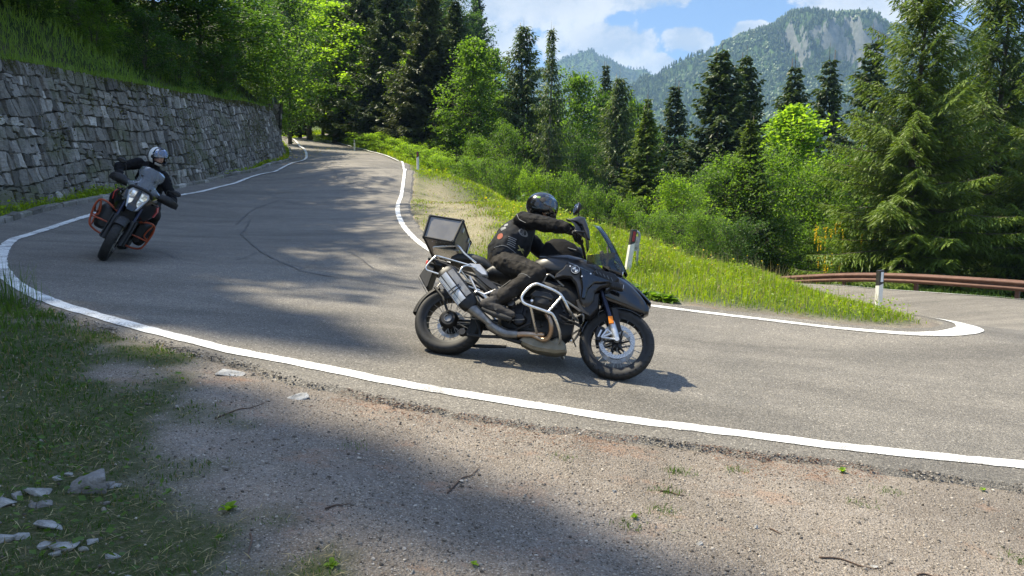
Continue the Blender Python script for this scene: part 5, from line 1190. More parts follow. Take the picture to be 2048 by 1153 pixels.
b = MB(); lathe(b, [(.020, -.012), (.024, 0), (.024, .012), (.020, .02)], (0, 0, 0), 'x', 16); xform(b, Mx, m1+dd_*.012); part('muffler_tip', b, 'steel_dark', mf)
# subframe, footrest hangers, side covers
def subf():
    b = MB()
    for q in ([(-.10, -.12, .62), (-.45, -.14, .70), (-.95, -.14, .83)], [(-.28, -.13, .50), (-.55, -.15, .66), (-.80, -.14, .80)], [(-.28, -.13, .50), (-.25, -.12, .66)]): tube(b, q, .012, 8)
    for q in ([(-.62, -.19, .70), (-.52, -.20, .56), (-.45, -.20, .54), (-.36, -.19, .60)], [(-.52, -.20, .56), (-.60, -.20, .50), (-.66, -.20, .60)]): tube(b, q, .011, 8, mi=1)
    tube(b, [(-.46, -.20, .545), (-.36, -.18, .44), (-.30, -.16, .42)], .012, 8, mi=1)
    tube(b, [(-.30, -.17, .385), (-.30, -.29, .385)], .014, 8, mi=2); tube(b, [(-.52, -.20, .53), (-.52, -.28, .51)], .012, 8, mi=2)
    poly_prism(b, [(-.578, .732), (-.487, .737), (-.362, .664), (-.30, .60), (-.36, .60), (-.436, .632)], 'y', -.12, -.155, mi=3, inset=.008)
    return b
sym('subframe', subf, ['engine_black', 'alu', 'rubber_part', 'paint_matt'], gs)
def tailp():
    b = MB(); poly_prism(b, [(-.67, .845), (-.562, .852), (-.486, .79), (-.465, .745), (-.519, .738), (-.60, .785)], 'y', -.10, -.168, inset=.012); return b
sym('tail_panel', tailp, 'silver_paint', gs)
# pannier racks and top rack
def rack():
    b = MB(); y = -.235
    tube(b, [(-.56, -.15, .80), (-.64, -.19, .80), (-.69, y, .765), (-.715, y, .685), (-.755, y, .647), (-.968, y, .680), (-1.015, y, .695), (-1.022, y, .735), (-.965, y, .833), (-.93, -.215, .848), (-.64, -.20, .806)], .0085, 10, smooth=5)
    tube(b, [(-.72, y, .68), (-.62, -.20, .60), (-.50, -.19, .58)], .008, 8); tube(b, [(-.97, -.225, .82), (-1.0, -.12, .86), (-1.01, 0, .87)], .008, 8); tube(b, [(-.70, y, .73), (-.62, -.17, .66)], .007, 8); return b
sym('pannier_rack', rack, 'steel_bar', gs)
b = MB()
for sg in (-1, 1):
    tube(b, [(-.60, sg*.15, .86), (-.72, sg*.17, .93), (-.80, sg*.17, 1.0), (-.86, sg*.15, 1.005), (-1.04, sg*.12, .985)], .0095, 8, smooth=4)
tube(b, [(-1.04, -.12, .985), (-1.06, 0, .985), (-1.04, .12, .985)], .0095, 8); box(b, (-.93, 0, .99), (.26, .20, .012)); part('luggage_rack', b, ['steel_bar'], gs)
# top box: tapered aluminium case with dark corner edging
T0 = np.array([[-1.135, -.205, 1.035], [-.845, -.205, 1.015], [-.845, .215, 1.015], [-1.135, .215, 1.035]]); T1 = np.array([[-1.125, -.215, 1.26], [-.80, -.215, 1.245], [-.80, .215, 1.245], [-1.125, .215, 1.26]])
b = MB(); b.add(np.vstack([T0, T1]), np.array([[3, 2, 1, 0], [4, 5, 6, 7], [0, 1, 5, 4], [1, 2, 6, 5], [2, 3, 7, 6], [3, 0, 4, 7]])); tb = part('top_box', b, 'box_alu', gs, smooth=0, bevel=.006)
b = MB(); TT = np.vstack([T0, T1]); cc = TT.mean(0)
for i, j in ((0, 1), (1, 2), (2, 3), (3, 0), (4, 5), (5, 6), (6, 7), (7, 4), (0, 4), (1, 5), (2, 6), (3, 7)): tube(b, [TT[i], TT[j]], .0105 if i > 3 or j < 4 else .013, 6)
for i in range(8): tube(b, [TT[i]+(TT[i]-cc)*.002, TT[i]+(cc-TT[i])*.12], [.022, .010], 6)
part('edging', b, 'plastic', tb, smooth=30)
b = MB(); box(b, (-.797, .12, 1.215), (.012, .03, .05), mi=0); box(b, (-.805, -.10, 1.20), (.012, .03, .05), mi=0); tube(b, [(-.80, .19, 1.24), (-.80, .19, 1.10)], .006, 6, mi=0)
for i in range(6): lathe(b, [(.0001, 1.022), (.004, 1.020), (.005, 1.03)], (-.90-.04*i, -.15, 0), 'z', 6)
part('latch', b, 'alu', tb, bevel=.003)
# tail, plate holder
b = MB(); poly_prism(b, [(-.94, .80), (-.86, .86), (-1.00, .88), (-1.08, .86), (-1.075, .82)], 'y', -.09, .09, inset=.015); poly_prism(b, [(-1.07, .84), (-1.125, .70), (-1.03, .585), (-1.015, .60), (-1.0, .80)], 'y', -.075, .075, inset=.006); part('plate_holder', b, 'plastic', gs)
b = MB(); box(b, (-1.092, 0, .635), (.004, .16, .11), rotm('Y', -.68)); part('licence_plate', b, 'plastic', gs)
b = MB(); box(b, (-1.085, 0, .85), (.03, .12, .045)); part('tail_light', b, 'red_mark', gs, bevel=.008)
def ind():
    b = MB(); tube(b, [(-1.0, -.09, .83), (-1.01, -.15, .83)], .007, 6); loft(b, [(-1.04, -.175, .83, .028, .018, 2.4), (-1.0, -.175, .83, .032, .02, 2.4), (-.985, -.175, .83, .02, .012, 2.4)], 14, mi=0); return b
sym('turn_signal', ind, 'plastic', gs)
# fog lights on the crash frame, stand, linkage
def fog():
    b = MB(); loft(b, [(.635, -.255, .76, .02, .025, 3), (.65, -.255, .758, .034, .032, 3), (.735, -.255, .752, .036, .034, 3.2), (.75, -.255, .750, .030, .028, 3)], 20); tube(b, [(.66, -.24, .75), (.60, -.18, .72)], .01, 6)
    loft(b, [(.749, -.255, .750, .028, .026, 3), (.753, -.255, .750, .026, .024, 3)], 16, mi=1)
    for i in range(4): box(b, (.665+.02*i, -.29, .756), (.006, .012, .05))
    return b
sym('fog_light', fog, ['plastic', 'lamp_silver'], gs)
b = MB()
for sg in (-1, 1): tube(b, [(-.22, sg*.12, .20), (-.40, sg*.13, .175), (-.56, sg*.14, .165)], .015, 8)
lathe(b, [(.0001, -.20), (.030, -.20), (.032, -.15), (.02, -.14)], (-.57, 0, .17), 'y', 16); tube(b, [(-.42, -.13, .18), (-.45, -.14, .27), (-.50, -.13, .34)], .013, 8); tube(b, [(-.22, -.14, .19), (-.05, -.15, .16)], .018, 8); part('centre_stand', b, 'engine_black', gs)
b = MB(); tube(b, [(-.28, -.19, .30), (-.60, -.13, .33)], .005, 6); tube(b, [(-.36, -.19, .45), (-.28, -.19, .40), (-.16, -.19, .42)], .008, 6); tube(b, [(-.20, -.19, .33), (-.05, -.20, .36)], .007, 6); part('brake_pedal', b, 'steel_dark', gs)

# ---------------------------------------------------------------- rider in front
r1 = empty('person', label='rider in black jacket, patched leather vest and black helmet steering the foreground motorcycle', cat='person'); place(r1, POSE1)
def rider_body(J, vox=.011, mat='jacket', name='body'):
    b = MB(); g = lambda k: np.array(J[k], float)
    limb(b, [g('hip')+(0, 0, -.01), g('waist'), g('chest'), g('upper')], [.158, .160, .165, .130], 18, flat=((0, 1, 0), 1.22))
    limb(b, [g('shR')*.8+g('upper')*.2, g('upper'), g('shL')*.8+g('upper')*.2], [.070, .085, .070], 14); limb(b, [g('upper'), g('neck')], [.070, .058], 12)
    for s_ in 'RL':
        limb(b, [g('sh'+s_), (g('sh'+s_)+g('el'+s_))/2, g('el'+s_)], [.085, .077, .068]); limb(b, [g('el'+s_), (g('el'+s_)*.6+g('wr'+s_)*.4), g('wr'+s_)], [.068, .064, .050])
    return b
def legs(J, b):
    g = lambda k: np.array(J[k], float)
    for s_ in 'RL':
        limb(b, [g('hp'+s_), (g('hp'+s_)+g('kn'+s_))/2, g('kn'+s_)], [.120, .104, .084]); k_ = (g('kn'+s_)*.6+g('an'+s_)*.4)
        limb(b, [g('kn'+s_), k_, g('an'+s_)], [.084, .080, .066])
    return b
def set_mat_by(o, extra, test):
    me = o.data; me.materials.append(MATS[extra]); n = len(me.polygons); c = np.empty(n*3); me.polygons.foreach_get('center', c); c = c.reshape(-1, 3)
    mi = np.where(test(c), 1, 0).astype(np.int32); me.polygons.foreach_set('material_index', mi)
J1 = dict(hip=(-.37, 0, .93), waist=(-.385, -.005, 1.05), chest=(-.33, -.01, 1.20), upper=(-.28, -.015, 1.335), neck=(-.215, -.02, 1.43), shR=(-.25, -.19, 1.335), shL=(-.24, .165, 1.335),
          elR=(.02, -.325, 1.245), wrR=(.215, -.405, 1.185), elL=(.0, .33, 1.22), wrL=(.21, .41, 1.175), hpR=(-.34, -.115, .91), hpL=(-.34, .115, .91), knR=(-.01, -.255, .785), knL=(.0, .25, .78), anR=(-.295, -.245, .50), anL=(-.27, .245, .48))
b = rider_body(J1); legs(J1, b); body = bake(b, .011, 'jacket', 'body', r1, 3, .030, .085); set_mat_by(body, 'trousers', lambda c: c[:, 2] < .985-.25*(c[:, 0]+.35)*(c[:, 0] > -.35))
def boot(an, toe, heel, side):
    b = MB(); an, toe, heel = map(lambda q: np.array(q, float), (an, toe, heel)); up = an-(toe+heel)/2; up /= np.linalg.norm(up)
    limb(b, [an+up*.05, an, heel+up*.035], [.058, .055, .042]); limb(b, [heel+up*.03, (heel+toe)/2+up*.035, toe+up*.022], [.042, .047, .036], flat=((0, 1, 0), .95))
    return b
for s_, sg in (('R', -1), ('L', 1)):
    an = J1['an'+s_]; b = boot((an[0]-.02, an[1], an[2]-.02), (-.155, sg*.25, .345), (-.405, sg*.245, .405), sg); bt = bake(b, .007, 'boot_leather', 'boot', r1, 2, .008, .05)
    b = MB(); tube(b, [(-.43, sg*.245, .388), (-.34, sg*.248, .358), (-.25, sg*.25, .338), (-.15, sg*.25, .325)], [.018, .024, .03, .022], 10); part('sole', b, 'rubber_part', bt)
for s_, sg in (('R', -1), ('L', 1)):
    b = MB(); gr_ = np.array([.288, sg*.410, 1.1225]); axv = np.array([-.033, sg*.115, -.005]); glove(b, gr_, axv*1, np.array(J1['wr'+s_])-gr_, 1.05)
    limb(b, [np.array(J1['wr'+s_])*.55+gr_*.45, np.array(J1['wr'+s_])+(np.array(J1['el'+s_])-J1['wr'+s_])*.25], [.036, .046]); bake(b, .0045, 'glove_black', 'glove', r1, 2)
# leather vest over the jacket, with patches
b = MB(); g = lambda k: np.array(J1[k], float)
limb(b, [g('hip')+(.0, 0, .07), g('waist'), g('chest'), g('upper')+(0, 0, -.01)], [.172, .176, .179, .139], 18, flat=((0, 1, 0), 1.22)); vest = bake(b, .011, 'vest_leather', 'vest', r1, 2, .020, .12)
def patch_on(o, cx, cz, w, h, mat, nm, rot=0, emboss=None, side=-1, curve='rect'):
    """sewn patch lying on the side of the vest"""
    me = o.data; from mathutils.bvhtree import BVHTree as T; bv = T.FromPolygons([v.co[:] for v in me.vertices], [p.vertices[:] for p in me.polygons]); mb = MB(); n = 9; G = []
    for i in range(n):
        row = []
        for j in range(n):
            u = (i/(n-1)-.5); v = (j/(n-1)-.5)
            if curve == 'round': k = max(abs(u), abs(v))/(math.hypot(u, v)+1e-9); u *= k; v *= k
            x = cx+(u*w)*math.cos(rot)-(v*h)*math.sin(rot); z = cz+(u*w)*math.sin(rot)+(v*h)*math.cos(rot)
            h_ = bv.ray_cast(Vector((x, side*.6, z)), Vector((0, -side, 0))); y = h_[0].y if h_[0] else side*.15
            row.append((x, y+side*.003, z))
        G.append(row)
    shell(mb, G, -.002 if True else 0); p_ = part(nm, mb, mat, o, smooth=60); return p_
patch_on(vest, -.425, 1.135, .055, .070, 'patch_orange', 'orange_patch', .1, curve='round')
patch_on(vest, -.415, 1.225, .05, .035, 'patch_grey', 'patch', .5); patch_on(vest, -.40, 1.275, .035, .03, 'patch_grey', 'patch', .4)
for i in range(5): patch_on(vest, -.305, 1.125-.018*i, .075-.008*(i % 2), .007, 'patch_grey', 'text_bar', -.12)
patch_on(vest, -.225, 1.215, .075, .075, 'patch_grey', 'round_patch', curve='round'); patch_on(vest, -.225, 1.215, .052, .052, 'vest_leather', 'round_patch', curve='round')
for a_ in (.7, -.7): patch_on(vest, -.225, 1.065, .058, .010, 'patch_gold', 'gold_patch', a_)
def seam_on(o, pts, w, mat, nm, side=-1):
    from mathutils.bvhtree import BVHTree as T
    me = o.data; bv = T.FromPolygons([v.co[:] for v in me.vertices], [p.vertices[:] for p in me.polygons]); P_ = []
    for x, z in smooth_path([(a, b, 0) for a, b in pts], 6)[:, :2]:
        h_ = bv.ray_cast(Vector((x, side*.8, z)), Vector((0, -side, 0)))
        if h_[0]: P_.append((x, h_[0].y+side*.001, z))
    mb = MB(); tube(mb, P_, w, 5); part(nm, mb, mat, o)
seam_on(body, [(-.05, .70), (-.12, .735), (-.20, .735), (-.28, .71)], .0022, 'patch_grey', 'seam')
seam_on(body, [(-.30, .88), (-.18, .86), (-.05, .80)], .0018, 'engine_black', 'seam'); seam_on(body, [(-.02, .72), (-.12, .64), (-.22, .57)], .0018, 'engine_black', 'seam')
seam_on(body, [(-.31, 1.37), (-.27, 1.30), (-.20, 1.26)], .003, 'patch_grey', 'seam'); seam_on(body, [(-.20, 1.30), (-.08, 1.27), (.05, 1.255), (.15, 1.22)], .0018, 'engine_black', 'seam')
seam_on(vest, [(-.46, 1.02), (-.36, 1.035), (-.28, 1.015), (-.20, .99)], .003, 'patch_grey', 'hem')
# helmet: shell with chin bar, visor, stripes
def helmet(parent, c, yaw, mats, roll=0, visor='visor', open_visor=False, pitch=0):
    h = MB(); k = 0; n = 40; m_ = 24; V = []
    def rad(th_, ph):    # th azimuth (0 = face), ph elevation
        x, y, z = math.cos(ph)*math.cos(th_), math.cos(ph)*math.sin(th_), math.sin(ph)
        a = .158 if x < 0 else .150; bb = .122; cz = .137 if z > 0 else .145
        r_ = 1/math.sqrt((x/a)**2+(y/bb)**2+(z/cz)**2)
        if z < 0 and x > 0: r_ *= 1+.10*x*x*min(1, -z*2.2)
        return x*r_, y*r_, z*r_
    for i in range(m_+1):
        ph = R(-52)+(R(90)-R(-52))*i/m_
        for j in range(n): V.append(rad(2*np.pi*j/n, ph))
    V = np.array(V); F = []; idx = []
    for i in range(m_):
        for j in range(n):
            th_ = 2*np.pi*(j+.5)/n; th_ = th_-2*np.pi if th_ > np.pi else th_; ph = math.degrees(R(-52)+(R(90)-R(-52))*(i+.5)/m_)
            if abs(th_) < R(74) and -20 < ph < 27: continue         # eye port
            q = [i*n+j, i*n+(j+1) % n, (i+1)*n+(j+1) % n, (i+1)*n+j]; F.append(q)
            s = 0
            if mats[1] and abs(abs(th_)-.0) < R(24) or (mats[1] and abs(th_) > R(156) and ph > 20): s = 1 if ph > 34 else 0
            idx.append(s)
    inner = V*.93; nn_ = len(V); h.add(np.vstack([V, inner]), np.array(F)); h.m[-1] = np.array(idx); h.f.append(np.array(F)[:, ::-1]+nn_); h.m.append(np.full(len(F), 2))
    # rim joining outer and inner shells
    from collections import Counter
    E_ = Counter(); od = {}
    for q in F:
        for a_, b_ in zip(q, q[1:]+q[:1]): E_[frozenset((a_, b_))] += 1; od[frozenset((a_, b_))] = (a_, b_)
    rim = [[od[e][1], od[e][0], od[e][0]+nn_, od[e][1]+nn_] for e, c_ in E_.items() if c_ == 1 and len(e) == 2]
    h.f.append(np.array(rim)); h.m.append(np.full(len(rim), 2))
    o = part('helmet', h, [mats[0], mats[1] or mats[0], 'plastic'], parent, smooth=50, loc=c); o.rotation_euler = (roll, pitch, yaw)
    v = MB(); G = []; up = R(34) if open_visor else 0
    for i in range(9):
        ph = R(-18+46*i/8); row = []
        for j in range(17):
            th_ = R(-80+160*j/16); x, y, z = rad(th_, ph); s = 1.035; p_ = np.array([x*s, y*s, z*s]); p_ = rotm('Y', -up)@p_ if up else p_; row.append(p_)
        G.append(row)
    shell(v, G, .002); part('visor', v, visor, o, smooth=80)
    d = MB()
    for sg in (-1, 1): lathe(d, [(.0001, sg*.128), (.026, sg*.126), (.03, sg*.118)], (.01, 0, .0), 'y', 20)
    loft(d, [(.125, 0, -.085, .035, .012, 2.5), (.158, 0, -.082, .022, .008, 2.5)], 12); loft(d, [(-.02, .0, .134, .022, .008, 2.5), (.05, 0, .136, .018, .006, 2.5)], 10)
    part('visor_pivot', d, 'plastic', o); return o
hc = (-.125, -.03, 1.60)
hm1 = helmet(r1, hc, .05, ('paint_gloss', None), pitch=.10); head_in(r1, (-.12, -.03, 1.595), 1.0, .05)
b = MB(); limb(b, [(-.20, -.02, 1.42), (-.15, -.025, 1.51)], [.066, .066]); part('neck_scarf', b, 'jacket', r1)
# ---------------------------------------------------------------- oncoming motorcycle: black and orange, crash cages, rider hanging in
POSE2 = (-5.94035052, 10.74035112, 0.69975814, -1.22429875, -0.50607654, 0.03311908)
kt = empty('motorcycle', label='black travel motorcycle with orange crash cages and split headlight coming round the bend', cat='motorcycle'); place(kt, POSE2)
wheel(kt, .80, .325, .325, .120, .245, rimmat='engine_black', spokes=36, discs=((-.067, .16), (.067, .16)), hub=.045)
wheel(kt, -.78, .318, .318, .170, .222, rimmat='engine_black', spokes=36, discs=((-.075, .13),), hub=.055, name='rear_wheel')
def fork2():
    b = MB(); y = -.115; ax = np.array([.80, y, .325]); top = np.array([.55, y, .93]); d = (top-ax)/np.linalg.norm(top-ax); tube(b, [ax, ax+d*.30], .030, 14); tube(b, [ax+d*.3, top], .024, 14, mi=1)
    lathe(b, [(.0001, -.15), (.018, -.15), (.02, -.12)], (.80, 0, .325), 'y', 12, mi=1)
    loft(b, [(.30, .85, y, .035, .03, 3), (.42, .83, y-.01, .05, .042, 3), (.60, .76, y-.012, .048, .042, 3), (.68, .72, y-.01, .03, .03, 3)], 16, axis='z', mi=2) if False else None
    G = []
    for t in np.linspace(0, 1, 8): z = .30+.36*t; G.append([(.90-.16*t-.03*(2*s-1)**2, y-.040+.08*s, z) for s in np.linspace(0, 1, 6)])
    shell(b, G, .006, 2); poly_prism(b, [(.84, .30), (.90, .31), (.745, .66), (.69, .66), (.76, .45)], 'y', y-.035, y-.050, mi=2, inset=.004); return b
sym('fork_leg', fork2, ['engine_black', 'fork_blue', 'plastic'], kt)
def cal2():
    b = MB(); poly_prism(b, [(.66, .30), (.67, .40), (.73, .42), (.74, .33), (.70, .28)], 'y', -.05, -.11, inset=.008); return b
sym('brake_caliper', cal2, 'engine_black', kt)
b = MB(); arc_shell(b, .80, .325, .350, 48, 165, .078, .082, dip=.035); part('front_mudguard', b, 'plastic', kt)
b = MB(); arc_shell(b, -.78, .318, .36, 60, 170, .09, .08, dip=.04); part('rear_mudguard', b, 'plastic', kt)
# headlight: shield split down the middle
b = MB(); k = 0; P0 = [(-.135, 1.075), (-.05, 1.09), (.05, 1.09), (.135, 1.075), (.150, 1.02), (.085, .80), (.03, .765), (-.03, .765), (-.085, .80), (-.150, 1.02)]
k = len(b.v); poly_prism(b, P0, 'x', .58, .668, inset=.012, scale1=.96); V = b.v[k]; V[:, 0] += (.93-V[:, 2])*.28-np.abs(V[:, 1])*.22; h2 = part('headlight', b, 'silver_paint', kt, smooth=30)
for sg in (-1, 1):
    for nm_, Q in (('lamp_glass', [(.028, 1.055), (.105, 1.045), (.120, .99), (.095, .945), (.035, .96)]), ('lamp_glass', [(.032, .945), (.090, .93), (.068, .855), (.032, .87)])):
        b = MB(); k = len(b.v); poly_prism(b, [(sg*p[0], p[1]) for p in Q], 'x', .664, .676, inset=.003); V = b.v[k]; V[:, 0] += (.93-V[:, 2])*.28-np.abs(V[:, 1])*.22; part(nm_, b, 'lamp_lit', h2)
b = MB(); k = len(b.v); poly_prism(b, [(-.022, 1.08), (.022, 1.08), (.028, .90), (.065, .84), (.045, .775), (-.045, .775), (-.065, .84), (-.028, .90)], 'x', .66, .690, inset=.006); V = b.v[k]; V[:, 0] += (.93-V[:, 2])*.28-np.abs(V[:, 1])*.22; part('centre_strip', b, 'paint_gloss', h2)
b = MB(); tube(b, [(.57, -.16, 1.04), (.62, -.12, 1.095), (.65, 0, 1.11), (.62, .12, 1.095), (.57, .16, 1.04)], .022, 10, smooth=4); part('headlight_cowl', b, 'plastic', kt)
# screen
b = MB(); G = []
for (x, z, w) in ((.62, 1.09, .20), (.60, 1.14, .235), (.565, 1.19, .14), (.53, 1.26, .135), (.49, 1.33, .175), (.455, 1.40, .165), (.44, 1.425, .12)): G.append([(x-.10*u*u, u*w, z-.012*u*u) for u in np.linspace(-1, 1, 13)])
shell(b, G, .004); sc2 = part('wind_screen', b, 'screen_pale', kt, smooth=60)
b = MB()
for (y, z, x) in ((-.10, 1.14, .60), (.10, 1.14, .60), (-.09, 1.27, .52), (.09, 1.27, .52)): lathe(b, [(.0001, .014), (.012, .014), (.014, 0)], (x-.02, y, z), 'x', 12)
part('screw', b, 'rubber_part', sc2)
b = MB(); tube(b, [(.50, -.045, 1.10), (.47, -.045, 1.26), (.47, .045, 1.26), (.50, .045, 1.10)], .010, 8); box(b, (.45, 0, 1.18), (.03, .16, .12), rotm('Y', -.4)); part('instrument_cockpit', b, 'plastic', kt, bevel=.008)
# tank fairings with orange marks
def fair2():
    b = MB(); G = []
    O_ = [[(.60, -.14, 1.03), (.52, -.24, .99), (.36, -.27, .98), (.12, -.22, .98)], [(.62, -.12, .92), (.53, -.275, .90), (.36, -.30, .88), (.10, -.24, .88)], [(.60, -.10, .80), (.52, -.255, .79), (.38, -.27, .77), (.16, -.22, .78)], [(.54, -.09, .70), (.48, -.20, .68), (.38, -.21, .66), (.22, -.18, .68)]]
    shell(b, O_, .02); return b
for o in sym('side_panel', fair2, 'paint_gloss', kt, smooth=60):
    sg = 1 if o.name.endswith('panel.002') or o.name == 'side_panel.002' else -1
for sg in (-1, 1):
    b = MB()
    for i in range(3): tube(b, [(.50-.03*i, sg*(.262+.01*i), .985-.01*i), (.52-.03*i, sg*(.300+.004*i), .90), (.50-.03*i, sg*(.282+.004*i), .80)], .0065, 6, mi=0 if i != 1 else 1)
    part('trim_stripe', b, ['red_mark', 'silver_paint'], kt)
b = MB(); loft(b, [(-.10, 0, .90, .10, .06, 3), (.0, 0, .94, .19, .12, 3), (.25, 0, .96, .23, .13, 3), (.48, 0, .95, .17, .10, 3)], 24); part('tank', b, 'paint_gloss', kt, smooth=50)
b = MB(); loft(b, [(-.85, 0, .93, .10, .05, 3), (-.5, 0, .92, .15, .06, 3), (-.40, 0, .87, .15, .05, 3), (-.08, 0, .88, .11, .05, 3)], 20); part('seat', b, 'seat_vinyl', kt, smooth=50)
b = MB(); loft(b, [(-.3, 0, .45, .12, .2, 3), (0, 0, .45, .17, .22, 3), (.3, 0, .48, .16, .24, 3), (.45, 0, .55, .12, .16, 3)], 18); loft(b, [(-.9, 0, .82, .10, .06, 3), (-.3, 0, .72, .12, .12, 3), (.5, 0, .78, .13, .16, 3)], 16)
box(b, (.46, 0, .52), (.04, .30, .28), rotm('Y', -.15)); part('engine_block', b, 'engine_black', kt, smooth=35)
b = MB(); loft(b, [(.06, 0, .20, .13, .03, 3), (.30, 0, .21, .14, .04, 3), (.44, 0, .28, .12, .05, 3)], 16); part('skid_plate', b, 'engine_black', kt)
def tank2():
    b = MB(); loft(b, [(.02, -.26, .50, .07, .14, 3), (.10, -.29, .50, .10, .19, 3.2), (.28, -.29, .50, .10, .19, 3.2), (.36, -.26, .50, .06, .14, 3)], 20); return b
part('lower_tank', tank2(), 'plastic', kt, smooth=50); b = mirror_y(tank2()); b.v = [v*np.array([1, .84, 1]) for v in b.v]; part('lower_tank', b, 'plastic', kt, smooth=50)
def cage():
    b = MB(); r_ = .0145
    tube(b, [(.42, -.16, .66), (.40, -.32, .715), (.36, -.425, .70), (.34, -.455, .60), (.33, -.44, .44), (.34, -.40, .32), (.33, -.30, .27), (.34, -.16, .26)], r_, 10, smooth=6)
    tube(b, [(.36, -.425, .70), (.20, -.43, .66), (.10, -.42, .55), (.12, -.41, .38), (.22, -.40, .30), (.34, -.40, .32)], r_, 10, smooth=6); tube(b, [(.34, -.455, .60), (.20, -.44, .50), (.10, -.42, .50)], r_*.8, 8); tube(b, [(.33, -.44, .44), (.42, -.30, .46), (.44, -.17, .46)], r_*.8, 8)
    tube(b, [(.38, -.41, .69), (.385, -.37, .60), (.37, -.36, .50), (.33, -.44, .46)], r_*.8, 8, smooth=4); return b
part('crash_cage', cage(), 'orange_frame', kt, smooth=60); b = mirror_y(cage()); b.v = [v*np.array([1, .82, .97]) for v in b.v]; part('crash_cage', b, 'orange_frame', kt, smooth=60)
b = MB(); tube(b, [(.20, -.47, 1.10), (.26, -.34, 1.12), (.36, -.16, 1.13), (.40, 0, 1.08), (.36, .16, 1.13), (.26, .34, 1.12), (.20, .47, 1.10)], .0125, 10, smooth=5)
for sg in (-1, 1): tube(b, [(.21, sg*.46, 1.102), (.25, sg*.355, 1.118)], .0175, 12, mi=1); tube(b, [(.40, sg*.05, .97), (.40, sg*.05, 1.08)], .02, 8)
part('handlebar', b, ['engine_black', 'rubber_part'], kt)
def hg2():
    b = MB(); G = []
    for t in np.linspace(0, 1, 8): y = -.22-.27*t; G.append([(.42-.05*t-.13*max(0, t-.7)/.3-.04*(2*s-1)**2, y, 1.03-.01*t+.115*s*(.7+.5*math.sin(math.pi*min(1, t*.9+.1)))) for s in np.linspace(0, 1, 7)])
    shell(b, G, .006); return b
sym('hand_guard', hg2, 'plastic', kt, smooth=60)
for sg, m_c, stem in ((1, (.30, .395, 1.245), [(.30, .30, 1.14), (.32, .27, 1.22), (.31, .34, 1.24)]), (-1, (.30, -.43, 1.33), [(.30, -.30, 1.14), (.30, -.34, 1.26), (.30, -.38, 1.31)])):
    b = MB(); tube(b, stem+[m_c], .006, 8, smooth=4); loft(b, [(m_c[0]-.02, m_c[1], m_c[2], .060, .034, 2.4), (m_c[0], m_c[1], m_c[2], .064, .038, 2.4), (m_c[0]+.02, m_c[1], m_c[2], .040, .024, 2.2)], 20); part('mirror', b, 'plastic', kt)
def sig2():
    b = MB(); tube(b, [(.55, -.16, .98), (.56, -.24, .975)], .007, 6); loft(b, [(.54, -.26, .972, .03, .012, 2.4), (.57, -.26, .972, .034, .014, 2.4), (.585, -.26, .972, .02, .008, 2.4)], 12); return b
sym('turn_signal', sig2, 'plastic', kt)
b = MB(); tube(b, [(.0, -.16, .22), (-.40, -.18, .28), (-.60, -.20, .42)], .03, 12); tube(b, [(-.58, -.215, .40), (-.98, -.24, .66)], .062, 16); part('muffler', b, 'steel_dark', kt)
b = MB(); tube(b, [(-.78, .10, .318), (-.2, .12, .42)], [.03, .045], 10); tube(b, [(-.78, -.10, .318), (-.2, -.12, .42)], [.03, .045], 10); part('swingarm', b, 'engine_black', kt)
def peg2():
    b = MB(); tube(b, [(-.20, -.17, .36), (-.20, -.29, .355)], .014, 8); return b
sym('foot_peg', peg2, 'engine_black', kt)

r2 = empty('person', label='rider in plain black suit and white and black helmet leaning on the orange-caged motorcycle', cat='person'); place(r2, POSE2)
J2 = dict(hip=(-.30, .02, .94), waist=(-.25, .00, 1.07), chest=(-.14, -.04, 1.23), upper=(-.03, -.085, 1.37), neck=(.04, -.08, 1.455), shR=(.0, -.265, 1.385), shL=(-.01, .105, 1.37),
          elR=(.09, -.45, 1.215), wrR=(.17, -.435, 1.165), elL=(.08, .30, 1.20), wrL=(.16, .40, 1.135), hpR=(-.28, -.10, .92), hpL=(-.28, .13, .92), knR=(.12, -.30, .82), knL=(.10, .27, .78), anR=(-.22, -.26, .48), anL=(-.22, .26, .46))
b = rider_body(J2); legs(J2, b); body2 = bake(b, .012, 'jacket', 'body', r2, 2, .028, .11); set_mat_by(body2, 'trousers', lambda c: c[:, 2] < .97-.3*(c[:, 0]+.25)*(c[:, 0] > -.25))
for s_, sg in (('R', -1), ('L', 1)):
    an = J2['an'+s_]; b = boot((an[0], an[1], an[2]-.02), (-.06, sg*.27, .385), (-.30, sg*.26, .37), sg); bt = bake(b, .008, 'boot_leather', 'boot', r2, 2)
    b = MB(); tube(b, [(-.33, sg*.26, .352), (-.20, sg*.265, .345), (-.06, sg*.27, .362)], [.02, .03, .024], 10); part('sole', b, 'rubber_part', bt)
    b = MB(); gr_ = np.array([.23, sg*.405, 1.110]); glove(b, gr_, (-.04, sg*.11, -.016), np.array(J2['wr'+s_])-gr_, 1.05)
    limb(b, [np.array(J2['wr'+s_])*.6+gr_*.4, np.array(J2['wr'+s_])+(np.array(J2['el'+s_])-J2['wr'+s_])*.3], [.036, .048]); bake(b, .005, 'glove_black', 'glove', r2, 2)
# arm and shoulder guards on the jacket: a raised dark flap at the right shoulder
hc2 = (.06, -.075, 1.605)
hw = helmet(r2, hc2, 1.0, ('paint_gloss', None), roll=.30, visor='visor_blue', open_visor=True)
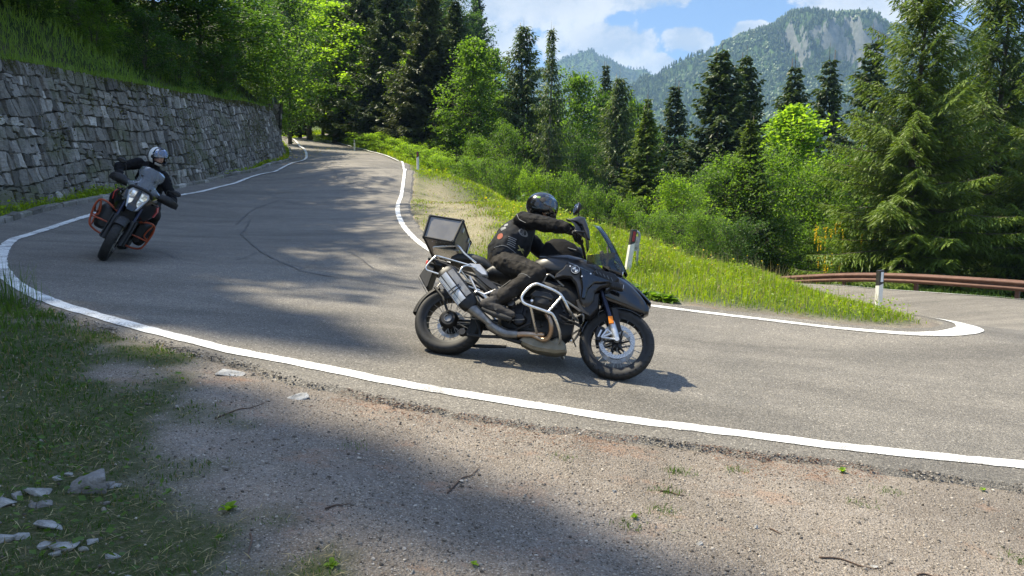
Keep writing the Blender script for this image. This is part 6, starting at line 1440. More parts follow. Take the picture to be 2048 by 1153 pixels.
# white bands of the helmet: real curved shell pieces over the dark shell
def band(o, f, mat, nm='helmet_band'):
    mb = MB(); G = []
    for i in range(9):
        row = []
        for j in range(15):
            th_, ph = f(i/8, j/14); x, y, z = math.cos(ph)*math.cos(th_), math.cos(ph)*math.sin(th_), math.sin(ph); a = .158 if x < 0 else .150; cz = .137 if z > 0 else .145
            r_ = 1.012/math.sqrt((x/a)**2+(y/.122)**2+(z/cz)**2)
            if z < 0 and x > 0: r_ *= 1+.10*x*x*min(1, -z*2.2)
            row.append((x*r_, y*r_, z*r_))
        G.append(row)
    shell(mb, G, .0015); part(nm, mb, mat, o, smooth=80)
for sg in (-1, 1): band(hw, lambda u, v, sg=sg: (sg*R(80+42*u+34*v*v), R(-46+118*v)), 'white_paint'); band(hw, lambda u, v, sg=sg: (sg*R(62+22*u), R(34+30*v)), 'white_paint')
band(hw, lambda u, v: (R(-60+120*v), R(-50+22*u)), 'white_paint')
head_in(r2, (.065, -.075, 1.60), 1.0, 1.0)
b = MB(); limb(b, [(.03, -.08, 1.44), (.055, -.077, 1.52)], [.066, .062]); part('neck_scarf', b, 'jacket', r2)

for sg in (-1, 1): band(hm1, lambda u, v, sg=sg: (sg*R(60+100*v), R(58+12*u-22*v*v)), 'helmet_green', 'stripe')
band(hm1, lambda u, v: (R(-100-16*u), R(4+10*v)), 'helmet_green', 'logo_mark')
# ---------------------------------------------------------------- grass and ground cover
def blades(mb, x, y, z, h, w, v, r, lean=.35, mi=0):
    n = len(x); a = r.uniform(0, 2*np.pi, n); ca, sa = np.cos(a), np.sin(a); b = r.uniform(0, 2*np.pi, n); l = np.abs(r.normal(size=n))*lean*h
    P0 = np.stack([x, y, z-.01], 1); side = np.stack([ca, sa, 0*a], 1)*w[:, None]/2; bd = np.stack([np.cos(b)*l, np.sin(b)*l, 0*l], 1)
    up = np.stack([0*h, 0*h, h], 1); M_ = P0+up*.55+bd*.35; T = P0+up*(1-.3*(l/h)[:, None].clip(0, 1))+bd
    V = np.stack([P0-side, P0+side, M_+side*.8, M_-side*.8, T], 1).reshape(-1, 3); k = np.arange(n)[:, None]*5
    mb.add(V, k+np.array([[0, 1, 2, 3]]), mi, np.repeat(np.clip(v, 0, 1), 5)); mb.f.append(k+np.array([[3, 2, 4]])+0+(mb.n-len(V))); mb.m.append(np.full(n, mi))
def scatter(n, x0, x1, y0, y1, r, fall=None):
    x = r.uniform(x0, x1, n); y = r.uniform(y0, y1, n)
    if fall: d = np.hypot(x, y); k = r.random(n) < np.minimum(1, (fall/d)**1.4); x, y = x[k], y[k]
    return x, y
asph_c = asph[::2]
def sdist(x, y): return dist_poly(x, y, asph_c)*np.where(pip(x, y, asph), -1, 1)
r = np.random.default_rng(101)
inn_poly = np.vstack([inn_line, [[0, 40], [9, 52], [22, 60], [4, 110], [-24, 100]]]) if False else None
# bright sunlit grass: island, ridge and the right verge of the upper road
x, y = scatter(300000, -7, 8, 9.3, 46, r, 13); sdv = sdist(x, y); xl = np.interp(y, inn_line[::-1, 1][:1].tolist()+[0, 1], [0, 0, 0]) if False else 0
def right_of_inner(x, y):
    up_ = inn_line[:int(np.argmin(np.hypot(inn_line[:, 0]+1.62, inn_line[:, 1]-13.5)))]
    return (x > np.interp(y, up_[::-1, 1], up_[::-1, 0])) | (y < 13.5)
k = (sdv > .03) & right_of_inner(x, y) & (x < 7.5); x, y, sdv = x[k], y[k], sdv[k]
dr = np.clip(np.where(pip(x, y, dp), .5+dist_poly(x, y, dp)/1.6, .5-dist_poly(x, y, dp)/1.0)+(fbm(x, y, .8, 21)-.5)*1.3, 0, 1)
marg = np.where((y < 13) & (x > 2.2), .15+.28*fbm(x, y, .6, 8), .10)
k = (r.random(len(x)) > dr*.9) & (sdv > marg*r.uniform(.6, 1.5, len(x))); x, y, sdv, dr = x[k], y[k], sdv[k], dr[k]; d = np.hypot(x, y)
tall = fbm(x, y, 2.2, 77, 3); h = (.045+.125*np.clip(sdv/.9, .15, 1)*(.25+1.0*tall))*(1-.65*dr)*r.uniform(.6, 1.25, len(x)); w = .011*(d/12)**.9*r.uniform(.7, 1.4, len(x))
v = .45+(fbm(x, y, .9, 19)-.5)*1.1+r.normal(size=len(x))*.14+.1*(tall-.5); mb = MB(); dry_m = r.random(len(x)) < (.07+dr*.5)
blades(mb, x, y, gz(x, y), h, w, v, r, .6); mb.m = [np.where(dry_m, 1, 0), np.where(dry_m, 1, 0)]
n = 16000; x, y = scatter(60000, -6, 8, 9.4, 44, r, 13); sdv = sdist(x, y); k = (sdv > .25) & right_of_inner(x, y) & ~pip(x, y, dp) & (x < 7.5) & (fbm(x, y, 1.3, 91) > .47); x, y = x[k][:n], y[k][:n]; d = np.hypot(x, y)
leaf_quads(mb, np.stack([x, y, gz(x, y)+r.uniform(.04, .22, len(x))], 1), .05*(d/12)**.8, .3+(fbm(x, y, .7, 5)-.5)+r.normal(size=len(x))*.15, r, up=1.2)
obj('meadow_grass', mb.mesh('meadow', ['grass_lit', 'grass_dry'], False, True), kind='stuff', label='tall sunlit grass and weeds on the island inside the bend', cat='grass')
# seed-head stalks and yellow flowers
mb = MB(); x, y = scatter(9000, -3, 7.5, 9.8, 34, r, 14); sdv = sdist(x, y); k = (sdv > .3) & right_of_inner(x, y) & ~pip(x, y, dp); x, y = x[k][:1500], y[k][:1500]
blades(mb, x, y, gz(x, y), r.uniform(.22, .42, len(x)), np.full(len(x), .006), np.full(len(x), .6), r, .2)
obj('seed_stalks', mb.mesh('stalks', 'grass_dry', False, True), kind='stuff', label='thin dry seed stalks rising above the island grass', cat='grass')
mb = MB(); x, y = scatter(14000, -6, 7, 11, 42, r, 20); sdv = sdist(x, y); k = (sdv > .8) & right_of_inner(x, y) & ~pip(x, y, dp) & (fbm(x, y, 2.5, 55) > .55); x, y = x[k][:420], y[k][:420]; d = np.hypot(x, y)
leaf_quads(mb, np.stack([x, y, gz(x, y)+r.uniform(.15, .34, len(x))], 1), .03*(d/14), np.full(len(x), .7), r, wid=.5, up=2)
x2 = np.interp(np.linspace(0, 1, 160), [0, 1], [-13.6, -12.0])+r.normal(size=160)*.5; y2 = r.uniform(38, 50, 160); leaf_quads(mb, np.stack([x2, y2, gz(x2, y2)+.25], 1), .07, np.full(160, .6), r, wid=.5, up=2)
obj('wildflowers', mb.mesh('flowers', 'blossom', False, True), kind='stuff', label='small yellow wildflowers sprinkled over the grass', cat='flowers')
# verge between kerb and wall, far verges
mb = MB(); s = r.uniform(6, wlen[-1]-.5, 52000); o = r.uniform(0, 1, 52000)**1.1; bx = np.interp(s, wlen, wb[:, 0]); by = np.interp(s, wlen, wb[:, 1]); nx = np.interp(s, wlen, wN[:, 0]); ny = np.interp(s, wlen, wN[:, 1]); x = bx+nx*o*3; y = by+ny*o*3
sdv = sdist(x, y); k = (sdv > .14) & (r.random(len(x)) < .35+.8*fbm(x, y, 1.1, 63)); x, y, sdv = x[k], y[k], sdv[k]; d = np.hypot(x, y); h = (.06+.24*fbm(x, y, 1.6, 64)*np.clip(sdv*1.4, .3, 1))*r.uniform(.5, 1.3, len(x))
blades(mb, x, y, gz(x, y), h, .010*(d/14)**.8, .40+(fbm(x, y, 1, 20)-.5)+r.normal(size=len(x))*.13, r); k = r.random(len(x)) < .22
leaf_quads(mb, np.stack([x[k], y[k], gz(x[k], y[k])+r.uniform(.02, .2, k.sum())], 1), .06*(d[k]/14)**.8, .45+r.normal(size=k.sum())*.2, r, up=1)
obj('verge_grass', mb.mesh('verge', 'grass_lit', False, True), kind='stuff', label='grass and weeds on the verge at the foot of the stone wall', cat='grass')
mb = MB(); x, y = scatter(120000, -34, 2, 44, 101, r); sdv = sdist(x, y); hzv = np.array([0.]); k = (sdv > .2) & (sdv < 9); x, y = x[k], y[k]; d = np.hypot(x, y)
kk = np.array([(hz(a, b_) or -99) < gz(a, b_)+.1 for a, b_ in zip(x[::1], y[::1])]) if len(x) < 60000 else np.ones(len(x), bool); x, y, d = x[kk], y[kk], d[kk]
blades(mb, x, y, gz(x, y), r.uniform(.15, .45, len(x)), .06*(d/60), .55+(fbm(x, y, 3, 20)-.5)+r.normal(size=len(x))*.12, r)
obj('far_verge_grass', mb.mesh('farverge', 'grass_lit', False, True), kind='stuff', label='bright grass along the upper road and the far bend', cat='grass')
# verge below the guardrail and rough grass in the hollow
mb = MB(); x, y = scatter(90000, 7, 24, 10, 34, r); sdv = sdist(x, y); k = (sdv > .2) & (x+y*.45 > 19.5) & (sdv < 5); x, y = x[k], y[k]; d = np.hypot(x, y)
blades(mb, x, y, gz(x, y), r.uniform(.1, .45, len(x))*fbm(x, y, 2, 9), .02*(d/16), .35+(fbm(x, y, 2, 23)-.5)+r.normal(size=len(x))*.12, r)
x, y = scatter(40000, -4, 12, 20, 52, r); sdv = sdist(x, y); k = (sdv > 3.2) & right_of_inner(x, y) & (x/y < .33); x, y = x[k], y[k]; d = np.hypot(x, y)
leaf_quads(mb, np.stack([x, y, gz(x, y)+r.uniform(.05, .5, len(x))], 1), .16*(d/30), .35+(fbm(x, y, 2, 5)-.5)+r.normal(size=len(x))*.15, r, up=1)
obj('undergrowth', mb.mesh('undergrowth', 'fern', False, True), kind='stuff', label='rough undergrowth below the guardrail and in the hollow', cat='undergrowth')
# front left grass on the lay-by
mb = MB(); x, y = scatter(340000, -7.5, 1.6, 1.5, 9.5, r, 3.2); sdv = sdist(x, y); ga = grass_amount(x, y, sdv); cl_ = fbm(x, y, .28, 71, 3); k = (sdv > .02) & (ga*(.25+1.3*cl_) > r.uniform(.2, 1.0, len(x))) & ((x < 0) | (ga > .5)); x, y = x[k][:110000], y[k][:110000]; d = np.hypot(x, y)
tall = fbm(x, y, .8, 12); edge_t = np.clip((-x-3.2)/1.5, 0, 1); h = (.012+.055*tall**1.5+.05*edge_t)*r.uniform(.5, 1.5, len(x)); dm = r.random(len(x)) < .20*(1-edge_t); v = .12+(fbm(x, y, .5, 29)-.5)*.9+r.normal(size=len(x))*.15+.2*edge_t
blades(mb, x, y, gz(x, y)-.03, h, .0045*(d/3.2)**.8*r.uniform(.6, 1.5, len(x)), v, r, .6); mb.m = [np.where(dm, 1, 0), np.where(dm, 1, 0)]
tf = [(-.2+r.uniform(-1.3, 3.4), r.uniform(2.6, 4.6)) for _ in range(11)]
for cx, cy in tf:
    if sdist(np.array([cx]), np.array([cy]))[0] < .1: continue
    m_ = int(r.integers(30, 110)); x = cx+r.normal(size=m_)*.05; y = cy+r.normal(size=m_)*.035; blades(mb, x, y, gz(x, y)-.02, r.uniform(.01, .045, m_), np.full(m_, .004), .4+r.normal(size=m_)*.2, r, .9)
q = hit(20, 600, 1.5); m_ = 130; x = q[0]+r.normal(size=m_)*.16; y = q[1]+r.normal(size=m_)*.1; blades(mb, x, y, gz(x, y)-.02, r.uniform(.15, .5, m_), np.full(m_, .006), .3+r.normal(size=m_)*.2, r, .22)
xs, ys = scatter(60000, -7, .4, 1.7, 8.5, r, 3.0); sv = sdist(xs, ys); k = (sv > .05) & (grass_amount(xs, ys, sv) > r.uniform(.1, .9, len(xs))); xs, ys = xs[k][:14000], ys[k][:14000]; st_n = len(mb.m)
leaf_quads(mb, np.stack([xs, ys, gz(xs, ys)+r.uniform(-.015, .012, len(xs))], 1), r.uniform(.02, .07, len(xs)), .4+r.normal(size=len(xs))*.3, r, wid=.035, up=3); mb.m[-1] = np.full(len(xs), 1)
x, y = scatter(9000, -7, -1, 1.8, 8, r, 3.5); sdv = sdist(x, y); k = (sdv > .1) & (grass_amount(x, y, sdv) > .7) & (fbm(x, y, .6, 47) > .56); x, y = x[k], y[k]
leaf_quads(mb, np.stack([x, y, gz(x, y)+r.uniform(0, .04, len(x))], 1), .035, .4+r.normal(size=len(x))*.2, r, up=1.5)
obj('front_grass', mb.mesh('frontgrass', ['fern', 'grass_dry'], False, True), kind='stuff', label='short patchy grass on the lay-by at the lower left', cat='grass')
# hillside cover above the wall
mb = MB(); n = 110000; yy = r.uniform(4, 62, n); t = r.uniform(0, 1, n)**1.3*17; ti = np.clip(np.searchsorted(toe[:int(len(toe)*.62), 1], yy), 1, int(len(toe)*.62)-1)
x = toe[ti, 0]+tN[ti, 0]*t+r.normal(size=n)*.25; y = toe[ti, 1]+tN[ti, 1]*t+(yy-toe[ti, 1]); z = hillz(toe[ti, 2], t, x, y); d = np.hypot(x, y); patch = fbm(x, y, 3.0, 83)
isg = (t < 2.2+3*patch) | (patch > .58); k1 = isg; k2 = ~isg
blades(mb, x[k1], y[k1], z[k1], (.12+.3*patch[k1])*r.uniform(.5, 1.3, k1.sum()), .017*(d[k1]/22)**.9, .30+(patch[k1]-.5)+r.normal(size=k1.sum())*.14, r, .5)
leaf_quads(mb, np.stack([x, y, z+np.abs(r.normal(size=n))*.22], 1)[k2], .15*(d[k2]/28)**.7, .35+(fbm(x, y, 1.2, 5)[k2]-.5)*1.2+r.normal(size=k2.sum())*.15, r, up=.6)
obj('hillside_cover', mb.mesh('hillcover', 'bank_grass', False, True), kind='stuff', label='grass, ferns and brambles covering the slope above the wall', cat='undergrowth')
# moss and tufts hanging over the wall top and growing in its joints
leafmat('moss', (.05, .055, .015), (.13, .13, .03), .2)
mb = MB(); n = 26000; s = r.uniform(4, wlen[-1]-1, n); hh = WH+.02-np.abs(r.normal(size=n))*.10*(.3+1.6*fbm(s, s*0, 1.2, 7)); P_ = wallpt(s, hh, r.uniform(-.05, .07, n)); d = P_[:, 1]
leaf_quads(mb, P_, .045*(d/20)**.7, .4+(fbm(s, s*0, .8, 3)-.5)+r.normal(size=n)*.2, r, wid=.25, up=-.2, dirs=np.tile([.2, 0, -1.], (n, 1)))
n = 4200; s = r.uniform(6, wlen[-1]-2, n); hh = r.uniform(.2, WH, n); kk = fbm(s, hh*2, 1.6, 41) > .60; P_ = wallpt(s[kk], hh[kk], .05)
for _ in range(4): leaf_quads(mb, P_+r.normal(size=P_.shape)*.05, .06, .5+r.normal(size=len(P_))*.2, r, up=0)
obj('wall_moss', mb.mesh('wallmoss', 'moss', False, True), kind='stuff', label='brown green moss and tufts along the wall top and joints', cat='moss')
# gravel, needles, twigs
r = np.random.default_rng(202)
leafmat('stone_chip', (.07, .058, .045), (.50, .45, .38), 0)
def chips(mb, x, y, z, s, v, r):
    n = len(x); k = 6; th = np.linspace(0, 2*np.pi, k, endpoint=False)+r.random((n, 1))*6; rr = s[:, None]*r.uniform(.6, 1.15, (n, k)); st = r.uniform(.55, 1, n)[:, None]; hz_ = s*r.uniform(.35, .8, n)
    ring = lambda f, dz: np.stack([x[:, None]+rr*f*np.cos(th), y[:, None]+rr*f*np.sin(th)*st, (z+hz_*dz)[:, None]+r.normal(size=(n, k))*s[:, None]*.08], -1)
    V = np.concatenate([ring(.9, -.3), ring(1, .35), ring(.55, 1.0)], 1).reshape(-1, 3); b0 = np.arange(n)[:, None]*18; F = []
    for a in (0, 6):
        for i in range(k): j = (i+1) % k; F.append(np.concatenate([b0+a+i, b0+a+j, b0+a+6+j, b0+a+6+i], 1))
    mb.add(V, np.concatenate(F), 0, np.repeat(np.clip(v, 0, 1), 18)); st_ = mb.n-len(V); mb.f.append(b0+st_+np.arange(12, 18)[None, :]); mb.m.append(np.zeros(n))
mb = MB(); x, y = scatter(90000, -3.5, 5, 1.7, 5.6, r, 2.8); sdv = sdist(x, y); k = (sdv > .03) & (grass_amount(x, y, sdv) < r.uniform(.1, .9, len(x))); x, y, sdv = x[k][:40000], y[k][:40000], sdv[k][:40000]
s = r.uniform(.002, .0058, len(x))+(r.random(len(x)) < .07)*r.uniform(.002, .008, len(x)); chips(mb, x, y, gz(x, y)-np.clip(sdv/.12, 0, 1)*.028+(fbm(x, y, .9, 11)-.5)*.05*np.clip(sdv, 0, 1)+.001, s, .40+r.normal(size=len(x))*.32, r)
x, y = scatter(3500, -6.5, -.2, 1.8, 7.6, r, 3); sdv = sdist(x, y); k = (sdv > .05); x, y, sdv = x[k], y[k], sdv[k]; chips(mb, x, y, gz(x, y)-.02+(fbm(x, y, .9, 11)-.5)*.05*np.clip(sdv, 0, 1), r.uniform(.003, .009, len(x))+(r.random(len(x))<.04)*.008, .42+r.normal(size=len(x))*.25, r)
q = asph[:260]; ii = r.integers(0, 232, 9000); x = q[ii, 0]+r.normal(size=9000)*.09; y = q[ii, 1]-np.abs(r.normal(size=9000))*.05+.02; sdv = sdist(x, y); k = (sdv > -.03) & (sdv < .16) & (fbm(x, y, .35, 15) > r.uniform(.40, .62, len(x))); x, y, sdv = x[k], y[k], sdv[k]; chips(mb, x, y, gz(x, y)-np.clip((sdv+.02)/.12, 0, 1)*.030+.002, r.uniform(.004, .012, len(x)), .06+np.abs(r.normal(size=len(x)))*.30, r)
obj('gravel', mb.mesh('gravel', 'stone_chip', False, True), kind='stuff', label='loose grey gravel chips on the lay-by', cat='gravel')
leafmat('needle_litter', (.16, .06, .025), (.42, .19, .08), 0)
mb = MB(); q = asph[:260]; ii = r.integers(0, 230, 30000); e = q[ii]; x = e[:, 0]+r.normal(size=30000)*.10; y = e[:, 1]-np.abs(r.normal(size=30000))*.20; sdv = sdist(x, y); k = (sdv > .0) & (fbm(x, y, .5, 61) > .47) & (x > -1.6); x, y, sdv = x[k], y[k], sdv[k]; n = len(x)
leaf_quads(mb, np.stack([x, y, gz(x, y)-np.clip(sdv/.12, 0, 1)*.028+(fbm(x, y, .9, 11)-.5)*.05*np.clip(sdv, 0, 1)+.006], 1), .022, .4+r.normal(size=n)*.25, r, wid=.06, up=6)
obj('needle_litter', mb.mesh('litter', 'needle_litter', False, True), kind='stuff', label='rusty brown needle litter along the broken asphalt edge', cat='litter')
def gsurf(x, y):
    s_ = float(sdist(np.array([x]), np.array([y]))[0]); return float(gz(x, y))-min(max(s_/.12, 0), 1)*.028+(float(fbm(np.array([x]), np.array([y]), .9, 11)[0])-.5)*.05*min(max(s_, 0), 1)
pmat('twig_bark', (.06, .04, .03), (.14, .09, .06), .9)
TW = [((895, 975), (960, 925), 'thin dark twig lying on the gravel in the middle of the lay-by'), ((1320, 975), (1370, 985), 'reddish twig on the gravel below the front wheel'), ((1640, 1105), (1760, 1125), 'long thin reddish twig near the bottom right'),
      ((1835, 1137), (1880, 1140), 'short dark twig at the bottom right corner'), ((430, 830), (530, 800), 'pale twig lying across the grass edge'), ((500, 1060), (498, 1110), 'straw stalk lying at the grass edge near the bottom'), ((1540, 1050), (1562, 1060), 'small brown twig beside the pale stone on the right'), ((650, 1010), (700, 1000), 'dark twig on the shaded gravel left of centre')]
for (a, b_, lb) in TW:
    A_, B_ = hit(*a, 1.2), hit(*b_, 1.2); mid = (A_+B_)/2; L_ = np.linalg.norm(B_[:2]-A_[:2]); mb = MB(); pt = [A_, A_*.6+B_*.4+np.array([0, .12*L_, 0]), A_*.3+B_*.7-np.array([0, .05*L_, 0]), B_]
    pt = [np.array([p_[0], p_[1], gsurf(p_[0], p_[1])+.006]) for p_ in pt]; tube(mb, [p_-pt[0] for p_ in pt], [.0045, .004, .003, .002], 5, smooth=4); obj('twig', mb.mesh('twig', 'twig_bark', True), None, pt[0], lb, 'twig', 'twigs on the lay-by')
# rocks
m, nt = new_mat('limestone'); N, ramp, math_, mixc, noise, vor, mapping, bump = NT(nt); tc = N('ShaderNodeTexCoord').outputs['Object']
c = ramp(noise(tc, 14, 6, .7), [(.3, (.14, .135, .12)), (.5, (.36, .355, .34)), (.7, (.54, .54, .52))]); b = N('ShaderNodeBsdfPrincipled', inp={'Base Color': c, 'Roughness': .85}); nt.links.new(bump(noise(tc, 40, 6, .7), .02, 1), b.inputs['Normal']); N('ShaderNodeOutputMaterial', inp={0: b.outputs[0]})
pmat('dark_stone', (.14, .135, .125), (.26, .25, .235), .9, nscale=12, bumpd=.02, bscale=40)
def rock(px, py, w, h, dpt, label, mat='limestone', rot=0, seed=0):
    import bmesh
    q = hit(px, py, 1.2); sc = w*1.12*q[1]/1450; h = h*1.25; rr = np.random.default_rng(seed+int(px)); bm = bmesh.new()
    for _ in range(16): bm.verts.new(rr.uniform(-1, 1, 3)*np.array([1, 1, 1])/max(.9, 1)*.5)
    bmesh.ops.convex_hull(bm, input=bm.verts); bmesh.ops.delete(bm, geom=[v for v in bm.verts if not v.link_faces], context='VERTS')
    bmesh.ops.bevel(bm, geom=bm.edges[:], offset=.03, segments=1, affect='EDGES'); me = bpy.data.meshes.new('rock')
    for v in bm.verts: v.co = Vector((v.co.x*sc, v.co.y*sc*dpt, v.co.z*sc*h))
    bm.to_mesh(me); bm.free(); me.materials.append(MATS[mat]); o = obj('rock', me, None, (q[0], q[1], gsurf(q[0], q[1])+sc*h*.10), label, 'rock', 'rocks on the lay-by'); o.rotation_euler = (rr.normal()*.15, rr.normal()*.15, rot)
RK = [(182, 965, 70, .62, .8, 'largest rock, dark faced with a pale top, in the grass at lower left', 'dark_stone', .2), (212, 962, 28, .6, .9, 'small grey rock touching the right side of the dark faced rock', 'dark_stone', 1), (102, 1046, 66, .30, .6, 'flat whitish rock alone below the row of stones', 'limestone', .3),
      (72, 978, 46, .35, .7, 'flat pale slab with a straight top edge at the left', 'limestone', .1), (36, 985, 26, .6, .8, 'pale stone tucked left of the straight-edged slab', 'limestone', .8), (12, 1000, 44, .6, .9, 'pale rock with dark side cut by the left edge', 'limestone', .4), (88, 1003, 30, .5, .8, 'grey stone just below the straight-edged slab', 'dark_stone', .9),
      (62, 1006, 22, .5, .8, 'small grey stone in the middle of the left stone row', 'dark_stone', .2), (138, 938, 18, .6, .9, 'small pale stone behind the dark faced rock', 'limestone', .5), (115, 949, 20, .5, .8, 'crumbly pale stone left of the dark faced rock', 'limestone', .1), (228, 962, 26, .35, .7, 'flat pale chip to the right of the dark faced rock', 'limestone', .3),
      (10, 1072, 40, .4, .8, 'whitish rock at the left edge near the bottom', 'limestone', .2), (42, 1068, 34, .4, .6, 'layered pale rock near the left edge at the bottom', 'limestone', .5), (88, 1086, 30, .4, .8, 'pale stone at the left end of the bottom cluster', 'limestone', .4), (128, 1088, 52, .35, .7, 'cracked pale stone in the middle of the bottom cluster', 'limestone', .1),
      (184, 1078, 24, .4, .6, 'small bright flat stone above the bottom cluster', 'limestone', .7), (168, 1092, 22, .45, .7, 'small whitish stone right of the bottom cluster', 'limestone', .2), (228, 1106, 34, .3, .6, 'flat grey-white stone right of the bottom cluster, half in grass', 'limestone', .5), (257, 1146, 14, .6, .8, 'tiny pale stone at the bottom edge', 'limestone', .4), (110, 1104, 24, .35, .6, 'thin pale chip below the cracked stone', 'limestone', .2),
      (212, 998, 20, .5, .8, 'small grey-green stone between the grass tufts', 'dark_stone', .6), (465, 743, 62, .16, .7, 'flat buff stone sunk at the broken asphalt edge, the left one', 'limestone', .2), (596, 790, 44, .16, .8, 'flat buff stone sunk at the asphalt edge, the right one', 'limestone', .5),
      (1229, 974, 14, .5, .6, 'small white chip on the shaded gravel below the motorcycle', 'limestone', .9), (1400, 1082, 14, .5, .7, 'small pale stone on the right half of the gravel', 'limestone', .3), (1750, 1121, 20, .25, .6, 'flat white chip near the bottom right', 'limestone', .2), (1512, 1047, 12, .8, .9, 'round pale pebble beside the dry leaves on the right', 'limestone', .4), (824, 1132, 14, .7, .5, 'narrow white chip at the bottom centre', 'limestone', 1.2)]
for i, q in enumerate(RK): rock(q[0], q[1], q[2], q[3], q[4], q[5], q[6], q[7], i)
# leafy weed plants
def weed(px, py, s, n, label, mat='leaf_bright'):
    q = hit(px, py, 1.2); rr = np.random.default_rng(px); mb = MB()
    for i in range(n):
        a = i*2.4+rr.normal()*.3; el = rr.uniform(.2, 1.2); L_ = s*rr.uniform(.6, 1.1); d_ = np.array([math.cos(a)*math.cos(el), math.sin(a)*math.cos(el), math.sin(el)]); sd3 = np.array([-math.sin(a), math.cos(a), 0]); G = []
        for t in np.linspace(0, 1, 6): w_ = L_*.26*math.sin(math.pi*(t*.85+.12)); c_ = d_*L_*t-np.array([0, 0, L_*.35*t*t]); G.append([c_+sd3*w_*u+np.array([0, 0, abs(u)*w_*.4]) for u in (-1, 0, 1)])
        V = np.array(G).reshape(-1, 3); mb.add(V, np.array([[k*3+j, k*3+j+1, k*3+j+4, k*3+j+3] for k in range(5) for j in range(2)]), 0, rr.uniform(.3, .7))
    obj('weed_plant', mb.mesh('weed', mat, True, True), None, (q[0], q[1], gsurf(q[0], q[1])+.005), label, 'weed', 'broad leaved weeds')
for q in [(456, 1016, .075, 9, 'upright broad leaved weed at the grass edge on the lay-by'), (664, 1122, .045, 8, 'small green weed near the bottom left of centre'), (1270, 1028, .035, 8, 'small weed with yellowing leaves on the shaded gravel'), (1685, 938, .05, 10, 'weed growing from the broken asphalt edge at right'), (948, 1115, .03, 8, 'small weed tuft at the bottom centre'), (1968, 975, .035, 8, 'weed at the asphalt edge near the right border')]: weed(*q)
for i, (px, py) in enumerate([(1285, 592), (1310, 596), (1335, 600), (1268, 580)]): weed(px, py, .20, 40, ['tall leafy weed clump behind the front wheel beak', 'leafy weed clump at the near edge of the island, second from the marker post', 'leafy weed clump at the near edge of the island, furthest from the marker post', 'leafy weed at the foot of the leaning marker post'][i], 'leaf_mid')

# ---------------------------------------------------------------- roadside things
pmat('post_white', (.62, .61, .57), (.74, .73, .69), .5, nscale=5); pmat('post_black', (.02, .02, .022), (.035, .035, .036), .5); pmat('reflector_red', (.22, .004, .012), (.32, .008, .016), .25, coat=.4); pmat('reflector_white', (.7, .7, .7), (.8, .8, .8), .2)
pmat('galvanised', (.30, .31, .31), (.42, .43, .43), .5, metal=.5, nscale=12); pmat('rust_rail', (.10, .048, .032), (.155, .078, .052), .75, nscale=4, bumpd=.001, bscale=60); pmat('sign_back', (.03, .034, .045), (.045, .05, .06), .6)
def delineator(px, top, d, H_, label, refl, lean=0, z0=None, wid=.12):
    x = (px-1024)/1450*d; zt = pxd(px, top, d)[2]; z = float(gz(x, d)) if z0 is None else z0; H_ = zt-z if H_ is None else H_; t = empty('marker_post', (x, d, zt-H_), 0, label, 'marker post', 'roadside marker posts'); t.rotation_euler.y = lean
    sec = np.array([(-wid/2, .035), (-wid*.30, -.045), (wid*.30, -.045), (wid/2, .035)]); 
    def prism(z0, z1, z0b=None, z1b=None, grow=1.):
        mb = MB(); P_ = sec*grow; u = (P_[:, 0]/wid+.5); b0 = z0+(u*0 if z0b is None else u*(z0b-z0)); b1 = z1+(u*0 if z1b is None else u*(z1b-z1)); V = np.vstack([np.c_[P_, b0], np.c_[P_, b1]]); mb.add(V, [[0, 1, 5, 4], [1, 2, 6, 5], [2, 3, 7, 6], [3, 0, 4, 7], [4, 5, 6, 7], [3, 2, 1, 0]]); return mb
    part('body', prism(-.25, H_-.28, None, H_-.22), 'post_white', t, smooth=0, bevel=.004); part('black_cap', prism(H_-.28, H_-.01, H_-.22, H_, 1.02), 'post_black', t, smooth=0, bevel=.004)
    mb = MB(); box(mb, (.004, -.0495, H_-.12), (.045, .006, .17)); part('reflector', mb, refl, t, smooth=0, bevel=.002); return t
delineator(1251, 458, 12.4, 1.05, 'leaning white marker post with red reflector on the grass right beside the front motorcycle', 'reflector_red', .14, wid=.115)
delineator(1765, 540, 12.4, .78, 'white marker post with black top and white reflector at the tip of the grass island', 'reflector_white', .0)
delineator(838, 304, 34.8, None, 'white marker post with red top beside the upper road, in front of bright shrubs', 'reflector_red', 0)
delineator(714, 279, 53.5, None, 'small distant marker post with black top on the upper road', 'reflector_white', 0)
delineator(614.5, 264, 97, 1.0, 'tiny far marker post at the far bend, the left one', 'reflector_red', 0, wid=.14); delineator(634, 267.5, 90, .75, 'tiny far marker post at the far bend, the right one', 'reflector_white', 0, wid=.12)
q = pxd(621, 266, 95); z = CAMH+(400-275)/1450*95; t = empty('small_sign', (q[0], 95, z), 0, 'tiny grey plate on two legs between the two far marker posts', 'sign'); mb = MB(); box(mb, (0, 0, .45), (.36, .03, .36)); part('plate', mb, 'galvanised', t, 0)
for s_ in (-1, 1): mb = MB(); tube(mb, [(s_*.16, .03, -.3), (s_*.16, .03, .62), (0, .03, .72)], .022, 6, smooth=3); part('leg', mb, 'galvanised', t)
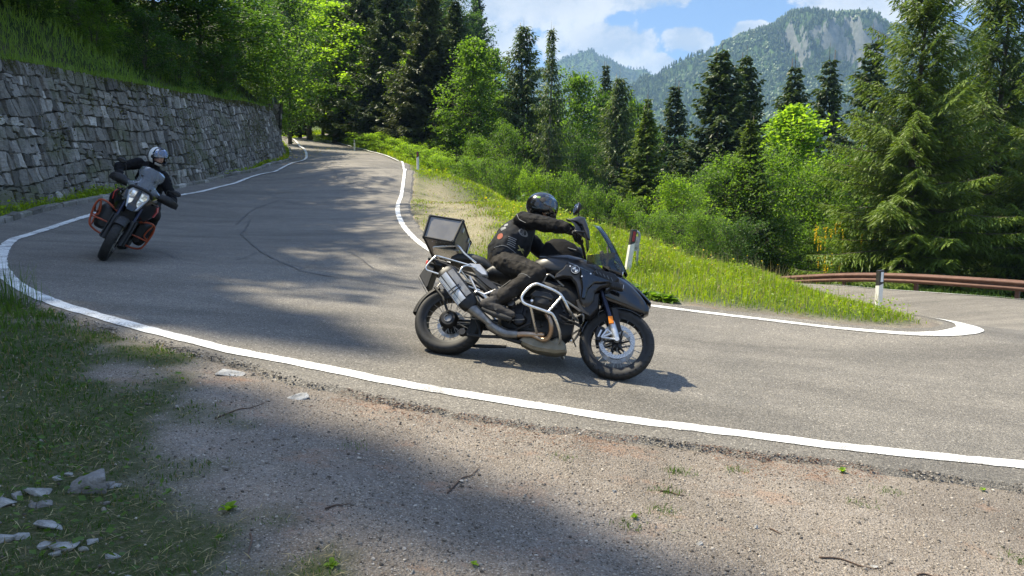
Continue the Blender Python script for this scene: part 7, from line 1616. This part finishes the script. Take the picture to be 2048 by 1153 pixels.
# hooked tube with a number plate behind the leaning marker
x0_, d_ = (1277-1024)/1450*12.9, 12.9; zb = float(gz(x0_, d_)); zt = CAMH+(400-463)/1450*12.9; t = empty('hooked_post', (x0_, d_, zb), 0, 'bent grey tube post with small number plate behind the leaning marker post', 'post'); Hh_ = zt-zb
mb = MB(); tube(mb, [(-.025, 0, -.2), (-.015, 0, Hh_*.45), (.012, 0, Hh_*.78), (.02, 0, Hh_-.10), (.0, 0, Hh_-.025), (-.05, 0, Hh_), (-.085, 0, Hh_-.03)], .022, 12, smooth=6); part('tube', mb, 'galvanised', t)
mb = MB(); box(mb, (-.035, -.03, Hh_*.64), (.085, .004, .26)); pl_ = part('number_plate', mb, 'galvanised', t, 0)
mb = MB()
def ring2(mb, cx, cz, rx, rz, y, r_=.0035): tube(mb, [(cx+rx*math.cos(a), y, cz+rz*math.sin(a)) for a in np.linspace(0, 2*math.pi, 14)], r_, 5, cap=False)
ring2(mb, -.045, Hh_*.64-.075, .016, .022, -.034); tube(mb, [(-.035, -.034, Hh_*.64-.055), (-.055, -.034, Hh_*.64-.055)], .0035, 5); tube(mb, [(-.055, -.034, Hh_*.64+.02), (-.02, -.034, Hh_*.64+.02)], .003, 5); tube(mb, [(-.055, -.034, Hh_*.64+.06), (-.02, -.034, Hh_*.64+.05)], .003, 5)
part('number', mb, 'post_black', pl_)
# triangular sign seen from behind at the wall end
P5 = [pxd(*q) for q in ((561, 288, 46.6), (560.3, 260, 46.6), (547.5, 246, 46.6), (546, 195, 46.6))]; t = empty('road_sign', tuple(P5[0]-np.array([0, 0, .4])), 0, 'triangular road sign seen from its dark back on a cranked pole at the wall end', 'sign'); o_ = np.array(t.location)
mb = MB(); tube(mb, [P5[0]-o_-np.array([0, 0, .4])]+[p_-o_ for p_ in P5], .035, 10); part('pole', mb, 'galvanised', t)
mb = MB(); A_ = [np.array(pxd(*q))-o_ for q in ((549, 192, 46.7), (567, 228, 46.7), (531, 228, 46.7))]; poly_prism(mb, [(a[0], a[2]) for a in A_], 'y', A_[0][1], A_[0][1]+.02, inset=.006); pl_ = part('sign_plate', mb, 'sign_back', t, 0)
mb = MB()
for f in (.45, .8): zc = A_[0][2]*(1-f)+A_[1][2]*f; box(mb, (A_[0][0], A_[0][1]-.02, zc), (.5*f+.15, .02, .04))
part('bracket', mb, 'galvanised', pl_, 0)
# rusty guardrail
gl = resample(smooth_path([(17.6,10.5),(16.0,15.2)]+[tuple(np.array(pxd(*q)[:2])+np.array([.62, .34])) for q in LOW]+[(8.1,31.6),(6.6,35)], 8), .2)
gzv = gz(gl[:, 0]-.62, gl[:, 1]-.34)+.56; _k = np.ones(41)/41; gzv = np.convolve(np.pad(gzv, 20, mode='reflect', reflect_type='odd'), _k, 'valid'); gzv = np.convolve(np.pad(gzv, 20, mode='reflect', reflect_type='odd'), _k, 'valid'); gT = np.gradient(gl, axis=0); gT /= np.linalg.norm(gT, axis=1)[:, None]; gN = np.c_[-gT[:, 1], gT[:, 0]]
if gN[0, 0] > 0: gN = -gN
t = empty('guardrail', (float(gl[50, 0]), float(gl[50, 1]), float(gzv[50]-.6)), 0, 'rusty brown steel guardrail along the outside of the lower road', 'guardrail'); o_ = np.array(t.location)
prof = [(0, -.006), (.012, -.03), (.06, -.045), (.078, -.07), (.078, -.09), (.06, -.115), (.004, -.138), (.0, -.155), (.004, -.172), (.06, -.195), (.078, -.22), (.078, -.24), (.06, -.265), (.012, -.28), (0, -.305)]
V = []
for pa, pz in prof: V.append(np.c_[gl+gN*pa, gzv+pz])
for pa, pz in prof[::-1]: V.append(np.c_[gl+gN*(pa-.005), gzv+pz])
V = np.stack(V, 1); n_, k_ = V.shape[:2]; mb = MB(); ii, jj = np.meshgrid(np.arange(n_-1), np.arange(k_), indexing='ij'); ii = ii.ravel(); jj = jj.ravel(); j2 = (jj+1) % k_
mb.add(V.reshape(-1, 3)-o_, np.stack([ii*k_+jj, ii*k_+j2, (ii+1)*k_+j2, (ii+1)*k_+jj], 1)); part('rail', mb, 'rust_rail', t, smooth=30)
gd = np.r_[0, np.cumsum(np.linalg.norm(np.diff(gl, axis=0), axis=1))]; pxs = 1024+1450*gl[:, 0]/gl[:, 1]; s0 = gd[int(np.argmin(np.abs(pxs-1829)))]
for k in range(-6, 6):
    s_ = s0+k*2.75
    if s_ < 0 or s_ > gd[-1]: continue
    x = np.interp(s_, gd, gl[:, 0]); y = np.interp(s_, gd, gl[:, 1]); z = np.interp(s_, gd, gzv); mb = MB(); th_ = math.atan2(gT[int(s_/gd[-1]*(len(gl)-1))][1], gT[int(s_/gd[-1]*(len(gl)-1))][0]); Rz_ = rotm('Z', th_); nn_ = gN[min(len(gl)-1, int(s_/gd[-1]*len(gl)))]
    pc = np.array([x, y, 0])-np.array([*nn_, 0])*.07; poly_prism(mb, [(-.05, -.04), (.05, -.04), (.05, -.034), (-.044, -.034), (-.044, .034), (.05, .034), (.05, .04), (-.05, .04)], 'z', z-1.2, z-.03); 
    for q_ in range(len(mb.v)): zz_ = mb.v[q_][:, 2].copy(); mb.v[q_] = mb.v[q_]@Rz_.T+pc-o_; mb.v[q_][:, 2] = zz_-o_[2]
    box(mb, pc-o_+np.array([*nn_, 0])*.05+np.array([0, 0, z-.155]), (.10, .09, .10), Rz_); part('post', mb, 'rust_rail', t, smooth=0)
# yellow flowering tree behind the guardrail
lt = tpx('leafC', 1692, 29, 395, 120, 'leaf_mid', 'flowering_tree', 'tree', 'small tree with hanging yellow blossoms behind the guardrail'); rr = np.random.default_rng(3); mb = MB(); Hl = 10
for i in range(44):
    a = rr.uniform(0, 6.28); rad = rr.uniform(1.6, 3.3); z = rr.uniform(2.5, 8.8); c = np.array([rad*math.cos(a), rad*math.sin(a), z]); m_ = 34; tt_ = rr.random(m_); P_ = c+np.stack([rr.normal(size=m_)*.10*(1-tt_), rr.normal(size=m_)*.10*(1-tt_), -tt_*1.25], 1); leaf_quads(mb, P_, .15, .4+rr.normal(size=m_)*.3, rr, wid=.45, up=0)
obj('blossom', mb.mesh('blossom', 'blossom', False, True), lt)

# ---------------------------------------------------------------- air
m = bpy.data.materials.new('haze'); m.use_nodes = True; nt = m.node_tree; nt.nodes.clear(); v_ = nt.nodes.new('ShaderNodeVolumePrincipled'); v_.inputs['Color'].default_value = (.42, .68, 1.0, 1); v_.inputs['Density'].default_value = HAZE; v_.inputs['Anisotropy'].default_value = 0.
o_ = nt.nodes.new('ShaderNodeOutputMaterial'); nt.links.new(v_.outputs[0], o_.inputs['Volume']); MATS['haze'] = m
mb = MB(); box(mb, (250, 1500, 215), (7000, 4800, 800)); obj('haze', mb.mesh('haze', 'haze'), kind='stuff', label='thin blue haze lying over the valley and the mountains', cat='haze')
